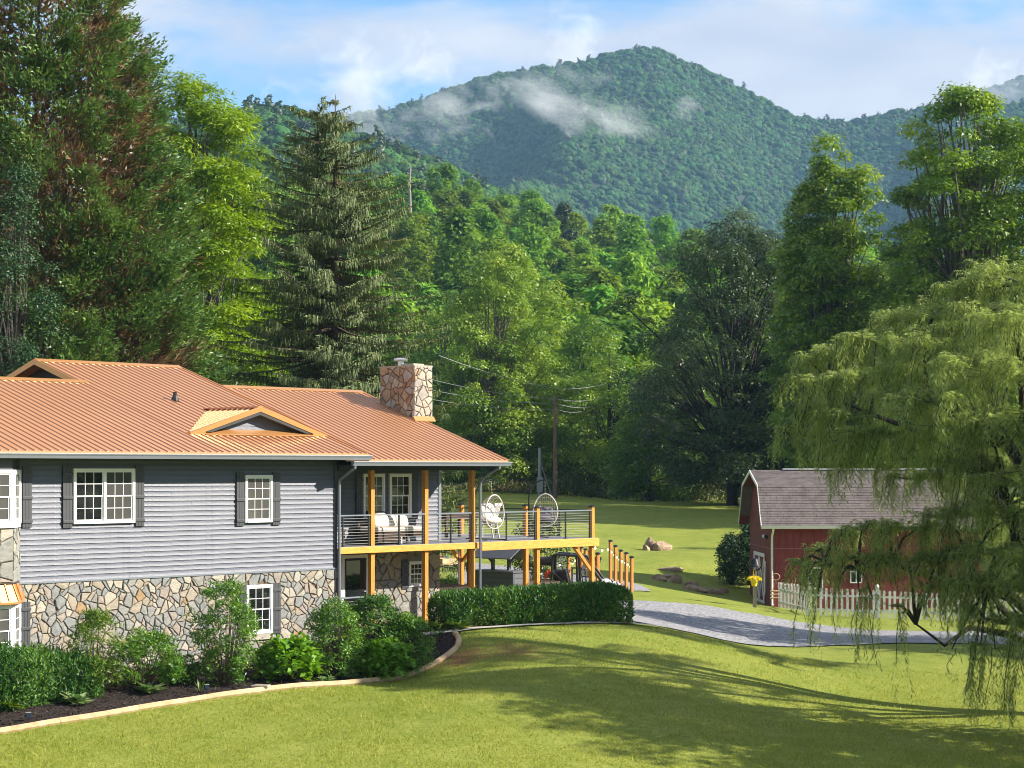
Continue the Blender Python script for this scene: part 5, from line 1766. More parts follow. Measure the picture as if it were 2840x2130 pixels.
def broadleaf(name, label, cat, x, y, H, prof, ncl, rc, per, L, Wd, mat, bark, seed, group=None, zb=None, tr=.22, up=.55, trunkh=.9, lean=(0, 0), lobes=3, flat=.75, squash=1.0):
    """prof: list of (height fraction, radius) of the crown"""
    rs = np.random.RandomState(seed)
    z0 = gz(x, y) if zb is None else zb
    t = thing(name, label, cat, (x, y, z0), rs.uniform(0, 6.28) if zb is None else 0, group)
    hf, rf = np.array([p[0] for p in prof]), np.array([p[1] for p in prof])
    u = np.linspace(hf[0], hf[-1], 200)
    w = np.interp(u, hf, rf) + .15
    cdf = np.cumsum(w) / w.sum()
    h = np.interp(rs.rand(ncl), cdf, u)
    a = rs.uniform(0, 2 * math.pi, ncl)
    ph = rs.uniform(0, 6.28, 3)
    lob = 1 + .16 * np.sin(lobes * a + ph[0] + h * 5) + .12 * np.sin((lobes + 2) * a + ph[1] - h * 9) + .12 * rs.normal(size=ncl)
    rr = np.interp(h, hf, rf) * (.30 + .70 * np.sqrt(rs.rand(ncl))) * lob
    C = np.stack([rr * np.cos(a) + lean[0] * h * H, squash * rr * np.sin(a) + lean[1] * h * H, h * H + rs.normal(size=ncl) * .15], 1)
    rcs = rc * rs.uniform(.6, 1.35, ncl)
    trunk = [((0, 0, -.3), tr), ((lean[0] * H * .15, lean[1] * H * .15, H * .15), tr * .85), ((lean[0] * H * .5 + .1, lean[1] * H * .5, H * .5), tr * .55), ((lean[0] * H * trunkh, lean[1] * H * trunkh, H * trunkh), tr * .12)]
    limb_mesh(trunk, C[::2], rs, r0=tr * .17).build('trunk', bark, t)
    P, D, N, LL, WW, ti, _ = clump_leaves(C, rcs, (per * (rcs / rc) ** 2).clip(8, None), L, Wd, rs, up=up, flat=flat)
    leaves('crown', P, D, N, LL, WW, mat, t, ti)
    return t

def spruce(name, label, x, y, H, R0, seed, dens=1.0, mat=None, twin=True, group=None):
    rs = np.random.RandomState(seed)
    z0 = gz(x, y)
    t = thing(name, label, 'tree', (x, y, z0), 0, group)
    P, D, N, L, Wd, ti = [], [], [], [], [], []
    br = MB()
    tops = [(0.0, 0.0, H)] + ([(-.75, .2, H * .965)] if twin else [])
    for (tx, ty, th_) in tops:
        br.tube([(tx * .3, ty * .3, -.2), (tx * .6, ty * .6, th_ * .4), (tx, ty, th_ * .8), (tx, ty, th_)], [H * .014, H * .011, H * .005, .01], 8)
    nlev = int(H / .30 * dens)
    for lv in range(nlev):
        f = (lv + rs.rand()) / nlev
        h = H * (.05 + .945 * f)
        tx, ty, th_ = tops[rs.randint(len(tops))] if f > .3 else tops[0]
        if h > th_:
            continue
        rad_ = R0 * (1 - f) ** .56 * (.80 + .4 * rs.rand()) + .10
        if f < .08:
            rad_ *= .8
        for k in range(4 if f > .75 else 5):
            a = rs.uniform(0, 2 * math.pi)
            Lb = rad_ * rs.uniform(.72, 1.12)
            dirh = np.array([math.cos(a), math.sin(a), 0])
            ang = rs.uniform(-.40, .08) + .75 * max(0, f - .55)
            n = max(4, int(Lb / .45))
            ss = np.linspace(0, 1, n + 1)
            zz = h + Lb * (ang * ss * .8 + .22 * ss ** 2 - .12 * math.sin(1) * ss)
            pts = np.stack([tx * f + dirh[0] * Lb * ss, ty * f + dirh[1] * Lb * ss, zz], 1)
            br.tube([tuple(p) for p in pts], [.035 * Lb ** .5 * (1 - .85 * q) for q in ss], 4, caps=False)
            m = int((Lb / .060) * 2.9)
            q = rs.uniform(.16 if f < .9 else 0, 1.0, m) ** .8
            base = np.stack([np.interp(q, ss, pts[:, i]) for i in range(3)], 1)
            side = np.cross(dirh, [0, 0, 1])
            sg = rs.choice([-1, 1], m)
            off = rs.rand(m) * (.16 + .30 * (1 - q)) * min(1, Lb * .4) * 1.3
            base = base + side * (sg * off)[:, None] + np.array([0, 0, -.05]) * off[:, None]
            kind = rs.rand(m)
            hang = kind < .70
            dv = np.where(hang[:, None], np.array([0, 0, -1.0]) + dirh * .22 + rs.normal(size=(m, 3)) * .16, dirh * .8 + side * (sg * .55)[:, None] + np.array([0, 0, -.12]) + rs.normal(size=(m, 3)) * .2)
            ln = np.where(hang, rs.uniform(.16, .44, m) * min(1, .35 + Lb * .35), rs.uniform(.16, .32, m))
            P.append(base); D.append(dv); L.append(ln); Wd.append(np.where(hang, .052, .060) * rs.uniform(.8, 1.3, m))
            N.append(unit(dirh + rs.normal(size=(m, 3)) * .6 + np.array([0, 0, .5])))
            ti.append(np.clip(.45 + .13 * rs.normal() + .2 * rs.normal(size=m), 0, 1))
    br.build('trunk', M_bark_b, t)
    leaves('crown', np.concatenate(P), np.concatenate(D), np.concatenate(N), np.concatenate(L), np.concatenate(Wd), mat or L_spruce, t, np.concatenate(ti), fold=.2)
    return t

def cypress(name, label, x, y, H, R0, seed, ntip=3600):
    """tall old screening conifer: fans of green sprays over bare brown twigs"""
    rs = np.random.RandomState(seed)
    z0 = gz(x, y)
    t = thing(name, label, 'tree', (x, y, z0), 0)
    br = MB()
    for k in range(3):
        a = k * 2.1
        br.tube([(.3 * math.cos(a), .3 * math.sin(a), -.2), (.6 * math.cos(a), .6 * math.sin(a), H * .3), (.9 * math.cos(a), .9 * math.sin(a), H * .65), (.4 * math.cos(a), .4 * math.sin(a), H * .97)], [.22, .17, .10, .02], 7)
    def rprof(f):
        return R0 * np.interp(f, [0, .05, .2, .45, .7, .9, 1.0], [.80, .97, 1.0, .92, .76, .48, .10])
    f = 1 - np.sqrt(rs.rand(ntip)) * .985
    f = np.clip(f * 1.02, 0.0, .995)
    a = rs.uniform(0, 2 * math.pi, ntip)
    bump = 1 + .07 * np.sin(a * 5 + f * 24) + .06 * np.sin(a * 9 - f * 40) + .07 * rs.normal(size=ntip)
    r = rprof(f) * bump * np.where(rs.rand(ntip) < .3, rs.uniform(.78, .95, ntip), 1)
    C = np.stack([r * np.cos(a), r * np.sin(a), f * H], 1)
    out = np.stack([np.cos(a), np.sin(a), np.zeros(ntip)], 1)
    # green pads of fine sprays, thinned in patches so that the brown interior shows
    patch = np.sin(a * 5.1 + f * 31) + .8 * np.sin(a * 11.3 - f * 53) + .6 * np.sin(a * 2.0 - f * 17 + .8) - .55 * np.cos(a + .25)
    npad = int(ntip * .15)
    order = np.where(rs.rand(ntip) > np.clip(.66 + .50 * patch, .10, .97))[0][:npad]
    pr_ = rs.uniform(.32, .66, len(order))
    g = np.repeat(np.arange(len(order)), 125)
    m = len(g)
    o = order[g]
    tang = np.stack([-np.sin(a[o]), np.cos(a[o]), np.zeros(m)], 1)
    q1, q2, q3 = rs.normal(size=(3, m)).clip(-1.8, 1.8)
    Pg = C[o] + tang * (q1 * pr_[g] * .62)[:, None] + out[o] * (q2 * pr_[g] * .45 - .1 * np.abs(q1))[:, None] + np.array([0, 0, 1.0]) * (q3 * .13 + .30 * q2 * pr_[g])[:, None]
    sp = rdirs(m, rs)
    Dg = unit(out[o] * .75 + tang * (q1 * .35)[:, None] + np.array([0, 0, .35]) + sp * .6)
    Ng = unit(np.array([0, 0, .8]) + out[o] * .5 + rdirs(m, rs) * .7)
    tg = np.clip(.48 + .17 * rs.normal(size=len(order))[g] + .18 * rs.normal(size=m), 0, 1)
    leaves('crown', Pg, Dg, Ng, rs.uniform(.13, .26, m), rs.uniform(.075, .13, m), L_ley, t, tg, fold=.1)
    bb = np.repeat(np.arange(ntip), 8)
    m = len(bb)
    ins = rs.uniform(.78, .97, m)
    sp = rdirs(m, rs)
    Pb = C[bb] * np.stack([ins, ins, np.ones(m)], 1) + sp * .3
    Db = unit(out[bb] * .8 + np.array([0, 0, .55]) + sp * .5)
    Nb = unit(np.cross(Db, rdirs(m, rs)))
    leaves('dead_twigs', Pb, Db, Nb, rs.uniform(.2, .5, m), rs.uniform(.03, .07, m), L_leyb, t, np.clip(rs.rand(m) ** 1.3 * .9 + .1 * rs.normal(size=m), 0, 1), fold=.1)
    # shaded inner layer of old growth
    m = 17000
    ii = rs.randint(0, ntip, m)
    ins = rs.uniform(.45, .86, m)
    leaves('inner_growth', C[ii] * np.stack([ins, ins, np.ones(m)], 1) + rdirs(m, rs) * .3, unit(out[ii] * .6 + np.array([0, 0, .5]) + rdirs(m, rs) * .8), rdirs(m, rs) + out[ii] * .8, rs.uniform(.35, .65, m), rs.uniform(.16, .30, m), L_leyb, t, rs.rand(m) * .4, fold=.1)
    # fine branches
    for k in range(120):
        i = rs.randint(ntip)
        c = C[i]
        b = np.array([c[0] * .15, c[1] * .15, max(.3, c[2] - r[i] * .9)])
        br.tube([b, b + (c - b) * .55 + np.array([0, 0, -.15]), c * np.array([.96, .96, 1])], [.045, .03, .012], 4, caps=False)
    br.build('trunk', M_bark_b, t)
    return t

def willow(name, label, x, y, seed, domes, limbs, nst=36, stl=(1.2, 3.2), zb=None, gfloor=True, extra=()):
    """domes: (x, y, z, radius) of the fountain-like sub-crowns, relative to the foot of the tree"""
    rs = np.random.RandomState(seed)
    z0 = gz(x, y) if zb is None else zb
    t = thing(name, label, 'tree', (x, y, z0), 0)
    br = MB()
    for pts, r0 in limbs:
        n = len(pts)
        br.tube(pts, [r0 * (1 - .8 * i / (n - 1)) for i in range(n)], 8)
    P, D, N, L, Wd, ti = [], [], [], [], [], []
    LP = np.array([p for pts, r in limbs for p in pts])
    for (dx, dy, dz, dr, *ex) in list(domes) + list(extra):
        c = np.array([dx, dy, dz])
        k = np.argmin(((LP - (c - np.array([0, 0, dr * .6]))) ** 2).sum(1))
        if np.linalg.norm(LP[k] - c) < 1.9:
            br.tube([LP[k], (LP[k] + c) / 2 + np.array([0, 0, .2]), c], [.05, .035, .015], 5, caps=False)
        nt = max(5, int(9 * (dr / 1.0) ** .8))
        ta = rs.uniform(0, 2 * math.pi, nt)
        tr_ = rs.uniform(.25, 1.12, nt)
        tl_ = rs.uniform(.5, 1.35, nt)
        for s in range(ex[1] if ex else int(nst * (dr / 1.3) ** 1.3)):
            ki = rs.randint(nt)
            a = ta[ki] + rs.normal() * .16 / max(tr_[ki], .3)
            reach = dr * tr_[ki] * rs.uniform(.8, 1.08)
            rise = dr * rs.uniform(.10, .42) * (1.2 - min(reach / dr, 1.1) * .6)
            Ls = tl_[ki] * rs.uniform(*stl) * 1.15 * (.55 + .45 * min(1, dr)) if not ex else ex[0] * rs.uniform(.55, 1.05)
            n = int((Ls + reach) / .052)
            q = np.linspace(0, 1, n)
            arc = (reach + rise) / (reach + rise + Ls)
            u = np.clip(q / arc, 0, 1)
            v = np.clip((q - arc) / (1 - arc), 0, 1)
            hx = reach * np.sin(u * math.pi / 2) + .10 * v
            hz = rise * np.sin(np.minimum(u, 1) * math.pi * .62) - Ls * v
            sway = .10 * np.sin(v * 5 + a)
            px_ = dx + math.cos(a) * hx + sway * math.sin(a)
            py_ = dy + math.sin(a) * hx - sway * math.cos(a)
            pts = np.stack([px_, py_, dz + hz], 1)
            if gfloor:
                gl = gza(x + px_, y + py_) - z0 + .25 + rs.uniform(0, .5)
                keep = pts[:, 2] > gl
                pts = pts[keep]
                n = len(pts)
            if n < 6:
                continue
            if s % 9 == 0:
                br.tube([tuple(p) for p in pts[::max(1, n // 7)]], .008, 3, caps=False)
            tang = np.gradient(pts, axis=0)
            az = rs.uniform(0, 2 * math.pi, n)
            sd = np.stack([np.cos(az), np.sin(az), np.zeros(n)], 1)
            P.append(pts + sd * .02)
            D.append(unit(unit(tang) * .6 + sd * .85 + np.array([0, 0, -.30])))
            N.append(unit(sd * .5 + np.array([0, 0, .6]) + rdirs(n, rs) * .5))
            L.append(rs.uniform(.10, .19, n)); Wd.append(rs.uniform(.022, .036, n))
            ti.append(np.clip(.48 + .16 * rs.normal() + .2 * rs.normal(size=n), 0, 1))
    br.build('trunk', M_bark_d, t)
    leaves('crown', np.concatenate(P), np.concatenate(D), np.concatenate(N), np.concatenate(L), np.concatenate(Wd), L_willow, t, np.concatenate(ti), fold=.1)
    return t

# --- big trees behind the house
p = at(120, 1305, 75)
cypress('cypress_tree', 'huge old conifer with brown bare patches towering behind the house at the left', p.x, p.y, 25.5, 5.6, 3, ntip=12500)
p = at(40, 1305, 69)
broadleaf('holly_tree', 'glossy grey-green holly at the left edge beside the roof gable', 'tree', p.x, p.y, 15.3, [(.0, 1.6), (.3, 1.7), (.7, 1.35), (1.0, .2)], 200, .5, 200, .11, .065, L_holly, M_bark_g, 4, tr=.16)
p = at(300, 1305, 95)
broadleaf('poplar_tree', 'slim bright poplar peeping out behind the huge brown-patched conifer', 'tree', p.x, p.y, 26.0, [(.2, 1.8), (.5, 2.7), (.8, 2.2), (.98, .4)], 150, .7, 200, .16, .12, L_tulip, M_bark_g, 5, tr=.2)
p = at(545, 1305, 92)
broadleaf('locust_tree', 'yellow-green feathery locust tree between the huge conifer and the drooping spruce', 'tree', p.x, p.y, 21.6, [(.12, 2.8), (.35, 3.7), (.6, 3.6), (.82, 2.9), (1.0, 1.0)], 330, 1.0, 340, .25, .11, L_locust, M_bark_g, 6, tr=.22, up=.9, flat=.5)
p = at(930, 1305, 82)
spruce('norway_spruce', 'big dark spruce with drooping boughs and a double top behind the roof', p.x, p.y, 19.8, 5.7, 8, dens=2.1)
p = at(1192, 1305, 73)
spruce('small_spruce', 'small spruce with boughs showing past the right house corner', p.x, p.y, 5.3, 1.75, 9, dens=.9, twin=False)
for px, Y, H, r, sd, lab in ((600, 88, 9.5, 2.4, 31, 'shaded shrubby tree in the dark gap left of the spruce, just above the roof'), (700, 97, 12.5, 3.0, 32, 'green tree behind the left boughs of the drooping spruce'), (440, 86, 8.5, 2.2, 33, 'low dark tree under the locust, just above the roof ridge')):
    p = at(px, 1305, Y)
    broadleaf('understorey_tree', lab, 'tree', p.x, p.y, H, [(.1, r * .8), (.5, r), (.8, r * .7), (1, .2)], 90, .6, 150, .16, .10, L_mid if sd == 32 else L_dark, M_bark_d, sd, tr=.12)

# --- trees round the meadow
p = at(1375, 1340, 156)
broadleaf('sycamore_tree', 'light green sycamore behind the utility pole, chimney to its left', 'tree', p.x, p.y, 18.2, [(.05, 3.4), (.25, 4.9), (.5, 4.6), (.75, 3.4), (1.0, .5)], 280, .9, 240, .21, .165, L_syc, M_bark_g, 12, tr=.3)
p = at(1400, 1340, 172)
broadleaf('sycamore_tree', 'taller rounded sycamore whose crown rises behind the light green one', 'tree', p.x, p.y, 21.5, [(.2, 3.5), (.5, 5.4), (.75, 4.6), (1.0, .8)], 190, 1.05, 190, .27, .20, L_syc, M_bark_g, 13, tr=.3)
p = at(1235, 1340, 160)
broadleaf('sycamore_tree', 'broad mid-green tree between chimney and the light green sycamore', 'tree', p.x, p.y, 15.5, [(.05, 3.4), (.4, 4.4), (.75, 3.2), (1.0, .5)], 130, 1.0, 190, .26, .19, L_mid, M_bark_g, 14, tr=.25)
p = at(2030, 1375, 141)
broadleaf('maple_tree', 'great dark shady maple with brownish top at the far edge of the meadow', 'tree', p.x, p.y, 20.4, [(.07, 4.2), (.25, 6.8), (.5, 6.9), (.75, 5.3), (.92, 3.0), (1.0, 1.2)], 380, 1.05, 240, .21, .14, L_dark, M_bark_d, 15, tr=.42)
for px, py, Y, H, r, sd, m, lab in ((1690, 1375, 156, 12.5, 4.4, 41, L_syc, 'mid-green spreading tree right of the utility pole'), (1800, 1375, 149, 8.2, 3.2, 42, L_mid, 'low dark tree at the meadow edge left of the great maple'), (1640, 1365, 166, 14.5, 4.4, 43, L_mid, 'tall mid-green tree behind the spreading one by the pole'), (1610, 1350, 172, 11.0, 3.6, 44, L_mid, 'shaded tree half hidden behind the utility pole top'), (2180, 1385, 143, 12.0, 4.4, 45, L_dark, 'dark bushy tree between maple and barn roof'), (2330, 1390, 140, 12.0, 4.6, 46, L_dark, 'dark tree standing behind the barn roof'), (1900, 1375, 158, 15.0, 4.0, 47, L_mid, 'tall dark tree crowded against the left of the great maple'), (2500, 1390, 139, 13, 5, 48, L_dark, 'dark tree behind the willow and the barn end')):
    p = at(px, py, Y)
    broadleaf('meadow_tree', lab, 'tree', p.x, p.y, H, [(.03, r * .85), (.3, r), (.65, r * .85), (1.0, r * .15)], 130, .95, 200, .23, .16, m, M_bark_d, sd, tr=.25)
p = at(2318, 1390, 130)
broadleaf('poplar_tree', 'tall tulip poplar with a spiky split top left of the biggest tree', 'tree', p.x, p.y, 25.0, [(.10, 3.4), (.4, 4.0), (.62, 3.2), (.78, 2.3), (.9, 1.3), (1.0, .3)], 320, .78, 200, .26, .19, L_tulip, M_bark_g, 16, tr=.3, lobes=2)
p = at(2235, 1390, 131)
broadleaf('poplar_tree', 'slender left-hand stem of the split-topped tulip poplar', 'tree', p.x, p.y, 22.0, [(.3, 1.5), (.6, 2.0), (.85, 1.3), (1.0, .3)], 95, .72, 190, .27, .20, L_tulip, M_bark_g, 17, tr=.2)
p = at(2690, 1390, 124)
broadleaf('poplar_tree', 'biggest tulip poplar, broad and tall at the right edge above the willow', 'tree', p.x, p.y, 26.6, [(.12, 4.4), (.4, 5.3), (.65, 5.2), (.85, 4.2), (1.0, 1.6)], 420, .90, 220, .26, .19, L_tulip, M_bark_g, 18, tr=.4)
p = at(2880, 1390, 120)
broadleaf('poplar_tree', 'poplar running out of the picture at the right edge', 'tree', p.x, p.y, 23.0, [(.12, 3.2), (.5, 4.0), (.85, 2.5), (1.0, .5)], 150, .92, 200, .27, .20, L_tulip, M_bark_g, 19, tr=.3)
# the wood beyond the right edge, whose long shadows fall over meadow and lawn
for x_, y_, H, r, sd in ((33, 101, 15, 4.2, 51), (45, 109, 18, 4.8, 52), (24.5, 65.5, 13.5, 4.2, 53), (36, 95.5, 12, 3.2, 54), (33, 62, 14, 4.0, 55)):
    broadleaf('edge_tree', 'tree of the wood edge beyond the right side of the picture', 'tree', x_, y_, H, [(.08, r * .8), (.4, r), (.75, r * .8), (1.0, r * .15)], 110, 1.0, 80, .42, .30, L_mid, M_bark_d, sd, 'wood edge out of the picture on the right', tr=.28)
for x_, y_, H, r, sd in ((17.5, 45.5, 11.5, 3.9, 56), (22.5, 42.5, 14.0, 4.4, 57)):
    broadleaf('yard_tree', 'yard tree out of the picture at the lower right casting shade on the lawn', 'tree', x_, y_, H, [(.14, r * .8), (.4, r), (.7, r * .85), (1.0, r * .2)], 105, .85, 95, .30, .20, L_mid, M_bark_d, sd, 'yard trees out of the picture on the right', tr=.28)

# --- the weeping willow
wx, wy = 15.0, 52.5
dm = []
def dome(px, py, Y, r):
    p = at(px, py, Y)
    dm.append((p.x - wx, p.y - wy, p.z - gz(wx, wy), r))
for q in ((2760, 765, 53, 1.3), (2840, 790, 52, 1.4), (2690, 810, 53, 1.0), (2620, 850, 53.5, 1.0), (2545, 885, 53, 1.0), (2480, 890, 54, .95), (2710, 880, 50.5, 1.2), (2800, 910, 49.5, 1.3), (2430, 950, 52, 1.0), (2560, 970, 50, 1.1), (2630, 930, 51, 1.0),
          (2360, 975, 53, .9), (2300, 985, 53, .8), (2245, 1000, 53, .75), (2205, 1060, 52, .65), (2290, 1070, 50, .9), (2380, 1060, 50, 1.0), (2470, 1030, 50, .9), (2680, 1020, 48.5, 1.2), (2800, 1050, 48, 1.3), (2500, 1110, 49, 1.0), (2590, 1120, 48, 1.1), (2240, 1140, 50.5, .75), (2190, 1190, 51, .45), (2330, 1160, 49.5, .8),
          (2300, 1230, 49.5, .75), (2400, 1210, 49, .9), (2480, 1210, 49, .8), (2560, 1230, 49, .9), (2640, 1190, 48, 1.0), (2720, 1180, 47.5, 1.1), (2820, 1210, 47.5, 1.2), (2640, 1290, 48, 1.0), (2370, 1290, 50, .6), (2450, 1300, 50, .65), (2540, 1330, 49, .7), (2740, 1320, 47.5, 1.1), (2840, 1350, 47, 1.2),
          (2210, 1565, 50.5, .5), (2260, 1530, 50.5, .6), (2320, 1490, 50, .65), (2390, 1470, 49.5, .7), (2470, 1470, 49, .8), (2540, 1470, 49, .85), (2620, 1440, 48.5, .95), (2290, 1570, 49.5, .5), (2360, 1550, 49.2, .6), (2440, 1555, 49, .7), (2520, 1560, 48.7, .8),
          (2700, 1430, 47.5, 1.1), (2790, 1440, 47, 1.2), (2600, 1560, 48.5, .9), (2680, 1540, 47.8, .95), (2760, 1540, 47, 1.0), (2840, 1550, 46.5, 1.1), (2720, 1630, 47, .95), (2810, 1640, 46.5, 1.0), (2640, 1640, 48, .8), (2560, 1630, 48.4, .55), (2700, 1700, 47, .6), (2780, 1730, 46.6, .8), (2850, 1740, 46.2, .9),
          (2930, 800, 52, 1.4), (3020, 860, 51.5, 1.4), (3120, 930, 52, 1.4), (3220, 1050, 52, 1.3), (2950, 960, 49, 1.4), (3060, 1040, 49, 1.4), (3180, 1160, 50, 1.3), (2930, 1160, 47.5, 1.3), (3050, 1240, 48, 1.3), (3260, 1280, 51, 1.2), (2950, 1380, 47, 1.3), (3100, 1420, 48, 1.3), (3220, 1500, 50, 1.2), (2940, 1580, 47, 1.2), (3080, 1620, 48, 1.1), (2860, 900, 56, 1.4), (2960, 1050, 57, 1.4), (3060, 1250, 57, 1.3), (2760, 1000, 57, 1.4), (2640, 1080, 57.5, 1.3), (2520, 1150, 57, 1.1), (2850, 1300, 57.5, 1.3), (2700, 1280, 57.5, 1.2), (2580, 1330, 56.5, 1.0), (2760, 1480, 56.5, 1.1), (2900, 1500, 57, 1.1)):
    dome(*q)
LONG = []
def streamer(px, py, Y, r, ln, n_):
    p = at(px, py, Y)
    LONG.append((p.x - wx, p.y - wy, p.z - gz(wx, wy), r, ln, n_))
for q in ((2235, 1600, 50, .30, 2.0, 10), (2270, 1640, 49.6, .25, 1.9, 9), (2330, 1600, 49.3, .2, 1.6, 6), (2380, 1640, 49, .35, 1.7, 16), (2420, 1660, 48.8, .3, 1.9, 14), (2470, 1680, 48.6, .3, 1.5, 10), (2500, 1700, 48.5, .15, 2.2, 5), (2650, 1700, 47.8, .3, 1.1, 8),
          (2720, 1790, 46.6, .35, 1.9, 22), (2760, 1800, 46.4, .3, 2.2, 18), (2700, 1830, 46.6, .2, 1.6, 10), (2830, 1830, 46, .35, 1.7, 16), (2640, 1800, 47, .15, .8, 3), (2800, 1880, 46.2, .2, 1.2, 8)):
    streamer(*q)
zg_ = gz(wx, wy)
def wl(px, py, Y):
    p = at(px, py, Y)
    return (p.x - wx, p.y - wy, p.z - zg_)
limbs = [([(0, 0, -.3), (.05, .0, 1.2), (-.1, .1, 2.6), (-.1, .1, 4.2), wl(2765, 1180, 52.5), wl(2735, 960, 53), wl(2760, 800, 53)], .34),
         ([(-.05, 0, 2.2), wl(2760, 1330, 52), wl(2660, 1180, 52.5), wl(2570, 1080, 53), wl(2560, 940, 53)], .17),
         ([(-.1, 0, 2.0), wl(2700, 1270, 51.5), wl(2560, 1200, 52), wl(2420, 1150, 52), wl(2300, 1100, 52.5)], .14),
         ([(0, 0, 1.5), wl(2790, 1640, 51), wl(2660, 1620, 50.5), wl(2560, 1590, 50), wl(2470, 1560, 49.8), wl(2380, 1580, 49.5), wl(2290, 1560, 50)], .16),
         ([(0, 0, 1.1), wl(2800, 1760, 50), wl(2690, 1740, 49.5), wl(2620, 1790, 49.2), wl(2540, 1730, 49)], .12),
         ([(0, 0, 1.6), wl(2820, 1560, 49), wl(2800, 1400, 48), wl(2760, 1240, 47.6)], .14),
         ([(0, 0, 1.3), wl(2790, 1700, 49), wl(2740, 1640, 47.5), wl(2690, 1560, 47.4)], .12),
         ([(0, 0, 3.0), wl(2840, 1240, 51), wl(2830, 1000, 50), wl(2810, 880, 50)], .15)]
willow('weeping_willow', 'large weeping willow with pale hanging fronds in front of the barn', wx, wy, 21, dm, limbs, nst=165, stl=(.35, 1.05), extra=LONG)

# --- clipped hedge before the patio, made of overlapping shoots
def hedge(name, label, pts, w_, h_, n, L, Wd, mat, seed, loose=.10, dens=1.0, htop=None):
    """pts: centre line in the world; leaves over a rounded box along it"""
    rs = np.random.RandomState(seed)
    pts = np.array(pts, float)
    d = np.r_[0, np.cumsum(np.linalg.norm(np.diff(pts, axis=0), axis=1))]
    t = thing(name, label, 'hedge', (0, 0, 0), 0)
    s = rs.uniform(0, d[-1], n)
    cx_, cy_ = np.interp(s, d, pts[:, 0]), np.interp(s, d, pts[:, 1])
    k = np.clip(np.searchsorted(d, s) - 1, 0, len(pts) - 2)
    tg = unit(np.diff(pts, axis=0))[k]
    sd = np.stack([-tg[:, 1], tg[:, 0]], 1)
    pick_ = rs.rand(n)
    yy = np.where(pick_ < .34, rs.uniform(-1, 1, n), np.where(pick_ < .67, 1.0, -1.0))
    zz = np.where(pick_ < .34, 1.0, rs.uniform(-1, 1, n))
    k_ = np.maximum(1.0, (np.abs(yy) ** 5 + np.abs(zz) ** 5) ** .2)
    yy, zz = yy / k_, zz / k_
    th_ = np.arctan2(zz, yy)
    lump = 1 + .08 * np.sin(s * 4.1) + .06 * np.sin(s * 9.7 + th_ * 2) + .05 * np.sin(s * 2.3 + 1)
    inn = 1 - .30 * rs.rand(n) ** 2.2
    hh = h_ if htop is None else np.interp(s, np.linspace(0, d[-1], len(htop)), htop)
    endf = np.clip(np.minimum(s, d[-1] - s) / .35, 0, 1) ** .5
    off = yy * w_ / 2 * lump * inn * (.55 + .45 * endf) + rs.normal(size=n) * loose * .5
    z = np.clip((zz * .5 + .5), 0.02, 1.2) * hh * (.94 + .06 * lump) * (.75 + .25 * endf) * np.where(zz > .3, .9 + .1 * inn, 1) + rs.normal(size=n) * loose * .6
    X, Yv = cx_ + sd[:, 0] * off, cy_ + sd[:, 1] * off
    P = np.stack([X, Yv, gza(X, Yv) + np.maximum(z, .04)], 1)
    nd = np.stack([sd[:, 0] * yy, sd[:, 1] * yy, np.maximum(zz, .05)], 1)
    N = unit(nd * .9 + rdirs(n, rs) * .75)
    D = unit(nd * .4 + np.array([0, 0, .55]) + rdirs(n, rs) * .8)
    sc = rs.uniform(.7, 1.3, n)
    leaves('foliage', P, D, N, L * sc, Wd * sc, mat, t, np.clip(.45 + .15 * np.sin(s * 3 + th_) + .25 * rs.normal(size=n), 0, 1))
    mb = MB()
    for q in np.arange(.3, d[-1] - .2, .35):
        x, y = np.interp(q, d, pts[:, 0]), np.interp(q, d, pts[:, 1])
        g = gz(x, y)
        for _ in range(3):
            mb.tube([(x, y, g - .05), (x + rs.normal() * .1, y + rs.normal() * .1, g + h_ * .45), (x + rs.normal() * .22, y + rs.normal() * .22, g + h_ * .85)], [.022, .016, .006], 4, caps=False)
    mb.build('stems', M_bark_d, t)
    return t
hedge('hedge', 'long clipped dark green hedge in front of the patio railing', [hw(s, t) for s, t in ((2.75, -1.05), (3.4, -1.3), (4.6, -1.85), (6.2, -2.5), (7.6, -3.15), (8.35, -3.5))], 1.15, 1.0, 30000, .105, .046, L_hedge, 61, htop=[.86, .9, .92, .96, 1.0, 1.02, 1.02])
hedge('hedge', 'loose dark hedge at the lower left below the bay window', [hw(s, t) for s, t in ((-15, -1.7), (-12, -1.75), (-10.2, -1.7), (-9.3, -1.5))], 1.5, 1.15, 26000, .105, .046, L_hedge, 62, loose=.16, htop=[1.15, 1.2, 1.2, 1.05, .75])

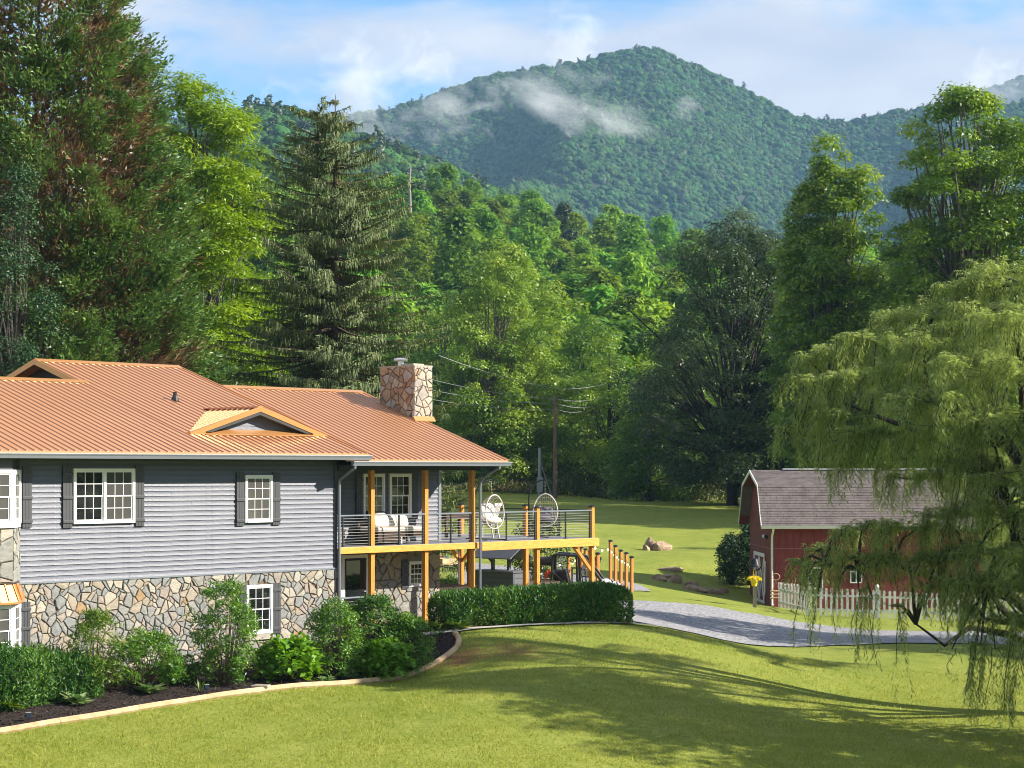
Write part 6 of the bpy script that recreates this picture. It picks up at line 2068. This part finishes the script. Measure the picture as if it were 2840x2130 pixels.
def bush(name, label, px, pyb, H, r, per, ncl, L, Wd, mat, seed, prof=None, rc=.2, up=.4, group=None, cat='bush', dt=0.0):
    x, y, g = pick(px, pyb)
    rs = np.random.RandomState(seed)
    t = thing(name, label, cat, (x, y, g), 0, group)
    prof = prof or [(.0, .75), (.35, 1.0), (.7, .85), (1.0, .3)]
    hf, rf = [p_[0] for p_ in prof], [p_[1] * r for p_ in prof]
    h = rs.rand(ncl) ** .85
    a = rs.uniform(0, 2 * math.pi, ncl)
    rr = np.interp(h, hf, rf) * (.35 + .65 * np.sqrt(rs.rand(ncl))) * (1 + .12 * np.sin(a * 3 + seed))
    C = np.stack([rr * np.cos(a), rr * np.sin(a), .08 + h * (H - .1)], 1)
    P, D, N, LL, WW, ti, _ = clump_leaves(C, rc * rs.uniform(.6, 1.3, ncl), per, L, Wd, rs, up=up, flat=.9)
    D = unit(D + np.array([0, 0, .5]))
    P[:, 2] = np.maximum(P[:, 2], .03)
    leaves('foliage', P, D, N, LL, WW, mat, t, ti, tri=L < .15)
    mb = MB()
    for c in C[::3]:
        mb.tube([(c[0] * .12, c[1] * .12, -.05), (c[0] * .6, c[1] * .6, c[2] * .55), tuple(c)], [.016, .011, .004], 4, caps=False)
    mb.build('stems', M_bark_b, t)
    return t
B_ = bush
B_('bush', 'light green airy bush rising above the left hedge against the stone', 262, 1930, 1.95, .68, 60, 90, .075, .040, L_bushl, 71, prof=[(0, .8), (.5, 1.0), (.75, .7), (1, .25)], rc=.18)
B_('bush', 'rounded green bush right of the light green airy one', 400, 1915, 1.40, .90, 62, 110, .085, .045, L_bush, 72)
B_('bush', 'upright vase-shaped bush in front of the stone, left of the lower window', 625, 1905, 2.45, .85, 62, 150, .080, .042, L_bush, 73, prof=[(0, .45), (.25, .75), (.6, 1.0), (.85, .75), (1.0, .35)], rc=.19)
B_('bush', 'glossy bush at the left of the big clump by the porch', 925, 1885, 1.95, .80, 62, 125, .082, .044, L_bush, 74, rc=.2)
B_('bush', 'tallest dense bush in the middle of the big clump by the porch', 1040, 1860, 1.85, .95, 64, 150, .088, .046, L_hedge, 75, rc=.2)
B_('bush', 'slim bush at the right end of the big clump by the porch', 1140, 1866, 1.42, .55, 62, 90, .080, .042, L_bush, 76, rc=.18)
B_('bush', 'leafy bush low in the gap between the vase-shaped bush and the left clump', 500, 1900, .75, .55, 60, 40, .09, .05, L_hedge, 77, rc=.16)
B_('hydrangea', 'bright green broad-leaved hydrangea below the lower window', 800, 1890, .92, .85, 26, 80, .19, .115, L_hyd, 81, prof=[(0, .8), (.4, 1.0), (.8, .75), (1, .4)], rc=.2, up=.9, cat='shrub')
B_('hydrangea', 'bright green broad-leaved hydrangea in front of the big clump by the porch', 1068, 1882, .82, .72, 26, 80, .18, .11, L_hyd, 82, prof=[(0, .8), (.4, 1.0), (.8, .75), (1, .4)], rc=.2, up=.9, cat='shrub')
def rosette(name, label, px, py, n, L, Wd, mat, seed, cat='plant', group=None, rise=.55):
    x, y, g = pick(px, py)
    rs = np.random.RandomState(seed)
    t = thing(name, label, cat, (x, y, g), 0, group)
    a = rs.uniform(0, 2 * math.pi, n)
    tl = rs.uniform(.15, 1.2, n) * rise
    D = np.stack([np.cos(a), np.sin(a), tl], 1)
    P = np.stack([np.cos(a) * .06, np.sin(a) * .06, .04 + rs.rand(n) * .12], 1)
    N = unit(np.stack([-np.cos(a) * tl, -np.sin(a) * tl, np.ones(n)], 1) + rdirs(n, rs) * .25)
    leaves('foliage', P, D, N, L * rs.uniform(.6, 1.15, n), Wd * rs.uniform(.7, 1.2, n), mat, t, np.clip(rs.rand(n) ** 1.2, 0, 1), fold=.25, tri=False)
    return t
HG = 'hostas in the mulch bed'
rosette('hosta', 'variegated hosta at the foot of the rounded green bush', 418, 1930, 60, .36, .15, L_host, 91, group=HG)
rosette('hosta', 'variegated hosta at the right end of the left hedge', 212, 1960, 46, .38, .15, L_host, 92, group=HG)
rosette('hosta', 'pale variegated hosta left of the front hydrangea', 968, 1888, 60, .30, .10, L_host, 93, group=HG)
rosette('hosta', 'green hosta beside the concrete path near the porch post', 1216, 1752, 60, .34, .12, L_bushl, 94, group=HG)
rosette('hosta', 'green hosta by the path at the left end of the clipped hedge', 1272, 1750, 60, .36, .12, L_bushl, 95, group=HG)
rosette('hosta', 'pale leafy plant at the far left bottom of the bed', 20, 1975, 60, .40, .13, L_bushl, 96, group=HG)
rosette('daylily', 'small tuft of strap leaves in the bare mulch', 555, 1925, 22, .28, .03, L_bushl, 97, rise=1.6)
rosette('ground_cover', 'yellow-green low plant behind the timber edging below the window', 905, 1898, 60, .20, .08, L_host, 98, rise=.3)
rosette('pink_flower', 'tiny pink-flowered plant in the black mulch by the path', 1216, 1770, 20, .16, .05, L_bush, 99, rise=1.5)
# yellow flowers in the hanging pot
rs = np.random.RandomState(5)
n = 260
d = rdirs(n, rs)
d[:, 2] = np.abs(d[:, 2])
leaves('flowers', d * np.array([.27, .27, .11]) + np.array([0, 0, .25]), unit(d + rdirs(n, rs)), rdirs(n, rs), .08, .07, leafmat('petal_yellow', (.55, .42, .01), (.75, .60, .02), (.85, .75, .05), trans=.2), bk_, rs.rand(n))
# shrubs in the meadow
B_('bush', 'egg-shaped dark bush at the left of the barn', 2028, 1622, 2.15, .60, 60, 110, .12, .07, L_holly, 101, prof=[(0, .35), (.25, .8), (.55, 1.0), (.8, .75), (1, .2)], rc=.26)
B_('bush', 'taller dark shrub against the barn corner behind the egg-shaped bush', 2076, 1622, 2.8, .48, 50, 110, .13, .08, L_holly, 102, prof=[(0, .6), (.5, 1.0), (.85, .7), (1, .3)], rc=.26)
B_('bush', 'open small-leaved shrub behind the dark planter and deck posts', 1500, 1650, 2.75, 1.25, 34, 120, .13, .08, L_dark, 103, prof=[(0, .3), (.3, .8), (.6, 1.0), (.85, .7), (1, .25)], rc=.25)
B_('bush', 'thin twiggy shrub in the grass past the house corner', 1278, 1585, 1.3, .45, 14, 40, .09, .04, L_mid, 104, rc=.2)
B_('bush', 'leafy plants in the timber bed behind the patio', 1238, 1642, .5, .7, 40, 30, .14, .07, L_bushl, 105, rc=.18)

# --- tangle of brush along the foot of the trees
rs = np.random.RandomState(77)
n = 26000
px = rs.uniform(1180, 2300, n)
Yb = rs.uniform(152, 163, n) - 8 * np.clip((px - 1700) / 500, 0, 1.2)
Xb = (px - CX) / FPX * Yb
hmax = 1.5 + 1.2 * np.sin(px * .021) * np.sin(px * .0083 + 1) + .6 * np.clip((px - 1650) / 300, 0, 1)
hmax *= np.clip((Yb - 150 + 8 * np.clip((px - 1700) / 500, 0, 1.2)) / 5, .25, 1)
zz = rs.rand(n) ** .8 * np.maximum(hmax, .4)
P = np.stack([Xb, Yb, gza(Xb, Yb) + zz], 1)
ti = np.clip(.5 + .35 * np.sin(px * .013 + 2) + .2 * rs.normal(size=n), 0, 1)
L_brush = leafmat('brush', (.030, .055, .014), (.080, .115, .026), (.230, .200, .075), trans=.25)
tag(leaves('undergrowth', P, unit(rdirs(n, rs) + np.array([0, 0, .9])), rdirs(n, rs) + np.array([0, -.5, .5]), rs.uniform(.2, .6, n), rs.uniform(.06, .2, n), L_brush, None, ti), kind='stuff')
# sunlit rough field seen between the trunks
gx_ = [(6, 176), (30, 176), (70, 180)]
drape('field', [(a_, b_ - 2) for a_, b_ in gx_], [(a_, b_ + 5) for a_, b_ in gx_], M('dry_field', (.30, .26, .09), .9, var=.3, scale=.6, bump=.6, bscale=3), dz=.05)

# --- short grass blades over the lawn
L_grass = leafmat('grass_blade', (.125, .185, .014), (.240, .285, .032), (.420, .420, .095), trans=.3, rough=.6, spec=.2)
rs = np.random.RandomState(88)
n = 230000
Yg = 1.0 / rs.uniform(1 / 74.0, 1 / 38.5, n)
Xg = rs.uniform(-.30, .30, n) * Yg
sg_ = (Xg - HO.x) * HU.x + (Yg - HO.y) * HU.y
tg_ = (Xg - HO.x) * HV.x + (Yg - HO.y) * HV.y
ed = np.interp(sg_, [e[0] for e in EDGE] + [2.3, 4.5, 6.4, 8.4, 9.1, 12, 30], [e[1] for e in EDGE] + [-2.5, -2.98, -3.45, -4.18, -4.5, -8.2, -30])
keep = (tg_ < ed - .10)
# keep off the gravel
fe, ne = np.array(far_e), np.array(near_e)
on = np.zeros(n, bool)
yn = np.interp(Xg, ne[5:, 0], ne[5:, 1])
keep &= (Yg < yn - .1) | (Xg < 3.4)
nz = np.sin(Xg * 1.9 + 1.3 * np.sin(Yg * .8)) * np.sin(Yg * 1.4 + np.sin(Xg * .6)) + .6 * rs.normal(size=n)
keep &= nz > -.75
Xg, Yg, nz = Xg[keep], Yg[keep], nz[keep]
n = len(Xg)
P = np.stack([Xg, Yg, gza(Xg, Yg) - .005], 1)
D = unit(np.array([0, 0, .8]) + rdirs(n, rs) * .85)
D[:, 2] = np.abs(D[:, 2])
tag(leaves('grass', P, D, rdirs(n, rs), rs.uniform(.05, .12, n) * (1 + .2 * nz.clip(-1, 1)), rs.uniform(.012, .024, n), L_grass, None, np.clip(.5 + .18 * nz + .2 * rs.normal(size=n), 0, 1), fold=.0), kind='stuff')
# ------------------------------------------------------------------ hills and mountains with their forest
def sil(pts, Yc, sub=0.0):
    """crest heights from the skyline: photo pixels -> (X, z) at depth Yc"""
    q = [at(px, py, Yc) for px, py in pts]
    return np.array([v.x for v in q]), np.array([v.z - sub for v in q])
def vnoise(X, Y, sc, seed):
    """smooth value noise"""
    r = np.random.RandomState(seed)
    G = r.rand(64, 64)
    u, v = X / sc + 900.3, Y / sc + 700.7
    i, j = np.floor(u).astype(int), np.floor(v).astype(int)
    a, b = u - i, v - j
    a, b = a * a * (3 - 2 * a), b * b * (3 - 2 * b)
    f = lambda p, q: G[p % 64, q % 64]
    return (f(i, j) * (1 - a) + f(i + 1, j) * a) * (1 - b) + (f(i, j + 1) * (1 - a) + f(i + 1, j + 1) * a) * b
def hill(name, xs, ys, zf, mat):
    X, Y = np.meshgrid(xs, ys)
    Z = zf(X, Y)
    ix = np.arange(X.size).reshape(X.shape)
    F4 = np.stack([ix[:-1, :-1], ix[:-1, 1:], ix[1:, 1:], ix[1:, :-1]], -1).reshape(-1, 4)
    return tag(nmesh(name, np.stack([X, Y, Z], -1).reshape(-1, 3), F4, mat, smooth=True), kind='structure')
M_forestfloor = M('forest_floor', (0.020, 0.034, 0.012), 0.95, var=.3, scale=.05)

# bright wooded slope just beyond the meadow
cx1_, cz1_ = sil([(-1500, 500), (0, 520), (600, 505), (900, 490), (1100, 500), (1250, 535), (1400, 565), (1550, 600), (1750, 645), (2000, 690), (2300, 720), (2840, 720), (4500, 650)], 420, 11)
def z_near(X, Y):
    zc = np.interp(X * 420 / np.maximum(Y, 250), cx1_, cz1_)
    f = np.clip((Y - 172) / 248.0, 0, 1)
    z = 2.5 + (zc - 2.5) * f ** 1.15
    z = np.where(Y > 420, zc - (Y - 420) * .30, z)
    return z + (vnoise(X, Y, 45, 3) - .5) * 9 * np.clip(f * 3, 0, 1)
hill('hill', np.linspace(-420, 420, 85), np.linspace(172, 620, 60), z_near, M_forestfloor)
# darker ridge on the left
cx2_, cz2_ = sil([(-2500, 300), (-600, 330), (200, 330), (440, 310), (560, 285), (640, 262), (740, 252), (830, 268), (920, 305), (1000, 340), (1080, 365), (1160, 400), (1260, 445), (1350, 490), (1450, 545), (1600, 640), (2000, 760), (4500, 800)], 850, 9)
def z_ridge(X, Y):
    zc = np.interp(X * 850 / np.maximum(Y, 600), cx2_, cz2_)
    f = np.clip((Y - 480) / 370.0, 0, 1)
    z = -25 + (zc + 25) * f ** 1.05
    z = np.where(Y > 850, zc - (Y - 850) * .35, z)
    return z + (vnoise(X, Y, 70, 4) - .5) * 16 * np.clip(f * 2, 0, 1) * np.clip((900 - Y) / 120, .25, 1)
hill('hill', np.linspace(-800, 800, 100), np.linspace(480, 1150, 60), z_ridge, M_forestfloor)
# the mountain
cx3_, cz3_ = sil([(-3000, 300), (-500, 320), (500, 340), (850, 330), (1000, 318), (1080, 302), (1170, 278), (1270, 240), (1370, 208), (1470, 192), (1570, 180), (1640, 165), (1700, 146), (1770, 132), (1830, 140), (1890, 168), (1950, 192), (2020, 222), (2090, 262), (2150, 296), (2210, 322), (2290, 336), (2370, 332), (2450, 318), (2560, 300), (2700, 290), (2840, 285), (4500, 250)], 2000, 5)
def z_mount(X, Y):
    Xs = X * 2000 / np.maximum(Y, 900)
    zc = np.interp(Xs, cx3_, cz3_)
    f = np.clip((Y - 950) / 1050.0, 0, 1)
    z = -60 + (zc + 60) * (.30 * f + .70 * f ** 1.9)
    # spurs and gullies running down the face
    g = np.clip(f * 2.2, 0, 1) * np.clip((2000 - Y) / 420, 0, 1)
    w = Xs + 60 * np.sin(Y * .006)
    z += g * (55 * np.sin(w * .017 + 1.1) + 26 * np.sin(w * .047 + Y * .004 + .4) + (vnoise(X, Y, 130, 5) - .5) * 90 + (vnoise(X, Y, 45, 6) - .5) * 24)
    z = np.where(Y > 2000, zc - (Y - 2000) * .4, z)
    return z
hill('mountain', np.linspace(-1100, 1100, 180), np.linspace(950, 2500, 130), z_mount, M_forestfloor)
cx4_, cz4_ = sil([(-3000, 360), (1500, 420), (2300, 420), (2560, 330), (2640, 285), (2700, 262), (2760, 238), (2840, 212), (3100, 130), (4500, 60)], 2900, 6)
def z_far(X, Y):
    zc = np.interp(X * 2900 / np.maximum(Y, 2000), cx4_, cz4_)
    f = np.clip((Y - 2300) / 600.0, 0, 1)
    z = -40 + (zc + 40) * f ** 1.1
    return np.where(Y > 2900, zc - (Y - 2900) * .3, z) + (vnoise(X, Y, 120, 8) - .5) * 30 * np.clip((2900 - Y) / 300, 0, 1)
hill('mountain', np.linspace(-300, 1700, 90), np.linspace(2300, 3300, 40), z_far, M_forestfloor)

def crown_mesh(name, seed, mat, n=90, leaf=.20, cone=False):
    """a distant tree crown of unit radius: lumpy leaf masses with a ragged skin of leaf flakes"""
    import bmesh
    rs = np.random.RandomState(seed)
    K = 7
    if cone:
        hh = np.linspace(.0, 1.5, K)
        C = np.stack([.12 * np.cos(hh * 19), .12 * np.sin(hh * 19), hh], 1)
        rc = .52 * (1 - np.linspace(0, 1.5, K) / 1.8)
    else:
        C = np.concatenate([rdirs(K - 1, rs) * np.array([.50, .50, .28]) + np.array([0, 0, .25]), np.array([[0, 0, .55]])])
        rc = rs.uniform(.36, .54, K)
    V, F = [], []
    o0 = 0
    for c, r in zip(C, rc):
        bm = bmesh.new()
        bmesh.ops.create_icosphere(bm, subdivisions=2, radius=1)
        v = np.array([q.co[:] for q in bm.verts])
        f = np.array([[q.index for q in p_.verts] for p_ in bm.faces])
        bm.free()
        v = v * (1 + .09 * rs.normal(size=(len(v), 1)).clip(-1.6, 1.6)) * r * np.array([1, 1, .85]) + c
        V.append(v)
        F.append(np.c_[f, f[:, 2]] + o0)
        o0 += len(v)
    Vc, Fc = np.concatenate(V), np.concatenate(F)[:, :3]
    tc_ = np.clip(.45 + .12 * rs.normal(size=len(Fc)), 0, 1)
    P, D, N, L, Wd, ti, _ = clump_leaves(C, rc * 1.04, n // K, leaf, leaf * .8, rs, flat=.85, up=.4, low=-.5, shell=.92)
    D = unit(D); S = unit(np.cross(D, N)); N2 = np.cross(S, D)
    L, Wd = L[:, None], Wd[:, None]
    mid = P + D * L * .45
    Vl = np.stack([P, mid + S * Wd / 2, P + D * L], axis=1).reshape(-1, 3)
    Vl2 = np.stack([P, P + D * L, mid - S * Wd / 2], axis=1).reshape(-1, 3)
    Vl = np.concatenate([Vl, Vl2])
    Fl = np.arange(len(Vl)).reshape(-1, 3) + len(Vc)
    o = nmesh(name, np.concatenate([Vc, Vl]), np.concatenate([Fc, Fl]), mat, None, np.concatenate([tc_, ti * .6 + .2, ti * .6 + .2]))
    return o
def forest_tree_mesh(name, seed, mat, ncl, per, prof, leaf, rc):
    rs = np.random.RandomState(seed)
    hf, rf = [p_[0] for p_ in prof], [p_[1] for p_ in prof]
    h = rs.uniform(hf[0], 1, ncl)
    a = rs.uniform(0, 6.283, ncl)
    rr = np.interp(h, hf, rf) * np.sqrt(rs.uniform(.15, 1, ncl)) * (1 + .15 * np.sin(a * 3 + seed) + .12 * rs.normal(size=ncl))
    C = np.stack([rr * np.cos(a), rr * np.sin(a), h * 14], 1)
    P, D, N, L, Wd, ti, _ = clump_leaves(C, rc * rs.uniform(.65, 1.35, ncl), per, leaf, leaf * .75, rs, flat=.75, up=.6)
    o = leaves(name, P, D, N, L, Wd, mat, None, ti)
    return o
# nearer wood: every tree of its own
protos = [forest_tree_mesh('forest_tree', 200 + k, L_forest, 64, 74, pr, .62, 1.25) for k, pr in enumerate((
    [(.15, 3.0), (.45, 4.3), (.75, 3.5), (1, .8)], [(.1, 3.4), (.5, 4.6), (.8, 3.2), (1, .6)], [(.15, 2.4), (.5, 3.5), (.8, 2.7), (1, .5)], [(.1, 3.6), (.4, 4.8), (.7, 4.2), (1, 1.2)], [(.2, 2.6), (.6, 3.8), (.85, 2.8), (1, .9)]))]
pines = [forest_tree_mesh('pine_tree', 230 + k, L_pine, 56, 66, [(.3, 2.3), (.5, 2.5), (.8, 1.8), (1, .4)], .60, .95) for k in range(2)]
for o in protos + pines:
    COL.objects.unlink(o)
rr = random.Random(17)
spots = []
tries = 0
while len(spots) < 285 and tries < 20000:
    tries += 1
    Y = rr.uniform(178, 432)
    px = rr.uniform(560, 2250) if rr.random() < .9 else rr.uniform(2250, 2900)
    X = (px - CX) / FPX * Y
    md = 5.4 + (Y - 170) * .004
    if any((X - a) ** 2 + (Y - b) ** 2 * .35 < md * md for a, b in spots):
        continue
    spots.append((X, Y))
spots.sort(key=lambda q: q[1])
for i, (X, Y) in enumerate(spots):
    z = float(z_near(np.array([X]), np.array([Y]))[0])
    pine = rr.random() < (.22 if Y > 340 else .05)
    o = (rr.choice(pines) if pine else rr.choice(protos)).copy()
    COL.objects.link(o)
    s = rr.uniform(.75, 1.2) * (1.05 if Y < 300 else .95)
    o.location = (X, Y, z - 1.5)
    o.scale = (s * rr.uniform(.9, 1.15), s * rr.uniform(.9, 1.15), s * rr.uniform(.9, 1.1))
    o.rotation_euler = (0, 0, rr.uniform(0, 6.28))
    if pine:
        tag(o, 'dark narrow pine standing among the bright broadleaf trees of the near hillside', 'tree', 'dark pines on the near hillside')
    else:
        tag(o, 'rounded broadleaf tree in the bright green wood on the near hillside', 'tree', 'broadleaf trees on the near hillside')
# dead snag above the wood
p = at(1138, 555, 345)
zg0 = float(z_near(np.array([p.x]), np.array([p.y]))[0])
sn = thing('dead_snag', 'bare whitish dead trunk standing above the bright wood', 'dead tree', (p.x, p.y, zg0), 0)
hs_ = at(1138, 462, 345).z - zg0
q = MB().tube([(0, 0, -1), (.1, 0, hs_ * .5), (-.15, 0, hs_ * .85), (.0, 0, hs_)], [.32, .27, .22, .08], 8)
q.tube([(.05, 0, hs_ * .86), (.75, 0, hs_ * .90)], [.09, .03], 5).tube([(0, 0, hs_ * .8), (-.6, .1, hs_ * .84)], [.08, .03], 5).tube([(0, 0, hs_ * .93), (.35, .1, hs_ * 1.02)], [.10, .02], 5)
q.build('trunk', M('dead_wood', (.27, .225, .20), .9, var=.25, scale=2, stretch=(3, 3, .5)), sn)
# white farmhouse glimpsed through the trees
p = at(1592, 1092, 196)
zh = float(z_near(np.array([p.x]), np.array([p.y]))[0])
fh = thing('farmhouse', 'small white house with pale roof glimpsed between the trees', 'house', (p.x, p.y, p.z - 1.2), rad(-28))
MB().box(-1.6, -1.6, -6, 1.6, 3.5, 1.5).build('wall', M_wtrim, fh)
MB().prism([(-1.95, -1.9, 1.4), (0, -1.9, 3.0), (1.95, -1.9, 1.4), (1.95, -1.9, 1.25), (0, -1.9, 2.85), (-1.95, -1.9, 1.25)], (0, 5.6, 0)).build('roof', M('pale_roof', (.52, .50, .50), .6), fh)
MB().prism([(-1.6, -1.59, 1.5), (0, -1.59, 2.8), (1.6, -1.59, 1.5)], (0, .05, 0)).build('gable', M_wtrim, fh)
for a in (-1.0, .3):
    MB().box(a, -1.63, -.2, a + .7, -1.605, .9).build('window', M_glass, fh)

# far woods: one mass on each hill, crowns scattered by geometry nodes
L_far = leafmat('leaf_far', (.022, .058, .018), (.050, .104, .026), (.125, .185, .046), trans=.15, objvar=1.0, rough=.95, spec=.05)
crowns = [crown_mesh('far_crown', 300 + k, L_far) for k in range(4)] + [crown_mesh('far_crown', 310, L_pine, cone=True)]
for o in crowns:
    COL.objects.unlink(o)
def scatter(name, X, Y, Z, S, seed):
    rs = np.random.RandomState(seed)
    n = len(X)
    me = bpy.data.meshes.new(name)
    me.vertices.add(n)
    me.vertices.foreach_set('co', np.stack([X, Y, Z], 1).astype(np.float32).ravel())
    for an, ty, v in (('scl', 'FLOAT', S), ('rot', 'FLOAT', rs.uniform(0, 6.28, n)), ('kind', 'INT', np.where(rs.rand(n) < .07, 4, rs.randint(0, 4, n)))):
        a = me.attributes.new(an, ty, 'POINT')
        a.data.foreach_set('value', v.astype(np.int32 if ty == 'INT' else np.float32))
    o = bpy.data.objects.new(name, me)
    COL.objects.link(o)
    g = bpy.data.node_groups.new(name, 'GeometryNodeTree')
    g.interface.new_socket('Geometry', in_out='INPUT', socket_type='NodeSocketGeometry')
    g.interface.new_socket('Geometry', in_out='OUTPUT', socket_type='NodeSocketGeometry')
    gi, go = g.nodes.new('NodeGroupInput'), g.nodes.new('NodeGroupOutput')
    inst = g.nodes.new('GeometryNodeInstanceOnPoints')
    jn = g.nodes.new('GeometryNodeGeometryToInstance')
    for c in reversed(crowns):
        oi = g.nodes.new('GeometryNodeObjectInfo')
        oi.inputs['Object'].default_value = c
        g.links.new(oi.outputs['Geometry'], jn.inputs[0])
    def attr(nm, ty):
        k = g.nodes.new('GeometryNodeInputNamedAttribute')
        k.data_type = ty
        k.inputs['Name'].default_value = nm
        return [s for s in k.outputs if s.enabled and s.name == 'Attribute'][0]
    cb = g.nodes.new('ShaderNodeCombineXYZ')
    g.links.new(attr('rot', 'FLOAT'), cb.inputs['Z'])
    g.links.new(gi.outputs[0], inst.inputs['Points'])
    g.links.new(jn.outputs[0], inst.inputs['Instance'])
    inst.inputs['Pick Instance'].default_value = True
    g.links.new(attr('kind', 'INT'), inst.inputs['Instance Index'])
    g.links.new(cb.outputs[0], inst.inputs['Rotation'])
    g.links.new(attr('scl', 'FLOAT'), inst.inputs['Scale'])
    g.links.new(inst.outputs[0], go.inputs[0])
    md = o.modifiers.new('scatter', 'NODES')
    md.node_group = g
    return tag(o, kind='stuff')
rs = np.random.RandomState(41)
def spread(n, y0, y1, px0, px1, zf, s0, s1, pw=1.0):
    Y = y0 + (y1 - y0) * rs.rand(n) ** pw
    px = rs.uniform(px0, px1, n)
    X = (px - CX) / FPX * Y
    S = rs.uniform(s0, s1, n) * (1 + .35 * (rs.rand(n) ** 4))
    return X, Y, zf(X, Y) + S * .25, S
scatter('ridge_forest', *spread(7500, 560, 880, 150, 1900, z_ridge, 3.4, 6.0, .6), seed=1)
scatter('mountain_forest', *spread(42000, 1150, 2030, 700, 3000, z_mount, 3.2, 6.4, .6), seed=2)
scatter('far_mountain_forest', *spread(2600, 2450, 2930, 2450, 3000, z_far, 4.5, 7.5, .6), seed=3)

# ------------------------------------------------------------------ air: thin even haze, and mist hanging on the mountain
def volume_mat(name, dens, col, noise=None):
    m = bpy.data.materials.new(name)
    m.use_nodes = True
    n, l = m.node_tree.nodes, m.node_tree.links
    n.remove(n['Principled BSDF'])
    v = n.new('ShaderNodeVolumePrincipled')
    v.inputs['Color'].default_value = rgb(col)
    v.inputs['Density'].default_value = dens
    v.inputs['Anisotropy'].default_value = 0.0
    l.new(v.outputs[0], n['Material Output'].inputs['Volume'])
    return m, n, l, v
HAZE = 0.00011
hz, _, _, _ = volume_mat('haze_air', HAZE, (0.36, 0.63, 1.0))
haze = MB().box(-1400, -60, -75, 2200, 3400, 700).build('haze', hz)
tag(haze, kind='stuff')
def mist(px, py, Y, rx, ry, rz, dens, seed, tilt=0.0):
    m, n, l, v = volume_mat('mist_air', dens, (1, 1, 1))
    t = n.new('ShaderNodeTexCoord')
    ln = n.new('ShaderNodeVectorMath')
    ln.operation = 'LENGTH'
    l.new(t.outputs['Object'], ln.inputs[0])
    mpn = n.new('ShaderNodeMapping')
    mpn.inputs['Location'].default_value = (seed * 3.7, seed * 1.3, seed)
    mpn.inputs['Scale'].default_value = (rx / 45, ry / 60, rz / 32)
    l.new(t.outputs['Object'], mpn.inputs['Vector'])
    nz = n.new('ShaderNodeTexNoise')
    nz.inputs['Scale'].default_value = 1.0
    nz.inputs['Detail'].default_value = 5.0
    nz.inputs['Roughness'].default_value = .6
    nz.inputs['Distortion'].default_value = .6
    l.new(mpn.outputs[0], nz.inputs['Vector'])
    # density = (noise - falling-off threshold) * k
    a = n.new('ShaderNodeMath')
    a.operation = 'MULTIPLY_ADD'
    a.inputs[1].default_value = -.42
    a.inputs[2].default_value = -.30
    l.new(ln.outputs['Value'], a.inputs[0])
    s = n.new('ShaderNodeMath')
    s.operation = 'ADD'
    l.new(nz.outputs['Fac'], s.inputs[0])
    l.new(a.outputs[0], s.inputs[1])
    k = n.new('ShaderNodeMath')
    k.operation = 'MULTIPLY'
    k.inputs[1].default_value = dens * 5
    l.new(s.outputs[0], k.inputs[0])
    c = n.new('ShaderNodeClamp')
    c.inputs['Max'].default_value = dens * 3
    l.new(k.outputs[0], c.inputs['Value'])
    l.new(c.outputs[0], v.inputs['Density'])
    import bmesh
    bm = bmesh.new()
    bmesh.ops.create_icosphere(bm, subdivisions=3, radius=1)
    me = bpy.data.meshes.new('mist')
    bm.to_mesh(me)
    bm.free()
    me.materials.append(m)
    o = bpy.data.objects.new('mist', me)
    COL.objects.link(o)
    o.location = at(px, py, Y)
    o.scale = (rx, ry, rz)
    o.rotation_euler = (0, tilt, 0)
    m.cycles.volume_step_rate = 1.0
    return tag(o, kind='stuff')
mist(1030, 250, 1760, 150, 80, 80, .018, 1)
mist(1230, 275, 1720, 95, 60, 52, .016, 2)
mist(1530, 265, 1620, 95, 60, 40, .020, 3, rad(14))
mist(1680, 330, 1560, 85, 50, 30, .018, 4, rad(18))
mist(1890, 305, 1650, 28, 30, 20, .016, 5)
mist(2810, 240, 2450, 140, 100, 80, .010, 6)
mist(1600, 150, 2350, 70, 80, 110, .010, 7)
SC.cycles.volume_step_rate = 1.0
SC.cycles.volume_max_steps = 128
